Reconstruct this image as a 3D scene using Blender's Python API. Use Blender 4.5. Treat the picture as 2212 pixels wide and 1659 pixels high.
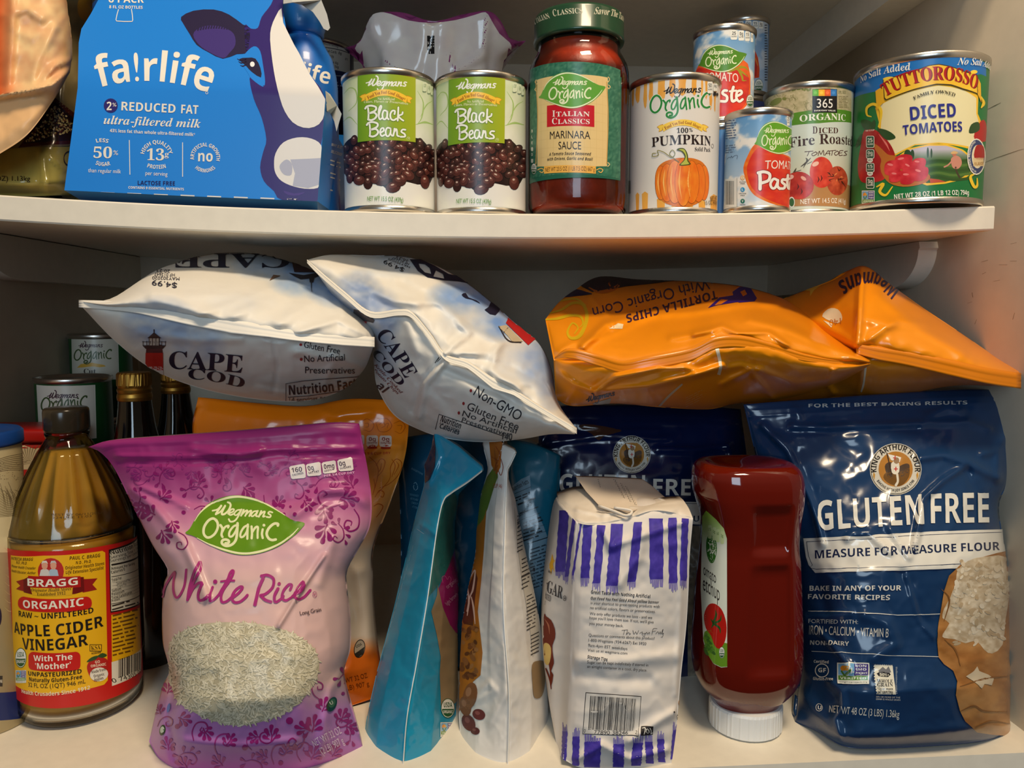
import bpy, math, random
import numpy as np
from mathutils import Vector
from mathutils.bvhtree import BVHTree
from mathutils.geometry import tessellate_polygon

for o in list(bpy.data.objects):
    bpy.data.objects.remove(o)
SC = bpy.context.scene
COL = SC.collection

# ---------------------------------------------------------------- camera
# world: lower shelf top is z=0, shelf front edges lie on y=0, the cupboard runs back to y=DEPTH
FPX, PITCH, YAW = 1662.0, 0.0927, 0.0489
CAM = np.array((0.0, -0.60, 0.333))
cam_d = bpy.data.cameras.new('camera')
cam_d.sensor_width = 36.0
cam_d.lens = FPX / 2212 * 36.0
cam_d.clip_start = 0.01
cam = bpy.data.objects.new('camera', cam_d)
COL.objects.link(cam)
cam.location = CAM
cam.rotation_euler = (math.pi / 2 - PITCH, 0, -YAW)
SC.camera = cam

# ---------------------------------------------------------------- light of the kitchen
SC.view_settings.view_transform = 'Standard'
SC.view_settings.look = 'None'
SC.view_settings.exposure = 0.0
SC.view_settings.gamma = 1.0
SC.view_settings.use_curve_mapping = False
wd = bpy.data.worlds.new('kitchen_ambient')
SC.world = wd
wd.use_nodes = True
_wn = wd.node_tree
_bg = _wn.nodes['Background']
_tc = _wn.nodes.new('ShaderNodeTexCoord')
_sp = _wn.nodes.new('ShaderNodeSeparateXYZ')
_rp = _wn.nodes.new('ShaderNodeValToRGB')
_mp = _wn.nodes.new('ShaderNodeMapRange')
_mp.inputs[1].default_value, _mp.inputs[2].default_value = -1, 1
_wn.links.new(_tc.outputs['Generated'], _sp.inputs[0])
_wn.links.new(_sp.outputs['Z'], _mp.inputs[0])
_wn.links.new(_mp.outputs[0], _rp.inputs[0])
for _i, (_p, _c) in enumerate(((0.0, (.10, .07, .045)), (.42, (.16, .12, .08)), (.56, (.42, .34, .25)), (.72, (.62, .52, .38)), (1.0, (.8, .68, .5)))):
    _e = _rp.color_ramp.elements[_i] if _i < 2 else _rp.color_ramp.elements.new(_p)
    _e.position = _p
    _e.color = (*_c, 1)
_wn.links.new(_rp.outputs[0], _bg.inputs[0])
_bg.inputs[1].default_value = 0.22



def area_light(name, loc, target, sx, sy, power, col):
    d = bpy.data.lights.new(name, 'AREA')
    d.shape = 'RECTANGLE'
    d.size, d.size_y, d.energy, d.color = sx, sy, power, col
    o = bpy.data.objects.new(name, d)
    COL.objects.link(o)
    o.location = loc
    o.rotation_euler = (Vector(target) - Vector(loc)).to_track_quat('-Z', 'Y').to_euler()
    return o


area_light('ceiling_lamp', (0.30, -0.80, 1.75), (0.0, 0.05, 0.2), 0.5, 0.3, 27, (1.0, 0.80, 0.55))
area_light('kitchen_window', (-0.35, -2.5, 0.75), (0.0, 0.1, 0.2), 0.8, 1.2, 20, (0.64, 0.83, 1.0))


# ---------------------------------------------------------------- helpers
_f = np.array((math.sin(YAW) * math.cos(PITCH), math.cos(YAW) * math.cos(PITCH), -math.sin(PITCH)))
_r = np.array((math.cos(YAW), -math.sin(YAW), 0.0))
_u = np.cross(_r, _f)


def rays(px, py):
    px, py = np.asarray(px, float), np.asarray(py, float)
    return _f + ((px - 1106.0) / FPX)[..., None] * _r + ((829.5 - py) / FPX)[..., None] * _u


def W(px, py, Y):
    """point of the depth plane y=Y that the photograph shows at a pixel"""
    d = rays(px, py)
    t = (np.asarray(Y, float) - CAM[1]) / d[..., 1]
    return CAM + d * t[..., None]


def WZ(px, py, Z):
    d = rays(px, py)
    t = (Z - CAM[2]) / d[..., 2]
    return CAM + d * t[..., None]


def proj(p):
    q = np.asarray(p, float) - CAM
    dz = q @ _f
    return 1106 + FPX * (q @ _r) / dz, 829.5 - FPX * (q @ _u) / dz


def lin(c):
    c = np.asarray(c, float)[..., :3] / 255.0
    return np.where(c <= 0.04045, c / 12.92, ((c + 0.055) / 1.055) ** 2.4)


def hexc(s):
    return tuple(int(s[i:i + 2], 16) for i in (0, 2, 4))


def C(c):
    return hexc(c) if isinstance(c, str) else c


_mats = {}


def finish(name, rough=0.5, spec=0.5, coat=0.0, coat_r=0.05, metal=0.0, bump=0.0, bscale=60.0, trans=0.0, ior=1.45,
           col=None, alpha=1.0, mottle=0.0, sss=0.0, bdist=0.002, stretch=None):
    """a procedural surface; the printed colours come from the part's own colour attribute"""
    if name in _mats:
        return _mats[name]
    m = bpy.data.materials.new(name)
    m.use_nodes = True
    nt = m.node_tree
    b = nt.nodes['Principled BSDF']
    I = b.inputs
    I['Roughness'].default_value = rough
    I['Specular IOR Level'].default_value = spec
    I['Coat Weight'].default_value = coat
    I['Coat Roughness'].default_value = coat_r
    I['Metallic'].default_value = metal
    I['Transmission Weight'].default_value = trans
    I['IOR'].default_value = ior
    I['Alpha'].default_value = alpha
    if sss:
        I['Subsurface Weight'].default_value = sss
        I['Subsurface Radius'].default_value = (0.004, 0.003, 0.002)
        I['Subsurface Scale'].default_value = 0.5
    tc = nt.nodes.new('ShaderNodeTexCoord')
    src = tc.outputs['Object']
    if stretch:
        mp = nt.nodes.new('ShaderNodeMapping')
        mp.inputs['Scale'].default_value = stretch
        nt.links.new(src, mp.inputs['Vector'])
        src = mp.outputs['Vector']
    if col is None:
        a = nt.nodes.new('ShaderNodeAttribute')
        a.attribute_name = 'print'
        out = a.outputs['Color']
    else:
        c = nt.nodes.new('ShaderNodeRGB')
        c.outputs[0].default_value = (*lin(C(col)), 1)
        out = c.outputs[0]
    if mottle:
        n = nt.nodes.new('ShaderNodeTexNoise')
        n.inputs['Scale'].default_value = bscale
        n.inputs['Detail'].default_value = 5
        nt.links.new(src, n.inputs['Vector'])
        mr = nt.nodes.new('ShaderNodeMapRange')
        mr.inputs[1].default_value, mr.inputs[2].default_value = 0.3, 0.7
        mr.inputs[3].default_value, mr.inputs[4].default_value = 1 - mottle, 1 + mottle * 0.5
        nt.links.new(n.outputs['Fac'], mr.inputs[0])
        mx = nt.nodes.new('ShaderNodeVectorMath')
        mx.operation = 'SCALE'
        nt.links.new(out, mx.inputs[0])
        nt.links.new(mr.outputs[0], mx.inputs['Scale'])
        out = mx.outputs[0]
    nt.links.new(out, I['Base Color'])
    if bump:
        n = nt.nodes.new('ShaderNodeTexNoise')
        n.inputs['Scale'].default_value = bscale
        n.inputs['Detail'].default_value = 4
        nt.links.new(src, n.inputs['Vector'])
        bp = nt.nodes.new('ShaderNodeBump')
        bp.inputs['Strength'].default_value = bump
        bp.inputs['Distance'].default_value = bdist
        nt.links.new(n.outputs['Fac'], bp.inputs['Height'])
        nt.links.new(bp.outputs[0], I['Normal'])
    _mats[name] = m
    return m


def tag(o, label=None, cat=None, group=None, kind=None):
    for k, v in (('label', label), ('category', cat), ('group', group), ('kind', kind)):
        if v:
            o[k] = v
    return o


def thing(name, loc, label, cat, group=None):
    o = bpy.data.objects.new(name, None)
    o.empty_display_size = 0.02
    COL.objects.link(o)
    o.location = loc
    return tag(o, label, cat, group)


def link_mesh(name, me, mats, parent=None):
    for m in (mats if isinstance(mats, (list, tuple)) else [mats]):
        me.materials.append(m)
    o = bpy.data.objects.new(name, me)
    COL.objects.link(o)
    if parent is not None:
        o.parent = parent
        o.location = -Vector(root_loc(parent))
    return o


def root_loc(p):
    v = Vector((0, 0, 0))
    while p is not None:
        v += p.location
        p = p.parent
    return v


def make(name, verts, faces, mat, parent=None, colors=None, art=None, smooth=True, normals=None):
    """one mesh object in world coordinates; `colors` is one colour or one per vertex, `art` prints on top"""
    V = [np.asarray(verts, float)]
    n0 = len(V[0])
    Fc = [tuple(f) for f in faces]
    if colors is None:
        colors = (200, 200, 200)
    colors = np.asarray(C(colors) if isinstance(colors, str) else colors, float)
    if colors.ndim == 1:
        colors = np.tile(colors[:3], (n0, 1))
    Cs = [lin(colors)]
    N = [np.zeros((n0, 3)) if normals is None else np.asarray(normals)]
    n = n0
    if art is not None:
        for P, c, nn, tris in art.solid():
            V.append(P)
            Cs.append(c)
            N.append(nn)
            Fc.extend(map(tuple, (tris + n).tolist()))
            n += len(P)
    V, Cs, N = np.concatenate(V), np.concatenate(Cs), np.concatenate(N)
    me = bpy.data.meshes.new(name)
    me.from_pydata(V.tolist(), [], Fc)
    at = me.color_attributes.new('print', 'FLOAT_COLOR', 'POINT')
    at.data.foreach_set('color', np.concatenate([Cs, np.ones((n, 1))], 1).astype(np.float32).ravel())
    if smooth:
        me.polygons.foreach_set('use_smooth', [True] * len(me.polygons))
    if art is not None or normals is not None:
        if not smooth:
            fl = [i < len(faces) for i in range(len(me.polygons))]
            me.polygons.foreach_set('use_smooth', [not k for k in fl])
        me.normals_split_custom_set_from_vertices([tuple(x) for x in N])
    me.update()
    return link_mesh(name, me, mat, parent)


# ---------------------------------------------------------------- small shape builders (world coordinates)
def lathe(profile, cx, cy, z0=0.0, seg=48, close=False):
    """profile of (r, z) from bottom to top"""
    V, Fc = [], []
    for r, z in profile:
        for k in range(seg):
            a = 2 * math.pi * k / seg
            V.append((cx + r * math.cos(a), cy + r * math.sin(a), z0 + z))
    for i in range(len(profile) - 1):
        for k in range(seg):
            k2 = (k + 1) % seg
            Fc.append((i * seg + k, i * seg + k2, (i + 1) * seg + k2, (i + 1) * seg + k))
    return np.array(V), Fc


def box(x0, x1, y0, y1, z0, z1, bev=0.0):
    b = min(bev, (x1 - x0) / 3, (y1 - y0) / 3, (z1 - z0) / 3)
    if b <= 0:
        V = [(x, y, z) for z in (z0, z1) for x, y in ((x0, y0), (x1, y0), (x1, y1), (x0, y1))]
        return np.array(V), [(3, 2, 1, 0), (4, 5, 6, 7), (0, 1, 5, 4), (1, 2, 6, 5), (2, 3, 7, 6), (3, 0, 4, 7)]
    import bmesh
    bm = bmesh.new()
    bmesh.ops.create_cube(bm, size=1)
    for v in bm.verts:
        v.co = (x0 + (v.co.x + .5) * (x1 - x0), y0 + (v.co.y + .5) * (y1 - y0), z0 + (v.co.z + .5) * (z1 - z0))
    bmesh.ops.bevel(bm, geom=list(bm.edges), offset=b, segments=3, affect='EDGES', profile=0.5)
    bm.verts.index_update()
    V = np.array([v.co[:] for v in bm.verts])
    Fc = [tuple(v.index for v in f.verts) for f in bm.faces]
    bm.free()
    return V, Fc


def prism(outline, y0, y1, axis='y'):
    """extrude an outline of (a, b): axis y -> (x,z), axis x -> (y,z), axis z -> (x,y)"""
    n = len(outline)
    V = []
    for d in (y0, y1):
        for a, b in outline:
            V.append({'y': (a, d, b), 'x': (d, a, b), 'z': (a, b, d)}[axis])
    tri = tessellate_polygon([[Vector((a, b, 0)) for a, b in outline]])
    Fc = [tuple(t) for t in tri] + [tuple(n + i for i in reversed(t)) for t in tri]
    Fc += [(i, (i + 1) % n, n + (i + 1) % n, n + i) for i in range(n)]
    return np.array(V), Fc


def join(*parts):
    V, Fc, n = [], [], 0
    for v, f in parts:
        V.append(np.asarray(v))
        Fc += [tuple(i + n for i in q) for q in f]
        n += len(v)
    return np.concatenate(V), Fc


def spline(pts, n=6, closed=False):
    P = np.asarray(pts, float)
    if len(P) < 3:
        return P
    if closed:
        Q = np.concatenate([P[-1:], P, P[:2]])
    else:
        Q = np.concatenate([2 * P[:1] - P[1:2], P, 2 * P[-1:] - P[-2:-1]])
    t = np.linspace(0, 1, n, endpoint=False)[:, None]
    out = []
    for i in range(1, len(Q) - 2):
        a, b, c, d = Q[i - 1], Q[i], Q[i + 1], Q[i + 2]
        out.append(0.5 * (2 * b + (c - a) * t + (2 * a - 5 * b + 4 * c - d) * t ** 2 + (3 * b - a - 3 * c + d) * t ** 3))
    out = np.concatenate(out)
    return out if closed else np.concatenate([out, P[-1:]])


def resample(pts, n):
    P = np.asarray(pts, float)
    L = np.concatenate([[0], np.cumsum(np.linalg.norm(np.diff(P[:, :2], axis=0), axis=1))])
    s = np.linspace(0, L[-1], n)
    return np.stack([np.interp(s, L, P[:, k]) for k in range(P.shape[1])], 1)


def tube(pts, r, seg=10):
    P = np.asarray(pts, float)
    V, Fc = [], []
    n = len(P)
    for i in range(n):
        t = P[min(i + 1, n - 1)] - P[max(i - 1, 0)]
        t /= np.linalg.norm(t)
        a = np.cross(t, (0, 0, 1.0) if abs(t[2]) < .9 else (1.0, 0, 0))
        a /= np.linalg.norm(a)
        b = np.cross(t, a)
        for k in range(seg):
            w = 2 * math.pi * k / seg
            V.append(P[i] + r * (math.cos(w) * a + math.sin(w) * b))
    for i in range(n - 1):
        for k in range(seg):
            k2 = (k + 1) % seg
            Fc.append((i * seg + k, i * seg + k2, (i + 1) * seg + k2, (i + 1) * seg + k))
    Fc += [tuple(range(seg))[::-1], tuple((n - 1) * seg + k for k in range(seg))]
    return np.array(V), Fc


_rs = np.random.RandomState(7)
_lat = _rs.rand(64, 64)


def vnoise(x, y):
    x, y = np.asarray(x, float), np.asarray(y, float)
    xi, yi = np.floor(x).astype(int), np.floor(y).astype(int)
    fx, fy = x - xi, y - yi
    fx, fy = fx * fx * (3 - 2 * fx), fy * fy * (3 - 2 * fy)
    g = lambda a, b: _lat[a % 64, b % 64]
    return (g(xi, yi) * (1 - fx) + g(xi + 1, yi) * fx) * (1 - fy) + (g(xi, yi + 1) * (1 - fx) + g(xi + 1, yi + 1) * fx) * fy


def fbm(x, y, o=3):
    s, a, r = 0, 0.5, 0
    for k in range(o):
        r = r + a * (vnoise(x * 2 ** k + 13.7 * k, y * 2 ** k + 5.1 * k) - 0.5)
        a *= 0.5
    return r


def seg_dist(px, py, pts):
    P = np.asarray(pts, float)
    D = np.full(np.shape(px), 1e9)
    for a, b in zip(P[:-1], P[1:]):
        d = b - a
        t = np.clip(((px - a[0]) * d[0] + (py - a[1]) * d[1]) / max(d @ d, 1e-9), 0, 1)
        D = np.minimum(D, np.hypot(px - a[0] - t * d[0], py - a[1] - t * d[1]))
    return D


# ---------------------------------------------------------------- lettering
MATH = {'sb': 0x1D400, 'sbi': 0x1D468, 'scb': 0x1D4D0, 'b': 0x1D5D4, 'bi': 0x1D63C}
DIGIT = {'sb': 0x1D7CE, 'b': 0x1D7EC}


def glyph_char(ch, font):
    """serif, script and bold letters are the mathematical alphabets of Blender's own fonts"""
    if font == 'n':
        return ch
    if 'A' <= ch <= 'Z':
        return chr(MATH[font] + ord(ch) - 65)
    if 'a' <= ch <= 'z':
        return chr(MATH[font] + 26 + ord(ch) - 97)
    if ch.isdigit() and font in DIGIT:
        return chr(DIGIT[font] + ord(ch) - 48)
    return None


def load_fonts():
    from mathutils.geometry import interpolate_bezier
    obs = {}
    for font in ('n', 'sb', 'sbi', 'scb', 'b', 'bi'):
        for ch in [chr(i) for i in range(33, 127)] + (['\u00ae', '\u2022'] if font == 'n' else []):
            g = glyph_char(ch, font)
            if g is None:
                continue
            pair = []
            for body in (g, g + '|'):
                cu = bpy.data.curves.new('lettering', 'FONT')
                cu.body = body
                o_ = bpy.data.objects.new('lettering', cu)
                COL.objects.link(o_)
                pair.append(o_)
            obs[font, ch] = pair
    dg = bpy.context.evaluated_depsgraph_get()

    def loops_of(o_):
        out = []
        for sp in o_.to_curve(dg).splines:
            pts, bp = [], list(sp.bezier_points)
            for i in range(len(bp)):
                a, b = bp[i], bp[(i + 1) % len(bp)]
                e = b.co - a.co
                dev = max((h_ - a.co).cross(e).length for h_ in (a.handle_right, b.handle_left)) / max(e.length, 1e-6)
                k = 1 if dev < .004 else (2 if dev < .03 else 4)
                for p in interpolate_bezier(a.co, a.handle_right, b.handle_left, b.co, k + 1)[:-1]:
                    q = (round(p.x, 4), round(p.y, 4))
                    if not pts or pts[-1] != q:
                        pts.append(q)
            if len(pts) > 1 and pts[0] == pts[-1]:
                pts.pop()
            if len(pts) > 2:
                out.append(pts)
        o_.to_curve_clear()
        return out

    res = {}
    bar = max(p[0] for lp in loops_of(obs['n', '|'][0]) for p in lp)
    for (font, ch), (o1, o2) in obs.items():
        l1, l2 = loops_of(o1), loops_of(o2)
        if l1 and l2:
            res.setdefault(font, {})[ch] = (max(p[0] for lp in l2 for p in lp) - bar, l1)
    for pair in obs.values():
        for o_ in pair:
            cu = o_.data
            bpy.data.objects.remove(o_)
            bpy.data.curves.remove(cu)
    return res


def in_loop(p, q):
    x, y = p
    x0, y0, x1, y1 = q[:, 0], q[:, 1], np.roll(q[:, 0], -1), np.roll(q[:, 1], -1)
    with np.errstate(divide='ignore', invalid='ignore'):
        hit = ((y0 > y) != (y1 > y)) & (x < (x1 - x0) * (y - y0) / (y1 - y0) + x0)
    return hit.sum() % 2 == 1


def fill_loops(loops):
    """fill outlines one island at a time, each with the holes that lie in it"""
    inn = [[j for j, q in enumerate(loops) if j != i and in_loop(p[0], q)] for i, p in enumerate(loops)]
    V, T, n = [], [], 0
    for i, p in enumerate(loops):
        if len(inn[i]) % 2:
            continue
        grp = [p] + [loops[j] for j in range(len(loops)) if len(inn[j]) % 2 and len(inn[j]) == len(inn[i]) + 1 and i in inn[j]]
        tri = tessellate_polygon([[Vector((x, y, 0)) for x, y in q] for q in grp])
        V += grp
        T += [tuple(k + n for k in t) for t in tri]
        n += sum(len(q) for q in grp)
    return np.concatenate(V), np.array(T)


FONT = load_fonts()
for k in list(FONT):
    for ch, (adv, loops) in FONT[k].items():
        FONT[k][ch] = (adv, *fill_loops([np.array(lp, float) for lp in loops]))
_cap = {'n': .685, 'b': .714, 'bi': .714, 'sb': .68, 'sbi': .65, 'scb': .68}


def lay_text(s, font):
    x, V, T, n = 0.0, [], [], 0
    for ch in s:
        if ch == ' ':
            x += 0.27
            continue
        g = FONT[font].get(ch) or (FONT['b'].get(ch) if font == 'bi' else FONT['sb'].get(ch) if font == 'sbi' else None) or FONT['n'].get(ch)
        if g is None:
            continue
        adv, v, t = g
        V.append(v + (x, 0))
        T.append(t + n)
        n += len(v)
        x += adv
    V, T = np.concatenate(V), np.concatenate(T)
    V[:, 0] -= V[:, 0].min()
    return V, T


class PhotoChart:
    """prints land on a mesh where the photograph shows them"""
    def __init__(s, verts, faces, normals=None):
        s.V = np.asarray(verts, float)
        tris = []
        for f in faces:
            for i in range(1, len(f) - 1):
                tris.append((f[0], f[i], f[i + 1]))
        s.T = np.array(tris)
        s.bvh = BVHTree.FromPolygons([tuple(v) for v in s.V], tris)
        if normals is None:
            a, b, c = s.V[s.T[:, 0]], s.V[s.T[:, 1]], s.V[s.T[:, 2]]
            fn = np.cross(b - a, c - a)
            normals = np.zeros_like(s.V)
            for k in range(3):
                np.add.at(normals, s.T[:, k], fn)
            normals /= np.maximum(np.linalg.norm(normals, axis=1), 1e-12)[:, None]
        s.N = normals

    def inv(s, p):
        return np.asarray(p, float)

    def solid(s, p, off):
        D = rays(p[:, 0], p[:, 1])
        ori = Vector(CAM)
        P, N, ok = np.zeros((len(p), 3)), np.zeros((len(p), 3)), np.zeros(len(p), bool)
        for i, d in enumerate(D):
            loc, nn, idx, dist = s.bvh.ray_cast(ori, Vector(d))
            if loc is None:
                continue
            t = s.T[idx]
            a, b, c = s.V[t[0]], s.V[t[1]], s.V[t[2]]
            l = np.array(loc)
            v0, v1, v2 = b - a, c - a, l - a
            d00, d01, d11, d20, d21 = v0 @ v0, v0 @ v1, v1 @ v1, v2 @ v0, v2 @ v1
            den = d00 * d11 - d01 * d01
            if abs(den) < 1e-20:
                continue
            w1, w2 = (d11 * d20 - d01 * d21) / den, (d00 * d21 - d01 * d20) / den
            nn2 = s.N[t[0]] * (1 - w1 - w2) + s.N[t[1]] * w1 + s.N[t[2]] * w2
            nn2 = nn2 / max(np.linalg.norm(nn2), 1e-9)
            if nn2 @ d > 0:
                nn2 = -nn2
            fn = np.array(nn)
            if fn @ d > 0:
                fn = -fn
            P[i], N[i], ok[i] = l + fn * off, nn2, True
        if ok.any() and not ok.all():          # ink that runs over the edge stops at the edge
            q = P[ok] - CAM
            ts = np.linalg.norm(q, axis=1) / np.linalg.norm(D[ok], axis=1)
            good = np.flatnonzero(ok)
            for i in np.flatnonzero(~ok):
                near = good[np.argmin(((p[good] - p[i]) ** 2).sum(1))]
                t0 = np.linalg.norm(P[near] - CAM) / np.linalg.norm(D[near])
                loc, nn, idx, dist = s.bvh.find_nearest(Vector(CAM + D[i] * t0), 0.02)
                if loc is None:
                    continue
                n2 = s.N[s.T[idx]].mean(0)
                n2 = n2 / max(np.linalg.norm(n2), 1e-9)
                if n2 @ D[i] > 0:
                    n2 = -n2
                P[i], N[i], ok[i] = np.array(loc) + n2 * off, n2, True
        return P, N, ok


class CylChart:
    """label of an upright round can or bottle; flat coordinates are (arc, height) in mm"""
    def __init__(s, cx, cy, R, z0=-9.0, z1=9.0):
        s.cx, s.cy, s.R, s.z0, s.z1 = cx, cy, R, z0, z1
        s.a0 = math.atan2(CAM[1] - cy, CAM[0] - cx)

    def inv(s, p):
        p = np.asarray(p, float).reshape(-1, 2)
        D = rays(p[:, 0], p[:, 1])
        ox, oy = CAM[0] - s.cx, CAM[1] - s.cy
        a = D[:, 0] ** 2 + D[:, 1] ** 2
        b = 2 * (ox * D[:, 0] + oy * D[:, 1])
        c = ox * ox + oy * oy - s.R ** 2
        disc = np.maximum(b * b - 4 * a * c, 0)
        t = (-b - np.sqrt(disc)) / (2 * a)
        x, y, z = ox + D[:, 0] * t, oy + D[:, 1] * t, CAM[2] + D[:, 2] * t
        th = np.arctan2(y, x) - s.a0
        th = (th + math.pi) % (2 * math.pi) - math.pi
        return np.stack([th * s.R * 1000, z * 1000], 1)

    def solid(s, p, off):
        th = p[:, 0] / 1000 / s.R + s.a0
        N = np.stack([np.cos(th), np.sin(th), 0 * th], 1)
        P = np.stack([s.cx + (s.R + off) * N[:, 0], s.cy + (s.R + off) * N[:, 1], np.clip(p[:, 1] / 1000, s.z0, s.z1)], 1)
        return P, N, np.ones(len(p), bool)


class Art:
    def __init__(s, chart, seg=9.0, eps=None, fr=None):
        flat = isinstance(chart, CylChart)
        eps = eps or (4e-5 if flat else 1.1e-4)
        s.step = 2.6e-5 if flat else max(2.5e-5, eps * .2)
        s.ch, s.seg, s.eps = chart, seg, eps
        s.items = []
        s.L = 1
        s.fr(*(fr or (0, 0, 1)))

    def fr(s, x0, y0, k):
        s.x0, s.y0, s.k = x0, y0, k
        return s

    def up(s, n=1):
        s.L += n
        return s

    def _px(s, p):
        p = np.asarray(p, float).reshape(-1, 2)
        return np.stack([s.x0 + p[:, 0] / s.k, s.y0 + p[:, 1] / s.k], 1)

    def _add(s, pts, tris, col, chart=False, lay=None):
        """pts in frame pixels (or already chart coordinates)"""
        q = np.asarray(pts, float) if chart else s.ch.inv(s._px(pts))
        s.items.append((q, np.asarray(tris), col, s.L if lay is None else lay))

    def poly(s, pts, col, sm=0, holes=(), lay=None):
        loops = [spline(l, sm, True) if sm else np.asarray(l, float) for l in [pts, *holes]]
        tri = tessellate_polygon([[Vector((x, y, 0)) for x, y in l] for l in loops])
        s._add(np.concatenate(loops), tri, col, lay=lay)

    def ell(s, cx, cy, rx, ry, col, rot=0, n=20, lay=None, r0=0.0):
        a = np.linspace(0, 2 * math.pi, n, endpoint=False)
        x, y = np.cos(a), np.sin(a)
        c, sn = math.cos(rot), math.sin(rot)
        f = lambda k: np.stack([cx + k * (rx * x * c - ry * y * sn), cy + k * (rx * x * sn + ry * y * c)], 1)
        if r0:
            V = np.concatenate([f(1), f(r0)])
            T = [t for i in range(n) for t in ((i, (i + 1) % n, n + i), ((i + 1) % n, n + (i + 1) % n, n + i))]
        else:
            V = np.concatenate([f(1), [(cx, cy)]])
            T = [(i, (i + 1) % n, n) for i in range(n)]
        s._add(V, T, col, lay=lay)

    def rect(s, x0, y0, x1, y1, col, lay=None):
        s.poly([(x0, y0), (x1, y0), (x1, y1), (x0, y1)], col, lay=lay)

    def rr(s, x0, y0, x1, y1, r, col, lay=None):
        P = []
        for cx, cy, a in ((x1 - r, y0 + r, -90), (x1 - r, y1 - r, 0), (x0 + r, y1 - r, 90), (x0 + r, y0 + r, 180)):
            for k in range(5):
                w = math.radians(a + k * 22.5)
                P.append((cx + r * math.cos(w), cy + r * math.sin(w)))
        s.poly(P, col, lay=lay)

    def stroke(s, pts, w, col, sm=5, lay=None, cap=True, M=None):
        P = spline(pts, sm) if sm and len(pts) > 2 else np.asarray(pts, float)
        if M is not None:
            P = M(P)
        n = len(P)
        wl = np.interp(np.linspace(0, 1, n), np.linspace(0, 1, len(w)), w) if hasattr(w, '__len__') else np.full(n, float(w))
        T = np.gradient(P, axis=0)
        T /= np.maximum(np.linalg.norm(T, axis=1), 1e-9)[:, None]
        Nn = np.stack([-T[:, 1], T[:, 0]], 1) * wl[:, None] / 2
        V = np.concatenate([P + Nn, P - Nn])
        tr = [t for i in range(n - 1) for t in ((i, i + 1, n + i), (i + 1, n + i + 1, n + i))]
        s._add(V, tr, col, lay=lay)
        if cap:
            for k in (0, n - 1):
                if wl[k] > 0.5:
                    s.ell(P[k, 0], P[k, 1], wl[k] / 2, wl[k] / 2, col, n=10, lay=lay)

    def line(s, *pts, w=2, col='000000', lay=None):
        s.stroke(pts, w, col, sm=0, cap=False, lay=lay)

    def text(s, t, a, b, h, col, font='b', arc=0.0, shear=0.0, lay=None, bold=0, rise=None):
        """ink runs from a to b (frame pixels, on the baseline); h is the cap height; arc bends the middle up"""
        V, T = lay_text(t, font)
        V = V.copy()
        wd_ = V[:, 0].max()
        A = s.ch.inv(s._px([a]))[0]
        if b is None:
            b = (a[0] + wd_ * h / _cap[font], a[1])
        B = s.ch.inv(s._px([b]))[0]
        mid = ((a[0] + b[0]) / 2, (a[1] + b[1]) / 2)
        dn = np.array((b[0] - a[0], b[1] - a[1]), float)
        dn /= np.linalg.norm(dn)
        upv = np.array((dn[1], -dn[0]))
        if rise is not None:
            upv = np.array(rise, float)
        q = s.ch.inv(s._px([mid, (mid[0] + upv[0] * h, mid[1] + upv[1] * h)]))
        U = (q[1] - q[0]) / _cap[font]
        if shear:
            V[:, 0] += V[:, 1] * shear
            V[:, 0] -= V[:, 0].min()
            wd_ = V[:, 0].max()
        X = (B - A) / wd_
        P = A + V[:, :1] * X + V[:, 1:] * U
        if arc:
            f = 4 * (V[:, 0] / wd_) * (1 - V[:, 0] / wd_)
            P = P + f[:, None] * (U * _cap[font] / h * arc)
            # lean the letters along the bend
            sl = (4 * (1 - 2 * V[:, 0] / wd_)) * arc / max(np.hypot(b[0] - a[0], b[1] - a[1]), 1e-6)
            P = P - (V[:, 1] * sl)[:, None] * (X / np.linalg.norm(X)) * np.linalg.norm(U)
        s._add(P, T, col, chart=True, lay=lay)

    def ring(s, t, c, r, a0, a1, h, col, font='b', inward=False, lay=None, ry=None):
        """text round an ellipse, degrees clockwise from the top"""
        V, T = lay_text(t, font)
        wd_ = V[:, 0].max()
        ry = ry or r
        ang = np.radians(a0 + (a1 - a0) * V[:, 0] / wd_)
        e = V[:, 1] / _cap[font] * h * (-1 if inward else 1)
        k = np.stack([c[0] + (r + e) * np.sin(ang), c[1] - (ry + e) * np.cos(ang)], 1)
        s._add(k, T, col, lay=lay)

    def lines(s, x0, y0, x1, y1, n, col, w=0.4, seed=1, slope=0.0, rag=True, words=True):
        """small print too fine to read: rows of word-length dashes"""
        r = random.Random(seed)
        st = (y1 - y0) / n
        for i in range(n):
            x, y = x0, y0 + (i + .5) * st
            xe = x1 - (r.random() * .3 * (x1 - x0) if rag else 0)
            while x < xe:
                l = min(st * r.uniform(.8, 3.4), xe - x)
                s.line((x, y + slope * (x - x0)), (x + l, y + slope * (x + l - x0)), w=st * w, col=col)
                x += l + st * .45
        return s

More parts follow.
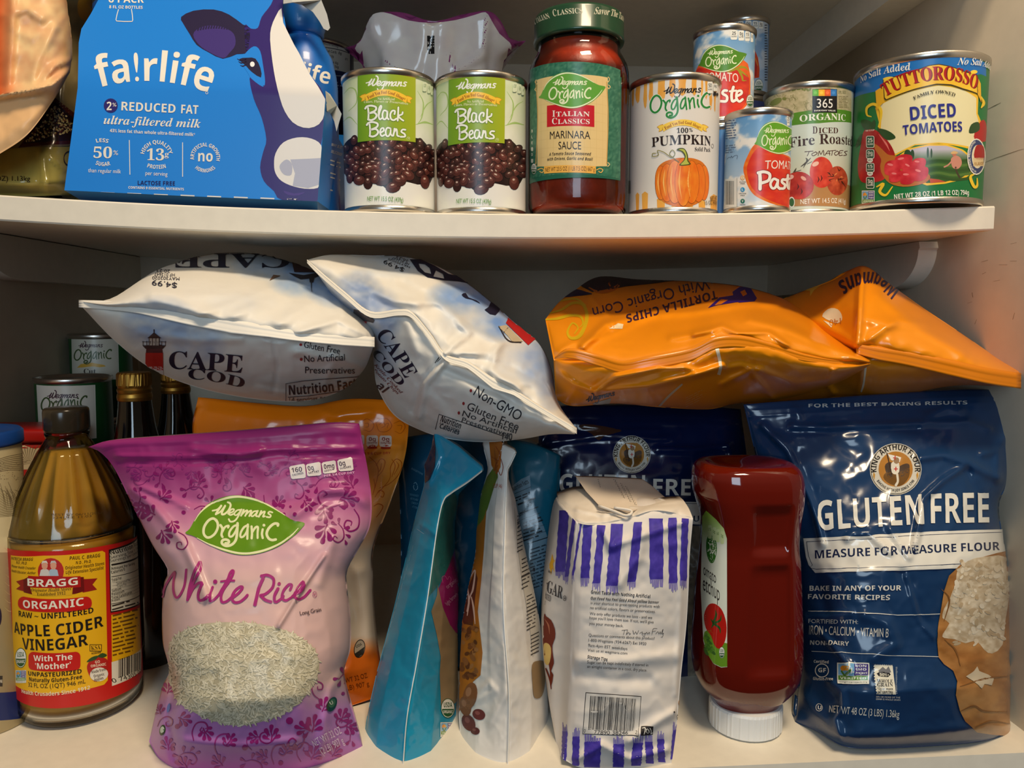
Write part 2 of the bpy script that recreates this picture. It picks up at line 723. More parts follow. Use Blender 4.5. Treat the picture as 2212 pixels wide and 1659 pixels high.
    def solid(s):
        out = []
        for q, T, col, lay in s.items:
            if len(T) == 0:
                continue
            tri = q[T]
            for _ in range(7):
                tri, ch = _split(tri, s.seg)
                if not ch:
                    break
            P = tri.reshape(-1, 2)
            key = np.round(P * 200).astype(np.int64)
            _, first, inv_ = np.unique(key, axis=0, return_index=True, return_inverse=True)
            inv_ = inv_.reshape(-1)
            U = P[first]
            p3, nn, ok = s.ch.solid(U, s.eps + s.step * (lay - 1))
            tr = inv_.reshape(-1, 3)
            good = ok[tr].all(1) & (tr[:, 0] != tr[:, 1]) & (tr[:, 1] != tr[:, 2]) & (tr[:, 0] != tr[:, 2])
            tr = tr[good]
            if len(tr) == 0:
                continue
            # drop triangles that jump from one fold to another
            e = np.linalg.norm(p3[tr] - p3[np.roll(tr, 1, 1)], axis=2).max(1)
            tr = tr[e < 0.03]
            if len(tr) == 0:
                continue
            a, b, c = p3[tr[:, 0]], p3[tr[:, 1]], p3[tr[:, 2]]
            fn = np.cross(b - a, c - a)
            flip = (fn * nn[tr[:, 0]]).sum(1) < 0
            tr[flip] = tr[flip][:, ::-1]
            if callable(col):
                cc = np.asarray(col(U), float)
            else:
                cc = np.tile(np.asarray(C(col), float), (len(U), 1))
            out.append((p3, lin(cc), nn, tr))
        return out


def _split(tri, L):
    e = np.linalg.norm(tri[:, [1, 2, 0]] - tri, axis=2) > L
    n = e.sum(1)
    if not n.any():
        return tri, False
    out = [tri[n == 0]]
    mid = (tri + tri[:, [1, 2, 0]]) / 2          # mid[k] lies on edge k -> k+1
    m3 = n == 3
    t, m = tri[m3], mid[m3]
    if len(t):
        out += [np.stack(x, 1) for x in ((t[:, 0], m[:, 0], m[:, 2]), (m[:, 0], t[:, 1], m[:, 1]),
                                         (m[:, 2], m[:, 1], t[:, 2]), (m[:, 0], m[:, 1], m[:, 2]))]
    for k in range(3):
        r = [(k + i) % 3 for i in range(3)]
        s1 = (n == 1) & e[:, k]
        t, m = tri[s1][:, r], mid[s1][:, r]
        if len(t):
            out += [np.stack((t[:, 0], m[:, 0], t[:, 2]), 1), np.stack((m[:, 0], t[:, 1], t[:, 2]), 1)]
        s2 = (n == 2) & ~e[:, (k + 2) % 3]
        t, m = tri[s2][:, r], mid[s2][:, r]
        if len(t):
            out += [np.stack((m[:, 0], t[:, 1], m[:, 1]), 1), np.stack((t[:, 0], m[:, 0], m[:, 1]), 1),
                    np.stack((t[:, 0], m[:, 1], t[:, 2]), 1)]
    return np.concatenate(out), True


# ---------------------------------------------------------------- bags: a front and a back sheet sealed along a traced outline
def profile(t, p=2.2, q=0.6):
    return np.clip(1 - np.abs(2 * t - 1) ** p, 0, 1) ** q


def bag_sheet(top, right, bottom, left, front, creases=(), ribs=(), noise=(0.0015, 60), nu=90, nv=110, sm=True, keep=0.0):
    """top/bottom run left to right, left/right run bottom to top; points are (px, py, depth).
    front(u, v) is how far (m) the sheet bulges towards the room. Returns grid of points, normals, faces."""
    f = (lambda p: spline(p, 8) if len(p) > 2 else np.asarray(p, float)) if sm else (lambda p: np.asarray(p, float))
    Tp, Bt = resample(f(top), nu), resample(f(bottom), nu)
    Lf, Rt = resample(f(left), nv), resample(f(right), nv)
    u, v = np.linspace(0, 1, nu)[None, :, None], np.linspace(0, 1, nv)[:, None, None]
    Lf[0], Lf[-1], Rt[0], Rt[-1] = Bt[0], Tp[0], Bt[-1], Tp[-1]
    g = ((1 - v) * Bt[None] + v * Tp[None] + (1 - u) * Lf[:, None] + u * Rt[:, None]
         - ((1 - u) * (1 - v) * Bt[0] + u * (1 - v) * Bt[-1] + (1 - u) * v * Tp[0] + u * v * Tp[-1]))
    px, py, Y0 = g[..., 0], g[..., 1], g[..., 2]
    uu, vv = np.broadcast_to(u[..., 0], px.shape), np.broadcast_to(v[..., 0], px.shape)
    edge = np.clip(np.minimum(np.minimum(uu, 1 - uu), np.minimum(vv, 1 - vv)) / 0.06, 0, 1)
    b = front(uu, vv)
    if noise[0]:
        r = np.abs(fbm(px / noise[1], py / noise[1], 3)) * 2
        b = b + edge * noise[0] * (1 - 2 * r)
    for pts, w, amp in creases:
        b = b + np.clip(edge * 2, keep, 1) * amp * np.exp(-(seg_dist(px, py, pts) / w) ** 2)
    for v0, v1, n, amp in ribs:
        t = np.clip((vv - v0) / (v1 - v0), 0, 1)
        b = b + amp * np.sin(t * n * math.pi) ** 2 * ((vv >= v0) & (vv <= v1)) * np.clip(edge * 3, 0, 1)
    P = W(px, py, Y0 - b)
    return P, g, b


def grid_faces(nv, nu, o=0, flip=False):
    Fc = []
    for j in range(nv - 1):
        for i in range(nu - 1):
            q = (o + j * nu + i, o + j * nu + i + 1, o + (j + 1) * nu + i + 1, o + (j + 1) * nu + i)
            Fc.append(q[::-1] if flip else q)
    return Fc


def bag_mesh(P, g, back):
    """close the front sheet with a back sheet lying `back(u, v)` metres behind the seal"""
    nv, nu = P.shape[:2]
    u, v = np.meshgrid(np.linspace(0, 1, nu), np.linspace(0, 1, nv))
    B = W(g[..., 0], g[..., 1], g[..., 2]).copy()
    B[..., 1] += back(u, v)
    st = 3
    ji, ii = sorted({*range(0, nv, st), nv - 1}), sorted({*range(0, nu, st), nu - 1})
    V = P.reshape(-1, 3)
    Fc = grid_faces(nv, nu)
    Bs = B[np.ix_(ji, ii)]
    n0 = len(V)
    Fb = grid_faces(len(ji), len(ii), n0, True)
    V = np.concatenate([V, Bs.reshape(-1, 3)])
    # rim
    nb = len(ii)
    def rim(front_ids, back_ids):
        for k in range(len(back_ids) - 1):
            a, b = back_ids[k], back_ids[k + 1]
            seg = front_ids[k]
            Fb.append(tuple(seg) + (b, a))
    def chunks(seq):
        return seq
    bot = [[j for j in range(ii[k], ii[k + 1] + 1)] for k in range(nb - 1)]
    rim([s_ for s_ in bot], [n0 + k for k in range(nb)])
    topi = [[(nv - 1) * nu + j for j in range(ii[k], ii[k + 1] + 1)] for k in range(nb - 1)]
    rim(topi, [n0 + (len(ji) - 1) * nb + k for k in range(nb)])
    lf = [[j * nu for j in range(ji[k], ji[k + 1] + 1)] for k in range(len(ji) - 1)]
    rim(lf, [n0 + k * nb for k in range(len(ji))])
    rt = [[j * nu + nu - 1 for j in range(ji[k], ji[k + 1] + 1)] for k in range(len(ji) - 1)]
    rim(rt, [n0 + k * nb + nb - 1 for k in range(len(ji))])
    return V, Fc, Fb


# ================================================================ the cupboard
XL, XR, YB, YS, YF, ZC = -0.475, 0.437, 0.49, 0.02, -0.075, 0.672
paint = finish('white_shelf_paint', rough=0.42, spec=0.4, col=(232, 224, 208), bump=0.12, bscale=90, bdist=0.001, mottle=0.04)
paint_w = finish('white_wall_paint', rough=0.55, spec=0.3, col=(206, 192, 170), bump=0.2, bscale=45, bdist=0.0015, mottle=0.05)


def struct(name, vf, mat=paint_w, smooth=False):
    o = make(name, vf[0], vf[1], mat, smooth=smooth)
    o['kind'] = 'structure'
    return o


struct('wall_back', box(XL - .02, XR + .02, YB, YB + .02, -.03, 1.05))
struct('wall_left', box(XL - .03, XL, -.075, YB + .02, -.03, 1.05))

# right wall, with the scuffs and cracks its paint has
wv, wf = box(XR, XR + .03, -.16, YB + .02, -.03, 1.05)
wart = Art(PhotoChart(wv, wf), seg=20)
crk = (158, 140, 118)
for pts, w in (([(2130, 238), (2150, 228), (2162, 222)], 2.2), ([(2125, 352), (2150, 342), (2168, 336), (2200, 325), (2212, 322)], 2.0),
               ([(2100, 632), (2102, 642)], 3.5), ([(2192, 676), (2188, 690)], 3), ([(2090, 655), (2100, 652)], 2),
               ([(2120, 566), (2134, 562)], 2.5), ([(2158, 572), (2176, 572)], 2), ([(2130, 588), (2122, 592)], 2.5),
               ([(2182, 564), (2196, 564)], 2), ([(2110, 690), (2106, 700)], 2.5), ([(2146, 608), (2160, 605)], 2),
               ([(2183, 527), (2196, 524)], 2)):
    wart.stroke(pts, [w * .25, w * .8, w * .3], crk, sm=3)
o = make('wall_right', wv, wf, finish('white_wall_paint_marked', rough=0.55, spec=0.3, bump=0.2, bscale=45, bdist=0.0015, mottle=0.05),
         colors=(206, 192, 170), art=wart, smooth=False)
o['kind'] = 'structure'

# bottom shelf of the cupboard; its front edge is not quite square to the wall
fl = [(XL, YF - .012), (XR, YF + .012), (XR, YB), (XL, YB)]
struct('floor', prism(fl, -.022, 0.0, 'z'), paint)
struct('ceiling', box(XL, XR, YS, YB, ZC, ZC + .02), paint)

# the upper shelf board sags a little in the middle
_sx = np.array([-.40, -.36, -.26, -.118, .045, .12, .25, .4255])
_spx = np.array([(0, 422), (300, 436), (700, 455), (1140, 462), (1350, 462), (1700, 457), (2148, 445)], float)
_sp = W(_spx[:, 0], _spx[:, 1], YS)
_cf = np.polyfit(_sp[:, 0], _sp[:, 2], 3)


def shelf_z(x):
    return float(np.polyval(_cf, np.clip(x, -.47, .43)))


xs = np.linspace(XL + .002, W(2148, 465, YS)[0], 41)
V, Fc = [], []
TH = .0195
for x in xs:
    z = shelf_z(x)
    s_ = 0.35
    zb = z
    b = .0012
    V += [(x, YS + b, z), (x, YS, z - b), (x, YS, z - TH + b), (x, YS + b, z - TH), (x, YB, zb - TH), (x, YB, zb)]
for i in range(len(xs) - 1):
    for k in range(6):
        k2 = (k + 1) % 6
        Fc.append((i * 6 + k, i * 6 + k2, (i + 1) * 6 + k2, (i + 1) * 6 + k))
Fc += [(5, 4, 3, 2, 1, 0), tuple((len(xs) - 1) * 6 + k for k in range(6))]
o = make('shelf_board', V, Fc, paint, smooth=False)
tag(o, 'white painted shelf board across the cupboard, sagging under the cans', 'shelf')
SHELF = o


def cleat(name, x0, x1, y0, ztop, drop, nose):
    """support batten along a side wall with a rounded lower front corner"""
    pts = [(y0, ztop), (y0 - .002, ztop - .006)]
    for k in range(25):
        a = math.pi / 2 * k / 24
        pts.append((y0 + nose * (1 - math.cos(a)), ztop - .008 - (drop - .008) * math.sin(a)))
    pts += [(YB, ztop - drop), (YB, ztop)]
    struct(name, prism(pts, x0, x1, 'x'), paint)


zr, zl = shelf_z(.42) - TH, shelf_z(-.45) - TH
cleat('trim_1', XR - .018, XR, .115, zr - .0005, .043, .05)
cleat('trim_2', XL, XL + .018, .15, zl - .0005, .043, .06)
cleat('trim_3', XR - .035, XR, YS + .002, ZC, .038, .002)
cleat('trim_4', XL, XL + .02, YS + .002, ZC, .038, .002)
struct('trim_5', box(XR - .012, XR, YB - .010, YB, 0.0, ZC - .038))
struct('trim_6', box(XL, XL + .014, YB - .012, YB, 0.0, ZC - .038))


# ================================================================ hand-lettered words, drawn as brush strokes
WEG = [
    ([(485, 402), (560, 375), (622, 303)], 26), ([(622, 303), (575, 390), (545, 460)], 36), ([(545, 462), (612, 415), (688, 298)], 26),
    ([(688, 298), (648, 400), (645, 455), (690, 445), (748, 380), (778, 290), (762, 238), (728, 222)], 34),
    ([(748, 438), (828, 392), (842, 350), (795, 355), (758, 430), (792, 458), (852, 425)], 27),
    ([(962, 352), (895, 365), (852, 430), (882, 455), (930, 410), (965, 345)], 26),
    ([(965, 345), (920, 475), (868, 558), (800, 575), (768, 535)], 30),
    ([(1002, 350), (970, 456)], 30), ([(978, 435), (1030, 372), (1066, 355), (1056, 400), (1038, 456)], 28),
    ([(1045, 435), (1098, 372), (1132, 355), (1122, 400), (1106, 456)], 28),
    ([(1228, 355), (1172, 370), (1134, 432), (1160, 457), (1208, 410), (1240, 350)], 26), ([(1240, 350), (1215, 440), (1250, 450)], 28),
    ([(1298, 350), (1266, 456)], 30), ([(1272, 435), (1325, 372), (1360, 356), (1350, 400), (1335, 450), (1368, 440)], 28),
    ([(1488, 362), (1442, 352), (1420, 385), (1465, 415), (1452, 452), (1398, 450)], 28)]
ORG = [
    ([(560, 565), (500, 540), (430, 585), (372, 700), (372, 820), (425, 885), (490, 880), (560, 810), (598, 700), (585, 610), (545, 555)], 42),
    ([(638, 650), (678, 715), (672, 820), (692, 865)], 40), ([(682, 770), (718, 680), (778, 652), (768, 690)], 34),
    ([(930, 628), (862, 660), (802, 760), (805, 840), (852, 838), (905, 740), (932, 640)], 36),
    ([(922, 600), (928, 760), (918, 900), (862, 988), (770, 1022), (695, 985), (695, 930), (745, 906), (800, 925), (798, 968), (752, 975)], 44),
    ([(1090, 625), (1032, 668), (988, 770), (994, 842), (1042, 828), (1088, 740), (1102, 640)], 36), ([(1096, 610), (1102, 760), (1108, 868)], 36),
    ([(1160, 640), (1176, 750), (1178, 855)], 38), ([(1180, 740), (1225, 655), (1265, 645), (1270, 740), (1278, 840)], 36),
    ([(1350, 680), (1345, 760), (1365, 835)], 38), ([(1364, 603), (1366, 605)], 48),
    ([(1600, 592), (1598, 560), (1530, 565), (1452, 650), (1424, 750), (1462, 832), (1525, 860), (1585, 845)], 44)]
LEAF = [(60, 840), (130, 750), (240, 500), (440, 240), (700, 112), (950, 85), (1200, 130), (1450, 240), (1650, 370), (1850, 470), (2035, 515),
        (1990, 620), (1850, 790), (1620, 980), (1350, 1110), (1050, 1170), (750, 1125), (480, 1020), (220, 885)]
LEAF_HI = [([(200, 610), (280, 450), (400, 315), (560, 205), (760, 130), (950, 110), (1200, 150), (1450, 255), (1700, 395)], 32),
           ([(270, 910), (480, 1008), (760, 1098), (1050, 1138), (1350, 1080), (1640, 930), (1830, 760), (1940, 615)], 32)]


def simil(src0, src1, p0, p1, hs=1.0, skew=0.0):
    """map of a drawing onto the page: src0->p0, src1->p1, heights scaled by hs against the width"""
    s0, s1, p0, p1 = (np.array(q, float) for q in (src0, src1, p0, p1))
    e = (s1 - s0) / np.linalg.norm(s1 - s0)
    k = np.linalg.norm(p1 - p0) / np.linalg.norm(s1 - s0)
    f = (p1 - p0) / np.linalg.norm(p1 - p0)
    en, fn = np.array((-e[1], e[0])), np.array((-f[1], f[0]))

    def M(P):
        d = np.asarray(P, float) - s0
        a, b = d @ e, d @ en
        return p0 + ((a + skew * b) * k)[:, None] * f + (b * k * hs)[:, None] * fn
    M.k = k
    return M


def draw(A, strokes, M, col, ws=1.0, lay=None):
    for pts, w in strokes:
        A.stroke(pts, w * M.k * ws, col, sm=4, lay=lay, M=M)


def wegmans(A, p0, p1, col, hs=1.0, ws=1.0, lay=None):
    draw(A, WEG, simil((485, 456), (1488, 456), p0, p1, hs), col, ws, lay)


def organic(A, p0, p1, col, hs=1.0, ws=1.0, lay=None):
    draw(A, ORG, simil((345, 865), (1620, 865), p0, p1, hs), col, ws, lay)


def leaf(A, p0, p1, green=(98, 158, 50), light=(238, 245, 205), hs=1.0, wcol=None):
    M = simil((60, 840), (2035, 515), p0, p1, hs)
    A.poly(spline(M(LEAF), 4, True), green)
    A.up()
    for pts, w in LEAF_HI:
        A.stroke(pts, [w * M.k * .3, w * M.k, w * M.k * 1.2, w * M.k, w * M.k * .4], light, M=M)
    draw(A, WEG, M, wcol or light)
    draw(A, ORG, M, wcol or light)
    return M


def banner(A, x0, y0, x1, y1, sag, h, col=(250, 200, 60), edge=(200, 140, 30), ink=(140, 50, 25)):
    """arched ribbon; (x0,y0)-(x1,y1) are the lower corners of its face"""
    n = 12
    t = np.linspace(0, 1, n)
    arc = 4 * t * (1 - t) * sag
    xb, yb = x0 + (x1 - x0) * t, y0 + (y1 - y0) * t
    w = x1 - x0
    lo = np.stack([xb, yb - arc], 1)
    hi = np.stack([xb + (t - .5) * w * .06, yb - arc - h], 1)
    tw = w * .17
    for sx, x, y in ((-1, x0, y0), (1, x1, y1)):
        A.poly([(x + sx * tw * .05, y - h * 1.25), (x + sx * tw * .6, y - h * 1.05), (x + sx * tw, y - h * .75), (x + sx * tw * .62, y - h * .45),
                (x + sx * tw * .72, y + h * .05), (x + sx * tw * .2, y - h * .15), (x, y - h * .4)], edge)
        A.poly([(x + sx * tw * .12, y - h * 1.12), (x + sx * tw * .6, y - h * .98), (x + sx * tw * .9, y - h * .75), (x + sx * tw * .55, y - h * .47),
                (x + sx * tw * .66, y - h * .02), (x + sx * tw * .2, y - h * .25)], col, lay=A.L + 1)
    A.poly(np.concatenate([lo, hi[::-1]]), col, lay=A.L + 2)
    A.text('Food You Feel Good About*', (x0 + w * .06, y0 - h * .28), (x1 - w * .06, y1 - h * .28), h * .5, ink, 'sb', arc=sag * .86, lay=A.L + 3)


def usda(A, cx, cy, rx, ry, dark=(40, 90, 50)):
    A.ell(cx, cy, rx, ry, dark)
    A.ell(cx, cy, rx * .92, ry * .93, (238, 236, 226), lay=A.L + 1)
    a = np.linspace(0, math.pi, 12)
    A.poly(np.stack([cx + rx * .84 * np.cos(a), cy + ry * .06 + ry * .8 * np.sin(a)], 1), dark, lay=A.L + 2)
    A.text('USDA', (cx - rx * .6, cy - ry * .1), (cx + rx * .6, cy - ry * .1), ry * .5, dark, 'b', lay=A.L + 2)
    A.text('ORGANIC', (cx - rx * .7, cy + ry * .5), (cx + rx * .7, cy + ry * .5), ry * .3, (238, 236, 226), 'b', lay=A.L + 3)


def nongmo(A, x0, y0, x1, y1):
    w, h = x1 - x0, y1 - y0
    A.rect(x0, y0, x1, y1, (232, 232, 220))
    A.rect(x0 + w * .04, y0 + h * .05, x0 + w * .5, y0 + h * .58, (120, 175, 215), lay=A.L + 1)
    A.rect(x0 + w * .5, y0 + h * .05, x0 + w * .96, y0 + h * .58, (75, 62, 135), lay=A.L + 1)
    A.rect(x0 + w * .04, y0 + h * .6, x0 + w * .96, y0 + h * .82, (90, 140, 55), lay=A.L + 1)
    A.ell(x0 + w * .2, y0 + h * .25, w * .09, h * .13, (235, 150, 40), rot=.5, lay=A.L + 2)
    A.ell(x0 + w * .3, y0 + h * .25, w * .07, h * .12, (235, 170, 60), rot=-.5, lay=A.L + 2)
    A.stroke([(x0 + w * .15, y0 + h * .4), (x0 + w * .25, y0 + h * .57), (x0 + w * .4, y0 + h * .35)], w * .06, (70, 120, 40), lay=A.L + 2)
    for i, s_ in enumerate(('NON', 'GMO', 'Project')):
        A.text(s_, (x0 + w * .55, y0 + h * (.2 + .16 * i)), (x0 + w * (.9 if i < 2 else .93), y0 + h * (.2 + .16 * i)), h * .11, (240, 240, 240), 'b', lay=A.L + 2)
    A.text('VERIFIED', (x0 + w * .1, y0 + h * .78), (x0 + w * .9, y0 + h * .78), h * .12, (240, 245, 225), 'b', lay=A.L + 2)
    A.text('nongmoproject.org', (x0 + w * .06, y0 + h * .94), (x0 + w * .94, y0 + h * .94), h * .07, (90, 90, 80), 'n', lay=A.L + 1)


def barcode(A, x0, y0, x1, y1, seed=1, col=(25, 25, 25), n=46):
    r = random.Random(seed)
    ws = [r.choice((1, 1, 1, 2, 2, 3)) for _ in range(n)]
    k = (x1 - x0) / sum(ws)
    x = x0
    for i, w in enumerate(ws):
        if i % 2 == 0:
            A.rect(x, y0, x + w * k, y1, col)
        x += w * k


def facts_up(A, boxes, ink=(50, 60, 70), bg=(240, 240, 232), top=None):
    """the little row of calorie badges"""
    for (x0, y0, x1, y1, big, small) in boxes:
        w, h = x1 - x0, y1 - y0
        A.rr(x0, y0, x1, y1, min(w, h) * .2, bg)
        if big:
            A.text(big, (x0 + w * .2, y0 + h * .5), (x1 - w * .2, y0 + h * .5), h * .34, ink, 'b', lay=A.L + 1)
        if small:
            A.text(small, (x0 + w * .1, y0 + h * .74), (x1 - w * .1, y0 + h * .74), h * .15, ink, 'b', lay=A.L + 1)


# ================================================================ upper shelf
tin = finish('tinned_steel', rough=0.28, metal=1.0, col=(205, 200, 192), bump=0.05, bscale=200)
can_paper = finish('can_label_paper', rough=0.36, spec=0.5, coat=0.12, coat_r=0.15)
glass = None


def glass_mat(name, tint=(255, 255, 255), rough=0.02, ior=1.45):
    """clear shell: see-through mixed with a fresnel reflection"""
    if name in _mats:
        return _mats[name]
    m = bpy.data.materials.new(name)
    m.use_nodes = True
    nt = m.node_tree
    nt.nodes.remove(nt.nodes['Principled BSDF'])
    out = nt.nodes['Material Output']
    t, g, f, x = (nt.nodes.new('ShaderNode' + k) for k in ('BsdfTransparent', 'BsdfGlossy', 'Fresnel', 'MixShader'))
    t.inputs['Color'].default_value = (*lin(tint), 1)
    g.inputs['Roughness'].default_value = rough
    f.inputs['IOR'].default_value = ior
    nt.links.new(f.outputs[0], x.inputs[0])
    nt.links.new(t.outputs[0], x.inputs[1])
    nt.links.new(g.outputs[0], x.inputs[2])
    nt.links.new(x.outputs[0], out.inputs['Surface'])
    _mats[name] = m
    return m


def shelf_under(x, R):
    return max(shelf_z(x - R), shelf_z(x), shelf_z(x + R)) + .0004


def can_at(xl, xr, py, R):
    a = [math.atan2(*rays(x, py)[:2]) for x in (xl, xr)]
    m_, h_ = (a[0] + a[1]) / 2, (a[1] - a[0]) / 2
    d = R / math.sin(h_)
    return CAM[0] + d * math.sin(m_), CAM[1] + d * math.cos(m_)


def can_parts(root, cx, cy, z0, R, h, base, art=None, seg=72):
    V, Fc = lathe([(R, .0045), (R, h - .005)], cx, cy, z0, seg)
    n = lathe([(1, 0), (1, 0)], 0, 0, 0, seg)[0]
    n[:, 2] = 0
    make('paper_label', V, Fc, can_paper, root, colors=base, art=art, normals=n)
    V, Fc = lathe([(R - .0004, h - .0062), (R + .0007, h - .0052), (R + .0013, h - .0030), (R + .0012, h - .0008), (R + .0003, h), (R - .0010, h - .0006),
                   (R - .0016, h - .0040), (R - .005, h - .0046), (R - .008, h - .0036), (R - .011, h - .0044), (.0002, h - .0042)], cx, cy, z0, seg)
    make('lid', V, Fc, tin, root)
    V, Fc = lathe([(.0002, .0022), (R - .006, .0022), (R - .002, .0012), (R - .0006, 0), (R + .0009, .0006), (R + .0012, .0026), (R + .0006, .0046), (R - .0004, .0056)],
                  cx, cy, z0, seg)
    make('base_rim', V, Fc, tin, root)


def food_can(label, cx, cy, z0, R, h, base, paint_fn=None, group=None):
    t = thing('food_can', (cx, cy, z0), label, 'can', group)
    A = None
    if paint_fn:
        A = Art(CylChart(cx, cy, R, z0 + .0047, z0 + h - .0052), seg=1.9)
        paint_fn(A)
    can_parts(t, cx, cy, z0, R, h, base, A)
    return t


def copy_thing(src, loc, rz=0.0, label=None):
    r = src.copy()
    COL.objects.link(r)
    r.location = loc
    r.rotation_euler = (0, 0, rz)
    if label:
        r['label'] = label
    for ch in list(src.children):
        c = ch.copy()
        COL.objects.link(c)
        c.parent = r
        for g in list(ch.children):
            d = g.copy()
            COL.objects.link(d)
            d.parent = c
    return r


def lerp(a, b, t):
    a, b = np.asarray(a, float), np.asarray(b, float)
    t = np.clip(np.asarray(t), 0, 1)[..., None]
    return a * (1 - t) + b * t


# ---------------------------------------------------------------- black bean cans
def bean_art(A):
    A.fr(680, 0, 3.16)
    def bg(U):
        h = U[:, 1]
        hb = (h - h.min()) / max(h.max() - h.min(), 1)
        c = lerp((236, 234, 228), (205, 222, 170), (hb - .35) / .6)
        n = fbm(U[:, 0] / 14, h / 14, 3)
        return lerp(c, (240, 242, 228), np.clip(n * 2.2, 0, .6))
    A.rect(186, 480, 818, 1432, bg)
    A.up()
    for pts, w in (([(200, 640), (240, 600), (280, 620), (285, 700), (230, 760)], 10), ([(195, 830), (240, 800), (290, 850)], 8), ([(700, 620), (740, 700), (730, 800), (700, 850)], 10),
                   ([(690, 850), (750, 835), (805, 850)], 16), ([(720, 800), (760, 720), (800, 690)], 8)):
        A.stroke(pts, [w * .2, w, w * .3], (170, 200, 120))
    # heap of beans
    A.up()
    A.poly([(196, 1010), (250, 940), (300, 955), (500, 950), (680, 940), (730, 950), (780, 1010), (808, 1090), (808, 1200), (780, 1260), (700, 1260), (620, 1240), (560, 1290),
            (490, 1290), (440, 1250), (360, 1250), (300, 1240), (235, 1240), (200, 1150)], (38, 22, 22))
    r = random.Random(4)
    A.up()
    fixed = [(535, 1277, 50, 37, -.25), (450, 1225, 58, 42, .2), (365, 1245, 30, 46, .1), (305, 1230, 38, 33, -.2), (575, 1235, 46, 36, .1), (635, 1195, 46, 34, .5), (750, 1240, 30, 48, -.1),
             (240, 1215, 20, 36, .0), (718, 980, 22, 36, -.15), (270, 958, 22, 34, .2), (380, 1150, 52, 32, .1), (400, 1112, 48, 24, .1), (510, 1045, 36, 42, .3), (435, 1035, 30, 44, -.1)]
    beans = []
    for i in range(16):
        for j in range(6):
            x, y = 215 + i * 39 + r.uniform(-12, 12), 975 + j * 46 + r.uniform(-14, 14) + (i % 2) * 20
            e = abs((x - 500) / 310)
            if y > 1235 - 40 * e or y < 955 + 50 * e * e:
                continue
            beans.append((x, y, r.uniform(30, 42) * (1 - .35 * e), r.uniform(23, 29), r.uniform(-1.2, 1.2)))
    r.shuffle(beans)
    for q, (x, y, a, b, ro) in enumerate(beans + fixed):
        k = r.random()
        A.L += 0 if q % 3 else 1
        if q % 24 == 0:
            A.L -= 8 if q else 0
        A.ell(x, y, a + 3, b + 3, (24, 14, 16), ro, 14)
        c = (54 + 38 * k, 28 + 18 * k, 27 + 13 * k)
        A.ell(x, y, a, b, c, ro, 14, lay=A.L + 1)
        A.ell(x - 1, y - b * .25, a * .6, b * .45, (c[0] + 26, c[1] + 20, c[2] + 18), ro, 10, lay=A.L + 2)
        A.ell(x - a * .1, y - b * .42, a * .26, b * .15, (205, 180, 165), ro, 8, lay=A.L + 3)
    A.L = 16
    def green(U):
        t = (U[:, 0] - U[:, 0].min()) / max(np.ptp(U[:, 0]), 1)
        return lerp((112, 160, 40), (168, 180, 40), t)
    A.rect(295, 512, 686, 972, green)
    A.up()
    wegmans(A, (352, 583), (625, 590), (245, 246, 240), hs=1.02)
    banner(A, 352, 694, 622, 706, 46, 44)
    A.up(4)
    A.text('No Artificial', (430, 684), (545, 687), 17, (235, 238, 190), 'sb')
    A.text('Colors, Flavors or Preservatives', (338, 706), (633, 718), 17, (235, 238, 190), 'sb')
    A.fr(770, 150, 10.367)
    B = [([(205, 880), (245, 832), (340, 815), (440, 850), (425, 925), (300, 985)], 44), ([(300, 985), (400, 970), (455, 1030), (420, 1100), (340, 1138), (268, 1125)], 44),
         ([(268, 870), (278, 1000), (272, 1125)], 40)]
    black = B + [([(500, 1060), (525, 950), (562, 850), (545, 815), (505, 900), (500, 1040), (525, 1122), (570, 1095)], 36),
                 ([(690, 945), (620, 922), (585, 1010), (600, 1108), (650, 1115), (690, 1040), (692, 945)], 38), ([(692, 945), (690, 1080), (722, 1120)], 40),
                 ([(850, 1005), (858, 935), (800, 932), (758, 1010), (772, 1108), (832, 1140), (890, 1105)], 40),
                 ([(935, 855), (930, 1000), (920, 1150)], 40), ([(1030, 962), (1015, 1010), (938, 1045), (990, 1110), (1045, 1150)], 38)]
    beans_w = [([(x + 35, y + 368) for x, y in p], w) for p, w in B] + [
        ([(535, 1425), (612, 1375), (602, 1315), (550, 1340), (535, 1430), (570, 1495), (630, 1470)], 38),
        ([(760, 1322), (690, 1312), (655, 1392), (672, 1485), (720, 1495), (760, 1420), (768, 1322)], 38), ([(768, 1322), (765, 1440), (800, 1490)], 38),
        ([(850, 1330), (838, 1420), (822, 1490)], 38), ([(828, 1440), (885, 1335), (905, 1400), (910, 1480), (950, 1500)], 38),
        ([(1090, 1355), (1030, 1350), (1000, 1400), (1072, 1450), (1080, 1505), (985, 1512)], 40)]
    idm = lambda P: np.asarray(P, float)
    idm.k = 1.0
    draw(A, black + beans_w, idm, (80, 125, 30), 1.45)
    A.up()
    draw(A, black + beans_w, idm, (244, 246, 236))
    A.ell(1155, 1550, 40, 40, (225, 232, 170), r0=.88)
    A.fr(680, 0, 3.16)
    A.text('U', (633, 950), (643, 950), 14, (225, 232, 170), 'b')
    A.text('NET WT 15.5 OZ (439g)', (360, 1371), (602, 1380), 30, (88, 150, 48), 'n')
    for i, x in enumerate((733, 765, 787)):
        A.rr(x, 560 + i * 14, x + 26 - 5 * i, 625 + i * 12, 8, (225, 235, 205))
        A.text(('120', '0g', '4%')[i], (x + 5, 595 + i * 14), (x + 21 - 5 * i, 597 + i * 14), 22, (90, 130, 60), 'n', lay=A.L + 1)


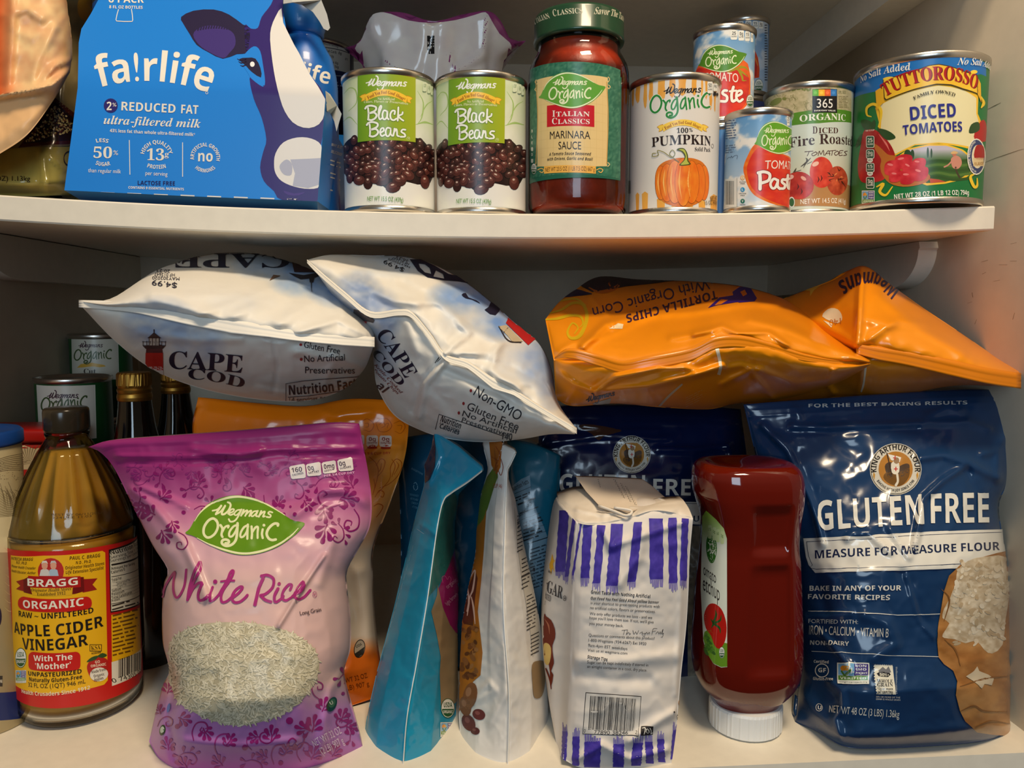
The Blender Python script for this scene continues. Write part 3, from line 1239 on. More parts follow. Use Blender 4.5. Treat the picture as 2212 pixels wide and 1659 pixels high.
b1x, b1y = can_at(742, 938, 300, .0375)
b2x, b2y = can_at(943, 1136, 300, .0375)
BEANS = 'matching black bean cans'
bean1 = food_can('can of black beans with a green label, next to the blue milk carton', b1x, b1y, shelf_under(b1x, .0375), .0375, .1115, (228, 228, 216), bean_art, BEANS)
az = lambda x, y: math.atan2(CAM[1] - y, CAM[0] - x)
bean2 = copy_thing(bean1, (b2x, b2y, shelf_under(b2x, .0375)), az(b2x, b2y) - az(b1x, b1y) - .07,
                   'can of black beans with a green label, next to the red sauce jar')


# ---------------------------------------------------------------- sauce jar
jx, jy = can_at(1141, 1357, 330, .042)
jz = shelf_under(jx, .042)
jar = thing('sauce_jar', (jx, jy, jz), 'glass jar of red marinara sauce with a dark green lid', 'jar')
jp = [(.0002, .003), (.030, .003), (.036, .001), (.0395, .003), (.0415, .009), (.042, .016), (.0422, .110), (.0418, .118), (.0405, .124), (.0375, .130), (.0350, .134), (.0342, .137),
      (.0342, .150)]
V, Fc = lathe(jp, jx, jy, jz, 96)
make('glass_jar', V, Fc, glass_mat('jar_glass'), jar)
sp_ = [(.0002, .005), (.034, .005), (.0388, .008), (.0400, .016), (.0403, .110), (.0398, .117), (.0385, .122), (.0355, .128), (.0328, .132), (.0322, .137), (.0322, .140), (.0002, .140)]
V, Fc = lathe(sp_, jx, jy, jz, 96)
make('sauce', V, Fc, finish('tomato_sauce', rough=0.35, spec=0.5, col=(168, 48, 14), mottle=0.25, bscale=120, bump=0.2), jar)


def jar_art(A):
    A.fr(680, 0, 3.16)
    def grn(U):
        n = fbm(U[:, 0] / 1.6, U[:, 1] / 1.6, 3)
        return lerp((30, 98, 78), (95, 150, 120), np.clip(.35 + n * 1.6, 0, 1))
    A.rect(1470, 478, 2086, 1222, grn)
    A.up()
    A.poly([(1518, 545), (1600, 525), (1750, 515), (1900, 520), (2000, 530), (1995, 1135), (1850, 1140), (1700, 1140), (1520, 1138)], (232, 202, 140))
    A.up()
    for x0, x1 in ((1510, 1522), (1992, 2002)):
        A.stroke([(x0, 560), (x1, 800), (x0, 1120)], 6, (205, 160, 90))
    for pts in ([(1512, 545), (1505, 560), (1515, 575), (1522, 560), (1515, 552)], [(2002, 525), (2012, 540), (2002, 560), (1996, 545)], [(2005, 580), (2016, 592), (2006, 606), (1998, 594)],
                [(1510, 600), (1503, 612), (1512, 622)], [(2000, 1110), (2012, 1122), (2000, 1136)], [(1512, 1110), (1504, 1124), (1516, 1136)]):
        A.stroke(pts, 5, (238, 205, 140))
    for i in range(9):
        A.line((1530, 600 + i * 60), (1990, 602 + i * 60), w=1.5, col=(222, 190, 126))
    for i in range(11):
        A.line((1545 + i * 42, 540), (1545 + i * 42, 1130), w=1.5, col=(222, 190, 126), lay=A.L)
    A.up()
    A.rect(1585, 722, 1908, 868, (200, 22, 40))
    A.up(2)
    A.fr(1160, 150, 13.825)
    leaf(A, (60, 840), (2035, 515), green=(98, 165, 60))
    A.fr(680, 0, 3.16)
    for s_, x0, x1, yb in (('TALIAN', 1648, 1876, 797), ('LASSICS', 1660, 1876, 848)):
        A.text('I' if s_[0] == 'T' else 'C', (1622 if s_[0] == 'T' else 1620, yb), ((1642 if s_[0] == 'T' else 1654), yb), 42, (245, 238, 228), 'sb')
        A.text(s_, (x0, yb), (x1, yb), 33, (245, 238, 228), 'sb')
    A.text('MARINARA', (1606, 950), (1880, 950), 52, (40, 30, 26), 'n')
    A.text('SAUCE', (1664, 1020), (1818, 1020), 52, (40, 30, 26), 'n')
    A.text('A Tomato Sauce Seasoned', (1600, 1064), (1886, 1062), 20, (60, 46, 34), 'bi')
    A.text('with Onions, Garlic and Basil', (1588, 1098), (1898, 1098), 20, (60, 46, 34), 'bi')
    A.rect(1566, 1136, 1918, 1186, (240, 180, 80))
    A.up()
    A.text('NET WT 23.5 OZ (1 LB 7.5 OZ) 667 g', (1576, 1174), (1910, 1170), 28, (70, 40, 20), 'n')
    for x in (1545, 1945):
        A.stroke([(x - 22, 1160), (x, 1150), (x + 20, 1160), (x + 8, 1178), (x - 8, 1170)], 6, (235, 190, 100))
    usda(A, 1497, 1152, 19, 38)
    for i in range(6):
        A.text('BLEND4'[i], (1480, 905 + i * 40), (1490, 905 + i * 40), 20, (225, 225, 205), 'b') if i not in (3, 5) else A.rr(1478, 885 + i * 40, 1492, 912 + i * 40, 5, (225, 225, 205))


A = Art(CylChart(jx, jy, .0424), seg=1.9)
jar_art(A)
zt, zb_ = A.ch.inv([(1230, 156), (1230, 384)])[:, 1] / 1000
ha = A.ch.inv([(680 + 1470 / 3.16, 270), (680 + 2086 / 3.16, 270)])[:, 0] / 1000 / .0424
aa = np.linspace(ha[0] - .02, ha[1] + .02, 40) + A.ch.a0
V = [(jx + .0424 * math.cos(a), jy + .0424 * math.sin(a), z) for z in (zb_, zt) for a in aa]
make('paper_label', V, [(i, i + 1, 41 + i, 40 + i) for i in range(39)], can_paper, jar, colors=(30, 98, 78), art=A,
     normals=[(math.cos(a), math.sin(a), 0) for z in (0, 1) for a in aa])
LR = .0372
V, Fc = lathe([(LR - .003, .1425), (LR, .1425), (LR + .0006, .1445), (LR, .1455), (LR, .1615), (LR - .0012, .1638), (LR - .004, .1646), (LR - .008, .1640), (.0002, .1636)], jx, jy, jz, 96)
A = Art(CylChart(jx, jy, LR), seg=2.5)
A.fr(680, 0, 3.16)
for s_, a, b, h in (('I', (1503, 168), (1510, 163), 46), ('TALIAN', (1514, 160), (1608, 124), 36), ('C', (1628, 112), (1652, 108), 46), ('LASSICS', (1656, 106), (1828, 91), 36),
                    ('Savor The Taste', (1905, 96), (2108, 150), 46)):
    A.text(s_, a, b, h, (225, 218, 190), 'sb')
make('lid', V, Fc, finish('jar_lid_green', rough=0.3, spec=0.5, coat=0.3), jar, colors=(26, 66, 44), art=A)


# ---------------------------------------------------------------- pumpkin can
def pumpkin_art(A):
    A.fr(1340, 0, 2.5367)
    r = random.Random(3)
    org = lambda U: lerp((226, 150, 50), (240, 186, 96), .5 + fbm(U[:, 0] / 5, U[:, 1] / 9, 2))
    for x0, x1, y1 in ((62, 76, 580), (84, 108, 560), (128, 146, 590), (158, 178, 570), (205, 246, 545), (268, 300, 530), (318, 360, 520), (392, 418, 520), (440, 452, 530), (463, 478, 540), (488, 502, 600), (512, 524, 610)):
        P = [(x0, 400), (x1, 400)] + [(x1 + r.uniform(-3, 3), 400 + (y1 - 400) * k / 4) for k in (1, 2, 3)] + [(x1 - 3, y1 - 8), ((x0 + x1) / 2, y1 + 6), (x0 + 2, y1 - 10)] + \
            [(x0 + r.uniform(-3, 3), 400 + (y1 - 400) * k / 4) for k in (3, 2, 1)]
        A.poly(P, org)
    for x0, x1, y0 in ((84, 104, 1060), (118, 152, 1055), (200, 245, 1085), (280, 322, 1120), (356, 398, 1118), (428, 466, 1100), (492, 530, 1070)):
        A.poly([(x0, y0 + 8), ((x0 + x1) / 2, y0 - 6), (x1, y0 + 6), (x1 - 3, 1165), (x0 + 3, 1165)], org)
    A.up()
    wegmans(A, (240, 512), (443, 505), (28, 22, 22), hs=1.05)
    organic(A, (162, 612), (498, 590), (240, 240, 232), hs=1.0, ws=1.5)
    A.up()
    organic(A, (162, 612), (498, 590), (40, 135, 60), hs=1.0)
    banner(A, 236, 722, 448, 722, 34, 34, col=(248, 208, 80))
    A.up(4)
    A.text('100', (309, 728), (372, 728), 26, (40, 34, 30), 'sb')
    A.text('%', (377, 722), (396, 722), 20, (40, 34, 30), 'sb')
    A.text('PUMPKIN', (173, 806), (494, 800), 52, (40, 24, 22), 'sb')
    A.text('Solid Pack', (407, 828), (492, 832), 22, (60, 50, 44), 'sb')
    A.ell(504, 800, 7, 12, (120, 110, 100), r0=.8)
    # drawing of the pumpkin
    A.poly([(192, 1000), (200, 930), (235, 890), (300, 868), (345, 865), (400, 868), (450, 890), (480, 940), (485, 1000), (470, 1060), (430, 1110), (360, 1135), (290, 1128), (225, 1095)], (214, 116, 30), sm=4)
    A.up()
    for i, (cx, rx, c) in enumerate(((222, 30, (238, 140, 40)), (458, 26, (238, 138, 36)), (256, 38, (244, 150, 44)), (428, 36, (236, 128, 32)), (298, 42, (246, 160, 56)), (390, 40, (240, 138, 36)), (344, 44, (245, 150, 44)))):
        y0 = 1002 - (1 if abs(cx - 344) < 80 else 0) * 4
        ry = 132 - abs(cx - 344) * .32
        A.ell(cx, y0, rx + 2, ry + 2, (150, 66, 16), lay=A.L)
        A.ell(cx, y0, rx, ry, lambda U, c=c: lerp(c, (232, 108, 24), .5 + 1.8 * fbm(U[:, 0] / 2.2, U[:, 1] / 6, 2)), lay=A.L + 1)
        A.stroke([(cx - rx * .3, y0 - ry * .7), (cx - rx * .5, y0), (cx - rx * .2, y0 + ry * .7)], [1, 8, 1], (252, 190, 100), lay=A.L + 2)
        A.up()
    A.up(3)
    A.poly([(322, 905), (345, 880), (352, 855), (335, 830), (308, 822), (322, 812), (350, 815), (368, 845), (372, 880), (385, 900), (352, 908)], (70, 80, 24), sm=3)
    A.poly([(330, 902), (350, 880), (357, 855), (342, 830), (320, 820), (348, 819), (362, 848), (366, 882), (376, 898), (352, 903)], (182, 190, 80), sm=3, lay=A.L + 1)
    A.stroke([(322, 890), (290, 865), (270, 845), (285, 822), (300, 842), (280, 862), (240, 835), (205, 825), (210, 850), (180, 858), (178, 842), (196, 840)], 4, (130, 128, 70))
    facts_up(A, [(475, 448, 503, 512, '50', 'CALORIES'), (507, 458, 528, 500, '0g', '')])
    A.ell(515, 514, 9, 11, (30, 26, 26), lay=A.L)
    A.ell(529, 518, 5, 9, (30, 26, 26), lay=A.L)
    A.text('NET WT', (493, 1100), (526, 1096), 22, (60, 40, 30), 'n')
    A.text('15 OZ (425g)', (463, 1124), (526, 1118), 22, (60, 40, 30), 'n')
    barcode(A, 47, 990, 62, 1060, 5, (70, 64, 60), 12)


px_, py_ = can_at(1359, 1553, 320, .0375)
food_can('white can of pumpkin with orange stripes and a pumpkin drawing', px_, py_, shelf_under(px_, .0375), .0375, .1115, (226, 222, 216), pumpkin_art)


# ---------------------------------------------------------------- tomato paste cans
def sky(U):
    h = (U[:, 1] - U[:, 1].min()) / max(np.ptp(U[:, 1]), 1)
    c = lerp((214, 222, 228), (92, 150, 205), h * 1.1)
    n = fbm(U[:, 0] / 13, U[:, 1] / 10, 4)
    return lerp(c, (236, 234, 228), np.clip((n + .03) * 7, 0, 1))


def paste_art(A):
    A.fr(1560, 230, 7.2125)
    A.rect(20, 60, 1085, 1640, sky)
    A.up()
    A.poly([(330, 950), (400, 760), (480, 620), (560, 590), (760, 700), (1000, 760), (1085, 900), (1085, 1580), (1000, 1580), (820, 1530), (640, 1460), (500, 1380), (410, 1260), (360, 1120)],
           lambda U: lerp((240, 130, 40), (226, 92, 34), .5 + 2 * fbm(U[:, 0] / 3, U[:, 1] / 3, 2)), sm=3)
    A.up()
    A.poly([(385, 980), (440, 800), (520, 680), (600, 640), (780, 720), (1000, 780), (1085, 920), (1085, 1550), (980, 1545), (830, 1500), (650, 1420), (520, 1330), (430, 1200)],
           lambda U: lerp((212, 44, 32), (232, 78, 44), .45 + 1.7 * fbm(U[:, 0] / 9, U[:, 1] / 4, 3)), sm=3)
    A.up()
    leaf(A, (505, 585), (1250, 440), hs=1.25, green=(100, 165, 40))
    A.text('TOMATO', (662, 975), (1090, 1000), 130, (245, 238, 226), 'n')
    P = [([(585, 1035), (592, 1150), (590, 1285)], 52), ([(560, 1035), (650, 1018), (738, 1055), (722, 1150), (610, 1195)], 46),
         ([(862, 1150), (800, 1128), (752, 1200), (772, 1268), (820, 1268), (860, 1190)], 40), ([(866, 1150), (860, 1240), (895, 1282)], 42),
         ([(985, 1145), (940, 1138), (930, 1180), (975, 1222), (960, 1275), (895, 1278)], 40),
         ([(1022, 1072), (1012, 1200), (1035, 1282), (1060, 1260)], 40), ([(985, 1135), (1065, 1122)], 32), ([(1060, 1215), (1090, 1170), (1075, 1140), (1055, 1220), (1085, 1290)], 34)]
    idm = lambda P_: np.asarray(P_, float)
    idm.k = 1.0
    draw(A, P, idm, (150, 24, 24), 1.5)
    A.up()
    draw(A, P, idm, (246, 240, 230))
    A.lines(55, 175, 225, 520, 9, (70, 100, 140), w=.42, seed=3, slope=-.12)
    A.lines(55, 600, 215, 740, 4, (80, 105, 140), w=.42, seed=4, slope=-.12)
    A.stroke([(80, 820), (110, 790), (130, 800), (150, 770), (160, 800), (190, 770), (240, 765), (230, 820)], 6, (60, 80, 110))
    A.rect(50, 1130, 232, 1565, (226, 226, 220))
    A.up()
    barcode(A, 60, 1160, 190, 1530, 8)
    A.line((232, 1115), (232, 1565), w=4, col=(50, 50, 50))
    for y, c, l in ((1112, (230, 170, 60), 'G'), (1295, (50, 150, 205), 'L'), (1475, (30, 110, 95), 'V')):
        A.ell(320, y, 34, 36, c)
        A.ell(320, y, 25, 27, (240, 236, 220), lay=A.L + 1) if l == 'G' else None
        A.text(l, (308, y + 17), (332, y + 17), 36, (240, 240, 235) if l != 'G' else c, 'b', lay=A.L + 2)
    for y, t_ in ((1185, 'GLUTEN'), (1212, 'FREE'), (1365, 'LACTOSE'), (1395, 'FREE'), (1540, 'VEGAN')):
        A.text(t_, (320 - 8 * len(t_), y), (320 + 8 * len(t_), y), 18, (80, 80, 80), 'b')
    facts_up(A, [(1005, 140, 1048, 300, '25', 'CAL')])


def paste_art_top(A):
    A.fr(1440, 0, 6.382)
    A.rect(345, 380, 1215, 1640, sky)
    A.up()
    A.poly([(440, 900), (600, 960), (800, 970), (960, 900), (1060, 830), (1120, 880), (1155, 1050), (1155, 1300), (1120, 1430), (1060, 1500), (720, 1640), (400, 1640), (360, 1300), (380, 1050)],
           lambda U: lerp((240, 110, 40), (228, 92, 34), .5 + 2 * fbm(U[:, 0] / 3, U[:, 1] / 3, 2)))
    A.up()
    A.poly([(450, 930), (600, 975), (800, 990), (980, 960), (1080, 1010), (1135, 1080), (1130, 1300), (1080, 1440), (980, 1530), (700, 1640), (420, 1640), (380, 1300), (400, 1050)],
           lambda U: lerp((196, 36, 34), (222, 70, 44), .45 + 1.7 * fbm(U[:, 0] / 9, U[:, 1] / 4, 3)), sm=2)
    A.up()
    for pts in ([(850, 985), (960, 950), (1040, 900)], [(980, 960), (1060, 1010), (1120, 1060)], [(1000, 980), (1040, 1060), (1050, 1110), (1100, 1110)], [(1000, 930), (1080, 930), (1130, 980)]):
        A.stroke(pts, [30, 26, 6], (160, 150, 40))
    leaf(A, (440, 905), (1100, 740), hs=1.05, green=(84, 140, 40))
    A.text('TOMATO', (520, 1130), (985, 1140), 120, (244, 236, 224), 'n')
    P = [([(830, 1250), (790, 1250), (770, 1290), (830, 1330), (820, 1395), (735, 1395)], 36), ([(920, 1200), (895, 1300), (905, 1395), (950, 1380)], 38), ([(870, 1260), (960, 1250)], 28),
         ([(960, 1330), (1030, 1290), (1020, 1250), (970, 1270), (960, 1350), (1000, 1400), (1045, 1370)], 34),
         ([(700, 1260), (640, 1270), (620, 1340), (650, 1395), (700, 1350)], 34)]
    idm = lambda P_: np.asarray(P_, float)
    idm.k = 1.0
    draw(A, P, idm, (150, 24, 24), 1.4)
    A.up()
    draw(A, P, idm, (246, 240, 230))
    usda(A, 1148, 1390, 52, 88)
    facts_up(A, [(882, 415, 972, 548, '25', 'CALORIES'), (990, 420, 1066, 560, '0g', 'SAT FAT'), (1080, 430, 1146, 566, '15', 'SODIUM'), (1156, 455, 1192, 580, '3g', '')])


def paste_art_back(A):
    A.fr(1440, 0, 6.382)
    A.rect(720, 240, 1392, 1350, lambda U: lerp(sky(U), (120, 150, 190), .35))
    A.up()
    A.poly([(1080, 700), (1215, 690), (1260, 800), (1280, 950), (1275, 1070), (1180, 1085), (1080, 1085)], (214, 70, 36))
    A.poly([(1120, 900), (1215, 840), (1245, 900), (1240, 1050), (1100, 1080)], (186, 36, 30), lay=A.L + 1)
    A.stroke([(1212, 790), (1240, 850), (1250, 900)], 12, (220, 140, 50), lay=A.L + 2)
    usda(A, 1270, 1178, 60, 92)
    facts_up(A, [(985, 290, 1060, 400, '25', ''), (1085, 285, 1172, 395, '0g', 'SAT FAT'), (1184, 288, 1258, 392, '15', 'SODIUM'), (1270, 298, 1330, 395, '3g', 'SUGARS')])
    A.lines(1350, 330, 1392, 1120, 22, (50, 60, 80), seed=5)


qx, qy = can_at(1565, 1708, 350, .0265)
ph = .0825
food_can('small tomato paste can with a blue sky label, on the shelf at the front', qx, qy, shelf_under(qx, .0265), .0265, ph, (140, 178, 214), paste_art)
qx, qy = can_at(1497, 1630, 150, .0265)
z_ = shelf_under(qx, .0265)
food_can('small blue can mostly hidden under another tomato paste can', qx, qy, z_, .0265, ph, (70, 130, 190))
food_can('small tomato paste can stacked on top, just above the pumpkin can', qx, qy, z_ + ph + .0002, .0265, ph, (140, 178, 214), paste_art_top)
qx, qy = can_at(1552, 1660, 130, .0265)
z_ = shelf_under(qx, .0265)
top_z = W(1606, 31, qy - .0265)[2]
food_can('slim dark navy can underneath the rearmost tomato paste can', qx, qy, z_, .0265, top_z - ph - z_ - .0003, (60, 66, 110))
food_can('rearmost tomato paste can, stacked high behind another paste can', qx, qy, top_z - ph, .0265, ph, (120, 150, 190), paste_art_back)


# ---------------------------------------------------------------- roasted tomato can
def roasted_art(A):
    A.fr(1640, 0, 3.867)
    def kraft(U):
        return lerp((196, 184, 148), (170, 160, 122), .5 + 2 * fbm(U[:, 0] / 2, U[:, 1] / 2, 3))
    A.poly([(20, 850), (100, 760), (250, 715), (400, 695), (600, 690), (770, 720), (770, 935), (600, 940), (270, 945), (20, 1000)], kraft)
    A.poly([(20, 1100), (270, 1030), (770, 1030), (772, 1760), (20, 1760)],
           lambda U: lerp((206, 200, 172), (204, 214, 204), (U[:, 1] - U[:, 1].min() - 20) / 45))
    A.up()
    A.poly([(20, 1040), (268, 948), (500, 938), (770, 935), (770, 1028), (500, 1030), (268, 1050), (20, 1140)], (84, 138, 42))
    r = random.Random(2)
    for i in range(10):
        x, y = 235 + i * 21, 745 + 6 * math.sin(i)
        A.ell(x, y, 9, 15, (122, 130, 70), rot=-.6 + (i % 2) * 1.2)
    for k in range(16):
        x, y = r.uniform(60, 430), r.uniform(780, 930)
        a = r.uniform(0, 6)
        A.stroke([(x, y), (x + 25 * math.cos(a), y + 25 * math.sin(a)), (x + 45 * math.cos(a + .5), y + 45 * math.sin(a + .5))], 4, (120, 116, 70))
        A.ell(x + 40 * math.cos(a), y + 40 * math.sin(a), 16, 9, (140, 140, 86), rot=a, lay=A.L, r0=.75)
    A.ell(140, 850, 55, 26, (120, 130, 66), rot=-.5)
    A.ell(210, 825, 18, 14, (120, 130, 66))
    A.lines(662, 800, 745, 905, 8, (120, 110, 76), seed=3)
    A.text('PURE', (662, 785), (724, 785), 26, (110, 110, 70), 'sb')
    for i in range(6):
        A.ell(500 + i * 36 - 30, 712 + (i % 2) * 10, 16, 9, (140, 150, 80), rot=.5)
    A.up()
    A.rect(444, 745, 650, 944, (24, 20, 22))
    A.up()
    for i, c in enumerate(((100, 180, 60), (245, 185, 50), (230, 100, 50), (50, 120, 190))):
        A.rect(446 + i * 50, 747, 446 + (i + 1) * 50, 802, c)
        A.ell(470 + i * 50, 775, 14, 14, tuple(min(255, k + 25) for k in c), lay=A.L + 1)
    A.text('365', (480, 900), (612, 902), 74, (244, 242, 236), 'n')
    A.text('EVERYDAY VALUE', (460, 932), (636, 932), 13, (235, 235, 230), 'b')
    A.text('ORGANIC', (338, 1018), (720, 1012), 54, (238, 240, 225), 'sb')
    A.text('D', (446, 1116), (486, 1116), 60, (76, 40, 32), 'sb')
    A.text('ICED', (496, 1114), (658, 1114), 46, (76, 40, 32), 'sb')
    A.text('Fire Roasted', (250, 1236), (772, 1224), 84, (64, 42, 38), 'sb')
    tom = [([(382, 1268), (450, 1262)], 6), ([(418, 1266), (402, 1302)], 6), ([(470, 1270), (440, 1285), (452, 1302), (485, 1280), (470, 1268)], 6), ([(492, 1300), (502, 1262), (515, 1290), (535, 1255), (540, 1296)], 6),
           ([(548, 1298), (578, 1258), (590, 1296)], 6), ([(555, 1284), (592, 1280)], 5), ([(585, 1262), (640, 1256)], 6), ([(612, 1260), (605, 1298)], 6), ([(650, 1262), (628, 1280), (640, 1298), (665, 1276), (650, 1260)], 6),
           ([(700, 1258), (672, 1262), (668, 1298), (695, 1296)], 6), ([(668, 1278), (690, 1276)], 5), ([(735, 1262), (712, 1268), (722, 1282), (728, 1294), (704, 1300)], 6)]
    for p, w in tom:
        A.stroke(p, w, (84, 50, 40))
    A.up()
    A.poly([(20, 1600), (270, 1560), (560, 1540), (770, 1560), (770, 1760), (20, 1760)], (176, 128, 80))
    def tomc(c0, c1):
        return lambda U: lerp(c0, c1, .5 + 1.6 * fbm(U[:, 0] / 4, U[:, 1] / 4, 3))
    A.up()
    A.ell(520, 1440, 98, 130, tomc((196, 46, 34), (224, 84, 60)), n=28)
    A.ell(650, 1510, 88, 122, tomc((150, 48, 30), (214, 96, 58)), n=28)
    A.up()
    A.ell(330, 1550, 126, 116, tomc((160, 36, 32), (206, 66, 50)), n=28)
    A.up()
    A.ell(470, 1370, 30, 18, (240, 190, 170), rot=-.5)
    A.ell(260, 1480, 30, 20, (235, 180, 165), rot=-.3)
    A.ell(370, 1490, 26, 14, (235, 170, 150), rot=.6)
    for k in range(10):
        x, y = 650 + r.uniform(-60, 60), 1480 + r.uniform(-70, 90)
        A.stroke([(x, y), (x + r.uniform(-25, 25), y + r.uniform(-20, 20)), (x + r.uniform(-40, 40), y + r.uniform(-30, 30))], [3, 10, 2], r.choice([(60, 28, 22), (230, 140, 80), (90, 40, 26)]))
    for pts in ([(350, 1390), (390, 1360), (430, 1320)], [(370, 1400), (400, 1340), (390, 1320)], [(400, 1370), (440, 1350)], [(285, 1440), (300, 1425), (310, 1405)], [(290, 1440), (350, 1420)]):
        A.stroke(pts, [4, 14, 4], (74, 62, 44))
    for x, y in ((490, 1500), (320, 1560), (350, 1600), (515, 1490)):
        A.stroke([(x, y - 25), (x + 8, y), (x - 4, y + 25)], [3, 11, 3], (80, 26, 22))
    A.text('NET WT 14.5 OZ (411g)', (345, 1706), (720, 1702), 40, (244, 240, 230), 'n')
    A.ell(272, 1690, 26, 46, (230, 232, 225), lay=A.L, r0=.8)
    A.ell(272, 1690, 20, 34, (60, 100, 60))


rx_, ry_ = can_at(1648, 1840, 330, .0375)
food_can('can of fire roasted tomatoes with a tan and green botanical label', rx_, ry_, shelf_under(rx_, .0375), .0375, .1125, (204, 208, 192), roasted_art)


# ---------------------------------------------------------------- big diced tomato can
def diced_art(A):
    A.fr(1640, 0, 3.867)
    def grn(U):
        return lerp((18, 110, 56), (30, 128, 66), .5 + fbm(U[:, 0] / 20, U[:, 1] / 20, 2))
    A.rect(770, 500, 1900, 1720, grn)
    A.up()
    A.poly([(770, 690), (850, 590), (1000, 520), (1200, 475), (1500, 455), (1700, 470), (1895, 530), (1895, 640), (1850, 620), (1500, 700), (1000, 760), (770, 830)], (24, 112, 190))
    A.up()
    # cream panel with yellow frame
    A.poly([(970, 900), (1050, 800), (1250, 740), (1500, 690), (1700, 720), (1830, 800), (1825, 950), (1850, 1010), (1870, 1180), (1800, 1260), (1500, 1200), (1300, 1215), (1140, 1300), (1000, 1200), (1000, 1020)], (246, 196, 50))
    A.up()
    A.poly([(1010, 880), (1080, 840), (1250, 770), (1500, 715), (1700, 750), (1812, 820), (1812, 950), (1830, 1010), (1840, 1170), (1800, 1240), (1500, 1190), (1300, 1205), (1140, 1285), (1010, 1180), (1020, 1010)], (236, 226, 178))
    A.up()
    # landscape under the arch
    A.poly([(1140, 1320), (1250, 1240), (1420, 1205), (1560, 1205), (1700, 1250), (1780, 1320), (1785, 1440), (1700, 1500), (1550, 1535), (1400, 1550), (1200, 1480)], (246, 196, 50))
    A.up()
    A.poly([(1160, 1320), (1260, 1250), (1420, 1218), (1560, 1218), (1690, 1260), (1765, 1325), (1768, 1430), (1690, 1485), (1550, 1520), (1400, 1530), (1220, 1460)],
           lambda U: lerp((56, 96, 40), (196, 190, 205), (U[:, 1] - U[:, 1].min() - 17) / 9))
    A.up()
    for k in range(5):
        y = 1350 + k * 38
        A.stroke([(1330, y + 20), (1480, y - 8 - k * 4), (1620, y), (1762, y - 14)], 22, ((50, 84, 34), (84, 120, 52))[k % 2])
    for x, y, w, h in ((1280, 1290, 16, 40), (1408, 1275, 9, 45), (1438, 1280, 8, 40), (1240, 1290, 30, 40)):
        A.ell(x, y, w, h, (44, 74, 40))
    A.up()
    A.poly([(1600, 1330), (1640, 1300), (1680, 1320), (1690, 1370), (1660, 1410), (1615, 1400)], (206, 140, 120), sm=3)
    A.ell(1628, 1288, 18, 18, (196, 120, 96))
    A.poly([(1600, 1276), (1625, 1262), (1655, 1272), (1652, 1284), (1605, 1286)], (222, 180, 120), sm=2, lay=A.L + 1)
    A.stroke([(1605, 1350), (1575, 1380), (1545, 1395)], 12, (206, 140, 120))
    A.stroke([(1640, 1400), (1650, 1440), (1672, 1480)], 16, (70, 60, 44))
    A.poly([(1420, 1490), (1500, 1500), (1560, 1520), (1430, 1530)], (196, 84, 60))
    # plum tomatoes at the left edge
    def red(U):
        return lerp((150, 20, 26), (206, 50, 44), .45 + 1.5 * fbm(U[:, 0] / 6, U[:, 1] / 9, 2))
    A.poly([(880, 1090), (960, 1080), (1060, 1160), (1120, 1250), (1130, 1330), (1060, 1480), (980, 1520), (860, 1520), (825, 1400), (850, 1220)], red, sm=4)
    A.up()
    A.stroke([(1000, 1120), (1060, 1200), (1090, 1260)], [3, 16, 3], (228, 120, 110))
    for P in ([(850, 1010), (900, 1000), (960, 1040), (940, 1075), (880, 1080)], [(920, 1070), (960, 1000), (975, 1040), (960, 1080)], [(990, 1075), (1060, 1085), (1120, 1120), (1138, 1155), (1070, 1170), (1020, 1130)],
              [(805, 1230), (830, 1150), (862, 1120), (850, 1200)]):
        A.poly(P, (44, 78, 40), sm=3)
    # spoon with diced tomatoes
    A.up()
    A.poly([(960, 1200), (1010, 1230), (1075, 1290), (1130, 1300), (1180, 1320), (1300, 1400), (1420, 1460), (1410, 1510), (1330, 1545), (1200, 1560), (1090, 1530), (1030, 1460), (1012, 1390), (1020, 1330), (970, 1250)], (190, 110, 44), sm=3)
    A.up()
    for cx, cy, a, b, ro in ((1110, 1400, 72, 62, .2), (1200, 1350, 78, 60, -.2), (1330, 1370, 60, 50, .1), (1340, 1450, 70, 60, .3), (1240, 1480, 72, 58, 0), (1250, 1400, 60, 50, .5), (1140, 1470, 60, 50, .1)):
        P = [(cx + a * c_ - b * s_ * .25, cy + b * s_) for c_, s_ in ((-.9, -.5), (-.2, -1), (.8, -.8), (1, .3), (.5, 1), (-.6, .9))]
        A.poly(P, lambda U: lerp((190, 26, 40), (228, 70, 76), .45 + 1.8 * fbm(U[:, 0] / 4, U[:, 1] / 4, 3)), sm=3)
        A.ell(cx - a * .2, cy - b * .4, a * .35, b * .16, (240, 130, 130), rot=ro, lay=A.L + 1)
        A.up()
    A.up(2)
    # yellow scrolls
    for pts in ([(1000, 1060), (1020, 980), (1015, 910), (960, 870), (905, 900), (905, 960), (940, 975)], [(985, 1560), (1040, 1535), (1010, 1600), (1060, 1630), (1115, 1560)],
                [(1800, 1450), (1760, 1480), (1790, 1560), (1815, 1550), (1815, 1490)], [(1850, 900), (1870, 860), (1850, 810)]):
        A.stroke(pts, [10, 26, 22, 8], (246, 206, 50))
    # name ribbon
    A.poly([(1038, 660), (1130, 640), (1300, 590), (1420, 545), (1500, 535), (1600, 555), (1720, 600), (1815, 625), (1825, 790), (1700, 750), (1600, 715), (1480, 708), (1300, 750), (1060, 840), (1045, 820)], (60, 50, 30))
    A.poly([(975, 760), (1040, 720), (1045, 850), (1020, 880), (985, 920)], (236, 180, 40))
    A.poly([(1815, 640), (1845, 700), (1850, 860), (1820, 790)], (236, 180, 40))
    A.up()
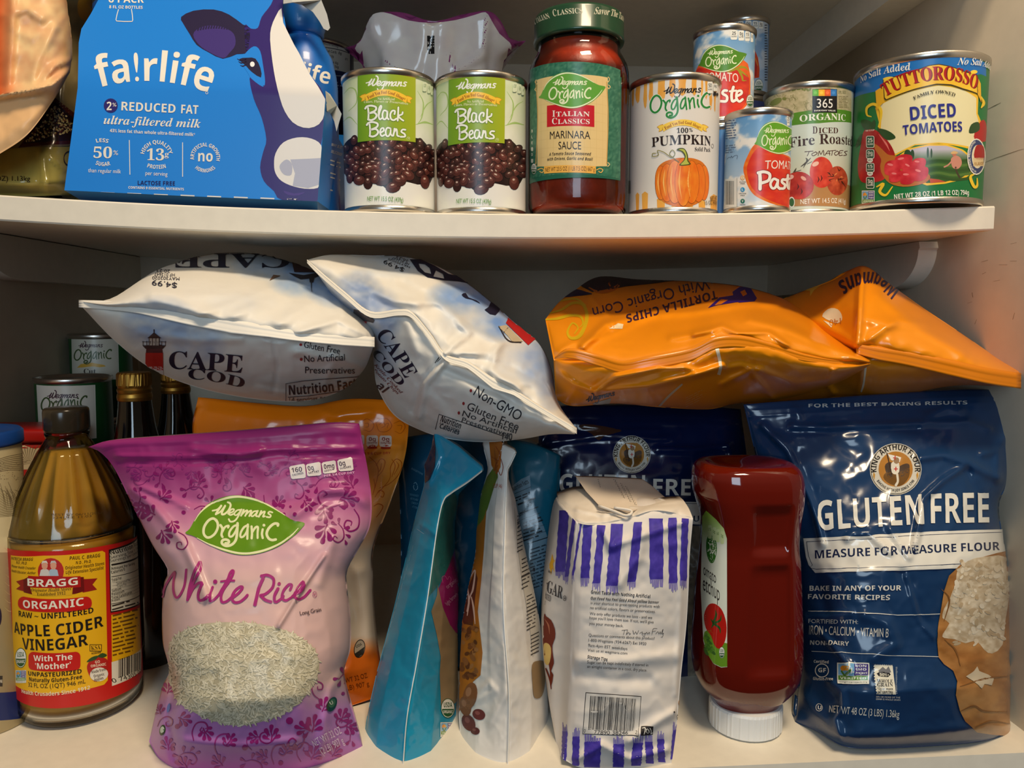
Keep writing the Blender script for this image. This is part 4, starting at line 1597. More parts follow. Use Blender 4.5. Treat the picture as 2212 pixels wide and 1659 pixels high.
    A.poly([(1042, 668), (1130, 648), (1300, 598), (1420, 553), (1500, 543), (1600, 563), (1720, 608), (1808, 630), (1816, 780), (1700, 740), (1600, 706), (1480, 700), (1300, 742), (1065, 830), (1052, 815)],
           lambda U: lerp((238, 176, 36), (250, 214, 70), .5 + fbm(U[:, 0] / 9, U[:, 1] / 9, 2)))
    A.ell(1080, 655, 44, 12, (250, 214, 70), rot=-.15)
    A.ell(1788, 603, 30, 16, (250, 214, 70), rot=-.1)
    A.up()
    A.text('TUTTOROSSO', (1062, 812), (1808, 756), 112, (110, 16, 20), 'sb', arc=76)
    A.up()
    A.text('TUTTOROSSO', (1056, 808), (1802, 752), 112, (176, 26, 28), 'sb', arc=76)
    A.text('FAMILY OWNED', (1296, 836), (1630, 808), 26, (60, 56, 40), 'sb', arc=34)
    A.text('DICED', (1266, 1006), (1642, 978), 112, (40, 44, 140), 'b')
    A.text('TOMATOES', (1204, 1130), (1692, 1100), 82, (40, 44, 140), 'b')
    A.text('No Salt Added', (852, 694), (1272, 586), 56, (238, 236, 228), 'sbi', arc=10)
    A.text('No Salt Added', (1648, 545), (1925, 596), 56, (238, 236, 228), 'sbi', arc=4)
    A.text('NET WT 28 OZ (1 LB 12 OZ) 794g', (1130, 1664), (1746, 1630), 40, (240, 238, 226), 'b')
    # calorie strip
    A.text('PER 1/2 CUP', (895, 1100), (968, 1092), 12, (240, 238, 226), 'b')
    for y0, y1, a_, b_ in ((1135, 1235, '25', 'CALORIES'), (1248, 1326, '0g', 'SAT FAT'), (1362, 1440, '15', 'SODIUM'), (1478, 1576, '3g', 'SUGARS')):
        A.rr(898, y0, 966, y1, 14, (240, 238, 226))
        A.rr(903, y0 + 5, 961, y1 - 5, 10, (30, 84, 60), lay=A.L + 1)
        h = y1 - y0
        A.text(a_, (912, y0 + h * .55), (952, y0 + h * .52), h * .34, (240, 238, 226), 'b', lay=A.L + 2)
        A.text(b_, (908, y0 + h * .78), (956, y0 + h * .76), h * .14, (240, 238, 226), 'b', lay=A.L + 2)
    for y in (1338, 1450):
        A.ell(930, y, 24, 20, (240, 238, 226))
        A.text('4%', (916, y + 7), (944, y + 7), 14, (30, 84, 60), 'b', lay=A.L + 1)
    nongmo(A, 862, 1592, 968, 1716)
    # round seal at the right edge
    A.ell(1808, 1310, 76, 152, (240, 236, 220))
    A.ell(1808, 1310, 68, 142, (50, 64, 110), lay=A.L + 1)
    A.ell(1815, 1310, 46, 98, (232, 222, 190), lay=A.L + 2)
    A.up(3)
    A.ring('NO ARTIFICIAL PRESERVATIVES', (1810, 1310), 53, -175, -10, 16, (235, 232, 220), ry=118)
    A.poly([(1800, 1230), (1830, 1210), (1868, 1230), (1868, 1330), (1790, 1320)], (170, 30, 30), sm=3)
    A.rect(1782, 1320, 1868, 1390, (226, 200, 150))
    A.text('FLAVOR', (1795, 1385), (1864, 1378), 26, (170, 120, 40), 'b', lay=A.L + 1)
    A.poly([(1800, 1100), (1850, 1010), (1890, 1020), (1890, 1180), (1800, 1170)], (184, 30, 32), sm=2, lay=5)
    A.poly([(1750, 1110), (1770, 1040), (1830, 1020), (1840, 1080), (1800, 1110)], (44, 78, 40), sm=3, lay=6)


tx_, ty_ = can_at(1841, 2130, 300, .051)
food_can('large can of diced tomatoes with a yellow name ribbon, at the right end', tx_, ty_, shelf_under(tx_, .051), .051, .1185, (24, 116, 60), diced_art)

# navy can behind the milk carton
nx_, ny_ = can_at(575, 765, 180, .05)
def navy_art(A):
    A.fr(680, 0, 3.16)
    A.poly([(-60, 250), (60, 262), (150, 285), (240, 330), (240, 505), (150, 480), (60, 470), (-60, 460)], (196, 190, 178))
    A.up()
    ink = (40, 36, 44)
    A.line((-40, 318), (235, 365), w=5, col=ink)
    for t_, a, b, h in (('Amount/Serving', (48, 302), (158, 326), 14), ('Total Carb.', (52, 352), (150, 368), 18), ('0g', (160, 370), (182, 374), 18), ('Fiber 0g', (70, 385), (128, 394), 16), ('Sugars 0g', (60, 424), (158, 440), 16),
                       ('Protein 14g', (58, 452), (162, 468), 18), ('0%', (205, 410), (225, 414), 16)):
        A.text(t_, a, b, h, ink, 'b')
    A.rect(-60, 525, 240, 530, (150, 150, 150))
    A.lines(20, 540, 190, 600, 3, (150, 150, 160), seed=9, slope=.1)
    A.lines(20, 640, 180, 700, 3, (110, 112, 130), seed=10, slope=.1)
food_can('dark navy can with a white nutrition panel, behind the milk carton', nx_, ny_, shelf_under(nx_, .05), .05,
         W(705, 76, ny_ - .05)[2] - shelf_under(nx_, .05), (34, 36, 72), navy_art)


# ---------------------------------------------------------------- milk carton with the cow
card = finish('printed_carton', rough=0.4, spec=0.35, coat=0.08, coat_r=0.1)
card_in = finish('bare_cardboard', rough=0.8, col=(196, 196, 192))
BLUE, NAVY = (30, 132, 226), (50, 36, 108)
YC = .027
cart = thing('milk_carton', (-.25, .09, shelf_z(-.25)), 'bright blue milk bottle carton with a purple and white cow face', 'carton')
Ft = lambda x, y, d=0.0: W(x, y, YC + d)
# front sheet: lower part upright, upper part leaning back from the score line, torn open at the top right
low = [(139, 411), (412, 424), (686, 435), (703, 213), (436, 200), (168, 189)]
up_ = [(168, 189), (436, 200), (703, 213), (690, 185), (668, 158), (655, 130), (636, 98), (618, 62), (611, 20), (611, -60), (218, -60), (212, 0), (196, 30), (176, 62), (170, 92), (169, 140)]
def lean(y):
    return max(0.0, (200 - y)) * .00016
def sheet(pts, f):
    return [tuple(W(x, y, YC + f(y))) for x, y in pts]
V = sheet(low, lambda y: 0) + sheet(up_[3:], lean)
n1 = len(low)
upper_ids = [5, 4, 3] + list(range(n1, n1 + len(up_) - 3))
tri = tessellate_polygon([[Vector((x, y, 0)) for x, y in up_]])
Fc = [(0, 1, 4, 5), (1, 2, 3, 4)] + [tuple(upper_ids[i] for i in t) for t in tri]
fr_v, fr_f = np.array(V), Fc
A = Art(PhotoChart(fr_v, fr_f), seg=6, eps=1.6e-4)
A.fr(0, 0, 2.9892)
PUR, EAR, WHT, GRY = (50, 34, 110), (40, 32, 66), (232, 228, 224), (178, 180, 200)
A.poly([(1170, 110), (1250, 70), (1380, 62), (1480, 95), (1570, 160), (1615, 185), (1605, 300), (1590, 345), (1530, 350), (1440, 380), (1350, 340), (1270, 290), (1225, 220), (1182, 150)], EAR, sm=2)
A.poly([(1580, 165), (1620, 185), (1665, 180), (1690, 110), (1750, 30), (1790, -60), (1840, -60), (1830, 150), (1900, 280), (2000, 480), (2108, 620), (2100, 780), (2065, 1000), (2050, 1298), (1820, 1290),
        (1770, 1235), (1705, 1170), (1680, 1080), (1700, 980), (1720, 900), (1690, 760), (1640, 640), (1612, 510), (1640, 450), (1620, 330), (1590, 340)], PUR, sm=3)
A.up()
A.poly([(1248, 225), (1290, 180), (1370, 165), (1450, 180), (1510, 220), (1520, 290), (1480, 345), (1440, 376), (1350, 336), (1285, 290)], (66, 50, 122), sm=3)
for k in range(14):
    x = 1285 + k * 17
    A.line((x, 178 - 14 * math.sin(k / 13 * 3.1)), (x - 8, 200 - 14 * math.sin(k / 13 * 3.1)), w=9, col=EAR, lay=A.L + 1)
A.poly([(1585, 345), (1640, 300), (1680, 330), (1700, 430), (1712, 530), (1695, 560), (1625, 510), (1600, 470), (1560, 400)], BLUE, sm=3, lay=A.L)
A.poly([(1818, 55), (1780, 110), (1752, 180), (1745, 260), (1760, 400), (1780, 520), (1810, 640), (1840, 720), (1890, 790), (1960, 825), (2030, 820), (2085, 770), (2100, 640), (2000, 480), (1900, 280), (1830, 150)], WHT, sm=2, lay=A.L + 7)
A.poly([(1770, 1060), (1780, 990), (1830, 920), (1920, 888), (2010, 895), (2075, 940), (2085, 1050), (2070, 1195), (2000, 1220), (1900, 1205), (1820, 1170), (1780, 1120)], WHT, sm=3)
A.up(2)
A.poly([(1875, 1030), (2000, 1025), (2082, 1020), (2068, 1190), (1990, 1215), (1890, 1200), (1905, 1120)], GRY, sm=1)
A.poly([(1808, 1065), (1850, 1030), (1885, 1060), (1882, 1128), (1840, 1130), (1812, 1100)], GRY, sm=3)
A.poly([(1830, 1230), (1900, 1250), (1970, 1240), (1930, 1262), (1860, 1260)], (70, 44, 128), sm=2)
A.poly([(1545, 383), (1600, 374), (1650, 380), (1682, 440), (1686, 502), (1625, 465), (1592, 430)], (34, 28, 60), sm=2)
for p in ([(1590, 385), (1555, 392), (1532, 380)], [(1592, 400), (1560, 408), (1540, 398)], [(1600, 415), (1570, 428), (1552, 422)]):
    A.stroke(p, [10, 7, 2], (34, 28, 60))
A.up()
A.ell(1630, 416, 15, 17, (240, 240, 240))
CRM = (240, 234, 222)
A.text('fa!rlife', (645, 566), (1346, 600), 190, CRM, 'b', arc=58)
A.ell(1336, 600, 9, 9, CRM, r0=.7)
A.ell(716, 682, 45, 46, (46, 36, 110))
A.text('2', (690, 712), (722, 712), 54, CRM, 'b', lay=A.L + 1)
A.text('%', (727, 688), (753, 688), 24, CRM, 'b', lay=A.L + 1)
A.text('REDUCED', (784, 713), (1133, 730), 56, CRM, 'b')
A.text('FAT', (1170, 732), (1280, 737), 56, CRM, 'b')
A.text('ultra-filtered milk', (670, 800), (1296, 826), 52, CRM, 'sbi')
A.text('43% less fat than whole ultra-filtered milk*', (710, 853), (1260, 880), 21, CRM, 'b')
A.text('LESS', (625, 922), (697, 925), 24, CRM, 'b', arc=6)
A.text('50', (604, 1020), (724, 1022), 70, CRM, 'sb')
A.text('%', (732, 1000), (763, 1002), 30, CRM, 'b')
A.text('SUGAR', (617, 1062), (715, 1066), 25, CRM, 'b', arc=-9)
A.text('than regular milk', (570, 1112), (782, 1120), 26, CRM, 'n')
A.line((836, 905), (840, 1128), w=5, col=CRM)
A.line((1180, 920), (1180, 1142), w=5, col=CRM)
A.text('13', (948, 1034), (1060, 1036), 72, CRM, 'sb')
A.text('g', (1064, 1012), (1090, 1014), 36, CRM, 'sb')
A.ring('HIGH QUALITY', (1012, 1012), 82, -78, 78, 25, CRM)
A.text('PROTEIN', (950, 1080), (1073, 1084), 25, CRM, 'b', arc=-9)
A.text('per serving', (940, 1130), (1082, 1137), 26, CRM, 'n')
A.ring('ARTIFICIAL GROWTH', (1326, 1018), 72, -100, 104, 24, CRM)
A.ring('HORMONES', (1326, 1018), 96, 224, 136, 24, CRM, inward=True)
A.text('no', (1280, 1042), (1374, 1044), 70, CRM, 'b')
A.text('LACTOSE FREE', (890, 1194), (1130, 1198), 27, (24, 30, 96), 'b')
A.text('CONTAINS 9 ESSENTIAL NUTRIENTS', (830, 1218), (1188, 1230), 16, CRM, 'b')
A.text('6 PACK', (702, 18), (930, 20), 46, CRM, 'b')
A.text('8 FL OZ BOTTLES', (706, 55), (922, 59), 19, CRM, 'b')
A.stroke([(766, 62), (750, 128), (768, 138), (842, 140), (858, 130), (850, 60)], 5, CRM, sm=2)
for k in range(8):
    x = 700 + k * 172
    A.line((x - 50, 1243 + k * 6), (x + 40, 1247 + k * 6), w=8, col=(226, 224, 218), lay=1)
make('front_panel', fr_v, fr_f, card, cart, colors=BLUE, art=A, smooth=False)
# right side, bottom, back
BL, BR, TR, TL = (np.array(W(*p, YC)) for p in ((139, 411), (686, 435), (703, 213), (168, 189)))
D = np.array((0, .125, 0))
zs = lambda p: np.array((p[0], p[1], shelf_z(p[0]) + .0008))
ch = .02
b0, b1 = zs(BL + D * .16 + (.006, 0, 0)), zs(BR + D * .16 - (.004, 0, 0))
b2, b3 = zs(BR + D * .98 - (.004, 0, 0)), zs(BL + D * .98 + (.006, 0, 0))
V = [BL, BR, BR + D, BL + D, b0, b1, b2, b3]
make('carton_base', V, [(0, 4, 5, 1), (1, 5, 6, 2), (2, 6, 7, 3), (3, 7, 4, 0), (4, 7, 6, 5)], card, cart, colors=(40, 96, 150), smooth=False)
TRb = TR + D * .9 + (0, 0, -.0)
sv = np.array([BR, BR + D, TR + D * 1.0 + (0, 0, -.022), TR + D * .42 + (0, 0, -.018), TR])
A = Art(PhotoChart(sv, [(0, 1, 2, 3, 4)]), seg=40)
A.fr(0, 0, 2.9892)
for i, (y, t_) in enumerate(((940, 'WHY IS IT'), (985, 'DELICIOUS?'))):
    A.text(t_, (2136, y), (2205, y + 22), 18, CRM, 'b')
A.lines(2132, 1020, 2202, 1240, 8, CRM, w=.3, seed=4, slope=.3)
o = make('side_panel', sv, [(0, 1, 2, 3, 4)], card, cart, colors=BLUE, art=A, smooth=False)
sl = np.array([BL, BL + D, TL + D, TL])
make('side_panel', sl, [(3, 2, 1, 0)], card, cart, colors=BLUE, smooth=False)
bk = np.array([BL + D, BR + D, TR + D, TL + D])
make('back_panel', bk, [(3, 2, 1, 0)], card, cart, colors=BLUE, smooth=False)
# torn flaps, bare board inside
def flap(name, pts, deps, par):
    V = [W(x, y, d) for (x, y), d in zip(pts, deps)]
    tri = tessellate_polygon([[Vector((x, y, 0)) for x, y in pts]])
    V, n = np.array(V), len(pts)
    Fc = [tuple(t) for t in tri] + [tuple(i + n for i in reversed(t)) for t in tri] + [(i, (i + 1) % n, n + (i + 1) % n, n + i) for i in range(n)]
    return make(name, np.concatenate([V, V + (0, .0009, 0)]), Fc, card_in, par, smooth=False)
flap('torn_flap', [(612, -40), (612, 8), (632, 5), (652, 10), (676, 26), (690, 46), (699, 62), (708, 66), (713, 60), (706, 30), (694, 0), (680, -40)], [YC + .02] * 3 + [YC + .035] * 9, cart)
flap('torn_flap', [(703, 196), (713, 203), (728, 228), (738, 246), (733, 262), (727, 284), (722, 262), (714, 246), (706, 240)], [YC + .004] + [YC + .03] * 7 + [YC + .005], cart)

# bottles standing in the carton
bot_blue = finish('blue_bottle_plastic', rough=0.35, spec=0.5, col=None, coat=0.2)
def milk_bottle(x, y, z0, R, h, label, art=True):
    t = thing('milk_bottle', (x, y, z0), label, 'bottle', None)
    V, Fc = lathe([(.0002, 0), (R - .004, 0), (R, .004), (R, h * .62), (R - .001, h * .68), (R * .86, h * .76), (R * .62, h * .83), (R * .54, h * .86), (R * .54, h * .88)], x, y, z0, 48)
    A = None
    if art:
        A = Art(PhotoChart(V, Fc), seg=8)
        A.fr(0, 0, 2.9892)
        A.text('fa!rlife', (1700, 445), (2122, 545), 100, CRM, 'b')
    make('bottle_body', V, Fc, bot_blue, t, colors=(22, 104, 190), art=A)
    V, Fc = lathe([(R * .55, h * .865), (R * .62, h * .87), (R * .62, h * .89), (R * .66, h * .9), (R * .66, h * .985), (R * .6, h), (.0002, h)], x, y, z0, 48)
    make('bottle_cap', V, Fc, bot_blue, t, colors=(20, 92, 168))
    return t
mx = W(655, 100, YC + .068)[0]
mz = shelf_z(mx) + .002
mt = W(655, 5, YC + .055)[2]
milk_bottle(mx, YC + .068, mz, .0285, mt - mz, 'blue capped milk bottle peeking out of the torn carton opening')
lx = W(226, 100, YC + .075)[0]
milk_bottle(lx + .012, YC + .075, mz + .002, .0285, mt - mz, 'blue milk bottle at the far left inside the milk carton', art=False)

# ---------------------------------------------------------------- rice bag lying behind the bean cans
film = finish('glossy_bag_film', rough=0.2, spec=0.55, coat=0.25, coat_r=0.06, bump=0.06, bscale=55)
film_m = finish('satin_bag_film', rough=0.36, spec=0.5, bump=0.08, bscale=45)
Yr = .205
top = [(742, 104, Yr), (778, 90, Yr), (796, 44, Yr), (815, 28, Yr), (870, 27, Yr), (935, 46, Yr - .01), (1000, 31, Yr), (1055, 24, Yr), (1082, 46, Yr), (1104, 86, Yr), (1136, 88, Yr)]
bot = [(770, 478, Yr), (900, 482, Yr), (1000, 482, Yr), (1112, 478, Yr)]
lf = [(770, 478, Yr), (765, 300, Yr), (790, 160, Yr), (742, 104, Yr)]
rt = [(1112, 478, Yr), (1108, 300, Yr), (1084, 150, Yr), (1136, 88, Yr)]
P, g, b = bag_sheet(top, rt, bot, lf, lambda u, v: .042 * profile(u, 2.5, .7) * profile(v * .5 + .02, 2.2, .6) + 0 * u,
                    creases=[([(935, 50), (930, 100), (915, 170)], 16, -.006), ([(1050, 40), (1045, 120), (990, 150)], 10, .004), ([(800, 50), (830, 130), (880, 165)], 14, .004), ([(970, 120), (985, 160)], 6, .003)],
                    noise=(.002, 80), nu=60, nv=70)
V, Ff, Fb = bag_mesh(P, g, lambda u, v: .21 * profile(u, 3, .6) * profile(v, 3, .6))
A = Art(PhotoChart(V[:60 * 70], Ff), seg=6, eps=2.5e-4)
A.fr(680, 0, 3.16)
A.poly([(335, 430), (310, 370), (275, 330), (330, 230), (385, 110), (430, 82), (520, 96), (640, 140), (790, 156), (960, 138), (1100, 100), (1165, 84), (1200, 130), (1260, 230), (1330, 290), (1340, 340),
        (1300, 430), (1290, 1400), (330, 1400)], lambda U: lerp((226, 214, 210), (238, 230, 220), .5 + 2 * fbm(U[:, 0] / 30, U[:, 1] / 30, 3)), sm=2)
A.up()
A.rect(766, 244, 818, 369, (26, 26, 26))
for p in ([(740, 105), (780, 130), (800, 100), (850, 110), (900, 90)], [(930, 120), (960, 90), (1000, 110), (1050, 88)], [(620, 110), (660, 125), (700, 110)], [(500, 88), (560, 100)]):
    A.stroke(p, [4, 16, 4], (120, 40, 96))
for p in ([(1360, 300), (1400, 340), (1360, 420)], [(1420, 310), (1390, 380)], [(250, 330), (290, 370), (300, 410)]):
    A.stroke(p, [4, 18, 4], (104, 30, 84))
o = make('rice_bag', V, Ff + Fb, film, colors=(142, 56, 112), art=A)
tag(o, 'purple edged rice bag lying behind the two black bean cans', 'bag')

# ---------------------------------------------------------------- quinoa bag and peach produce bag at the far left
Yq = .128
top = [(-190, -70, Yq + .02), (0, -70, Yq + .02), (100, -70, Yq + .02), (200, -70, Yq + .02)]
bot = [(-190, 424, Yq - .03), (-60, 422, Yq - .03), (60, 424, Yq - .03), (128, 422, Yq - .03), (190, 424, Yq)]
lf = [(-190, 424, Yq - .03), (-200, 200, Yq), (-190, -70, Yq + .02)]
rt = [(190, 424, Yq), (196, 200, Yq), (200, -70, Yq + .02)]
P, g, b = bag_sheet(top, rt, bot, lf, lambda u, v: .052 * profile(u, 2.5, .6) * (1 - .55 * v) * np.clip(v / .1 + .45, 0, 1) + 0 * u,
                    creases=[([(100, 330), (120, 350), (140, 365)], 6, .004), ([(88, 325), (95, 370), (102, 415)], 8, .004), ([(20, 395), (70, 402)], 6, .003)], noise=(.0025, 70), nu=60, nv=70)
V, Ff, Fb = bag_mesh(P, g, lambda u, v: .05 * profile(u, 2.5, .6) * (1 - .6 * v))
A = Art(PhotoChart(V[:60 * 70], Ff), seg=6, eps=2.5e-4)
A.fr(0, 0, 3.77)
A.poly([(-700, -200), (760, -200), (760, 1000), (560, 1190), (150, 1205), (-700, 1300)], lambda U: lerp((112, 98, 66), (140, 124, 84), .5 + 2 * fbm(U[:, 0] / 30, U[:, 1] / 50, 3)))
A.up()
A.poly([(150, 1205), (300, 1000), (450, 798), (540, 870), (640, 950), (640, 1170), (400, 1180)], (74, 30, 20))
A.up()
A.poly([(195, 1170), (320, 1010), (446, 832), (560, 930), (640, 1000), (640, 1140), (400, 1155)], (40, 22, 20))
A.up()
r = random.Random(11)
for k in range(330):
    a, b_, c_ = sorted((r.random(), r.random()))[0], 0, 0
    w1, w2 = r.random(), r.random()
    if w1 + w2 > 1:
        w1, w2 = 1 - w1, 1 - w2
    x = 205 + w1 * (640 - 205) + w2 * (450 - 205)
    y = 1165 + w1 * (1060 - 1165) + w2 * (850 - 1165)
    A.ell(x, y, r.uniform(5, 11), r.uniform(5, 10), r.choice([(214, 196, 130), (226, 210, 150), (190, 168, 100), (90, 40, 30), (120, 70, 50), (50, 26, 24)]), rot=r.uniform(0, 3), n=8)
A.text('(2.5 LB 40 OZ) 1.13kg', (-300, 1474), (245, 1476), 40, (40, 34, 24), 'n')
A.ell(560, 1290, 46, 62, (50, 30, 24), r0=.86)
A.ell(690, 60, 60, 110, (170, 120, 30))
o = make('quinoa_bag', V, Ff + Fb, film, colors=(164, 148, 74), art=A)
tag(o, 'olive and clear bag of speckled quinoa, behind the peach plastic bag', 'bag')

Yp = .062
top = [(-150, -90, Yp), (-60, -90, Yp), (60, -90, Yp), (132, -90, Yp)]
bot = [(-150, 400, Yp - .03), (-70, 372, Yp - .03), (0, 332, Yp - .03), (62, 288, Yp - .03), (118, 212, Yp - .02), (150, 158, Yp)]
lf = [(-150, 400, Yp - .03), (-155, 200, Yp), (-150, -90, Yp)]
rt = [(150, 158, Yp), (156, 115, Yp), (153, 65, Yp), (145, 10, Yp), (132, -90, Yp)]
P, g, b = bag_sheet(top, rt, bot, lf, lambda u, v: .028 * profile(u, 2.5, .6) * profile(v * .9 + .08, 2.5, .5),
                    creases=[([(-150, 235), (0, 206), (60, 196), (112, 184), (150, 156)], 9, .011), ([(95, 170), (120, 140), (150, 132)], 7, .004), ([(40, 25), (60, 20), (90, 40)], 10, .003),
                             ([(28, 0), (24, 100), (18, 190)], 10, .005), ([(70, 175), (80, 130), (118, 60)], 10, .003)], noise=(.0022, 60), nu=70, nv=80)
V, Ff, Fb = bag_mesh(P, g, lambda u, v: .012 * profile(u, 2.5, .6) * profile(v, 2.5, .5))
A = Art(PhotoChart(V[:70 * 80], Ff), seg=5, eps=2.5e-4)
A.poly([(-155, -95), (150, -95), (160, 60), (160, 150), (120, 180), (60, 195), (0, 205), (-155, 240)], lambda U: lerp((206, 84, 34), lerp((222, 168, 122), (236, 200, 146), .5 + 2 * fbm(U[:, 0] / 26, U[:, 1] / 26, 3)), (U[:, 0] + 4) / 40))
o = make('produce_bag', V, Ff + Fb, finish('thin_produce_bag', rough=0.38, spec=0.4, bump=0.15, bscale=45, sss=0.0), colors=(236, 188, 134), art=A)
tag(o, 'crinkled peach plastic bag at the left end of the upper shelf', 'bag')


# ================================================================ lower shelf, left side
# ---------------------------------------------------------------- vinegar bottle
vx, vy = can_at(20, 304, 1350, .048)
vin = thing('vinegar_bottle', (vx, vy, 0), 'glass bottle of apple cider vinegar with a red and yellow label', 'bottle')
zv = lambda py: W(162, py, vy)[2]
k_ = .048 / 142
prof = [(.0002, .003), (.030, .003), (.040, .0005), (.0455, .004), (.0475, .011), (.048, .020), (.048, zv(1160)), (.0475, zv(1140)), (.0455, zv(1112)), (.042, zv(1080)), (.0365, zv(1045)),
        (.030, zv(1010)), (.0235, zv(978)), (.0185, zv(955)), (.0158, zv(944)), (.0165, zv(938)), (.0165, zv(932)), (.0148, zv(929)), (.0148, zv(889))]
prof = [tuple(p) for p in spline(prof, 3)]


def fluted(pr, cx, cy, z0, seg, amp, za, zb, nf):
    V, Fc = lathe(pr, cx, cy, z0, seg)
    d = V[:, :2] - (cx, cy)
    r = np.maximum(np.linalg.norm(d, axis=1), 1e-9)
    th = np.arctan2(d[:, 1], d[:, 0])
    t = np.clip((V[:, 2] - z0 - za) / (zb - za), 0, 1)
    m = 1 - amp * np.sin(t * math.pi) ** .6 * np.abs(np.sin(th * nf / 2)) ** 1.5 * ((t > 0) & (t < 1))
    V[:, :2] = (cx, cy) + d * m[:, None]
    return V, Fc


V, Fc = fluted(prof, vx, vy, 0, 144, .05, zv(1120), zv(948), 18)
make('glass_bottle', V, Fc, glass_mat('vinegar_glass', (250, 246, 232)), vin)
liq = [(max(r - .0022, .0002), max(z, .0065)) for r, z in prof if z < zv(966)]
liq.append((.0002, zv(966)))
V, Fc = fluted(liq, vx, vy, 0, 144, .06, zv(1120), zv(948), 18)
make('vinegar', V, Fc, finish('cloudy_vinegar', rough=0.15, spec=0.5, col=(172, 130, 46), mottle=0.12, bscale=30, trans=0.12), vin)
V, Fc = lathe([(.0150, zv(931)), (.0166, zv(929)), (.0172, zv(924)), (.0172, zv(890)), (.0168, zv(883)), (.0155, zv(880)), (.0002, zv(880))], vx, vy, 0, 60)
d = V[:, :2] - (vx, vy)
th = np.arctan2(d[:, 1], d[:, 0])
V[:, :2] = (vx, vy) + d * (1 - .012 * np.abs(np.sin(th * 15)))[:, None]
make('bottle_cap', V, Fc, finish('smoky_clear_cap', rough=0.18, spec=0.6, col=(58, 50, 38), trans=0.3), vin)


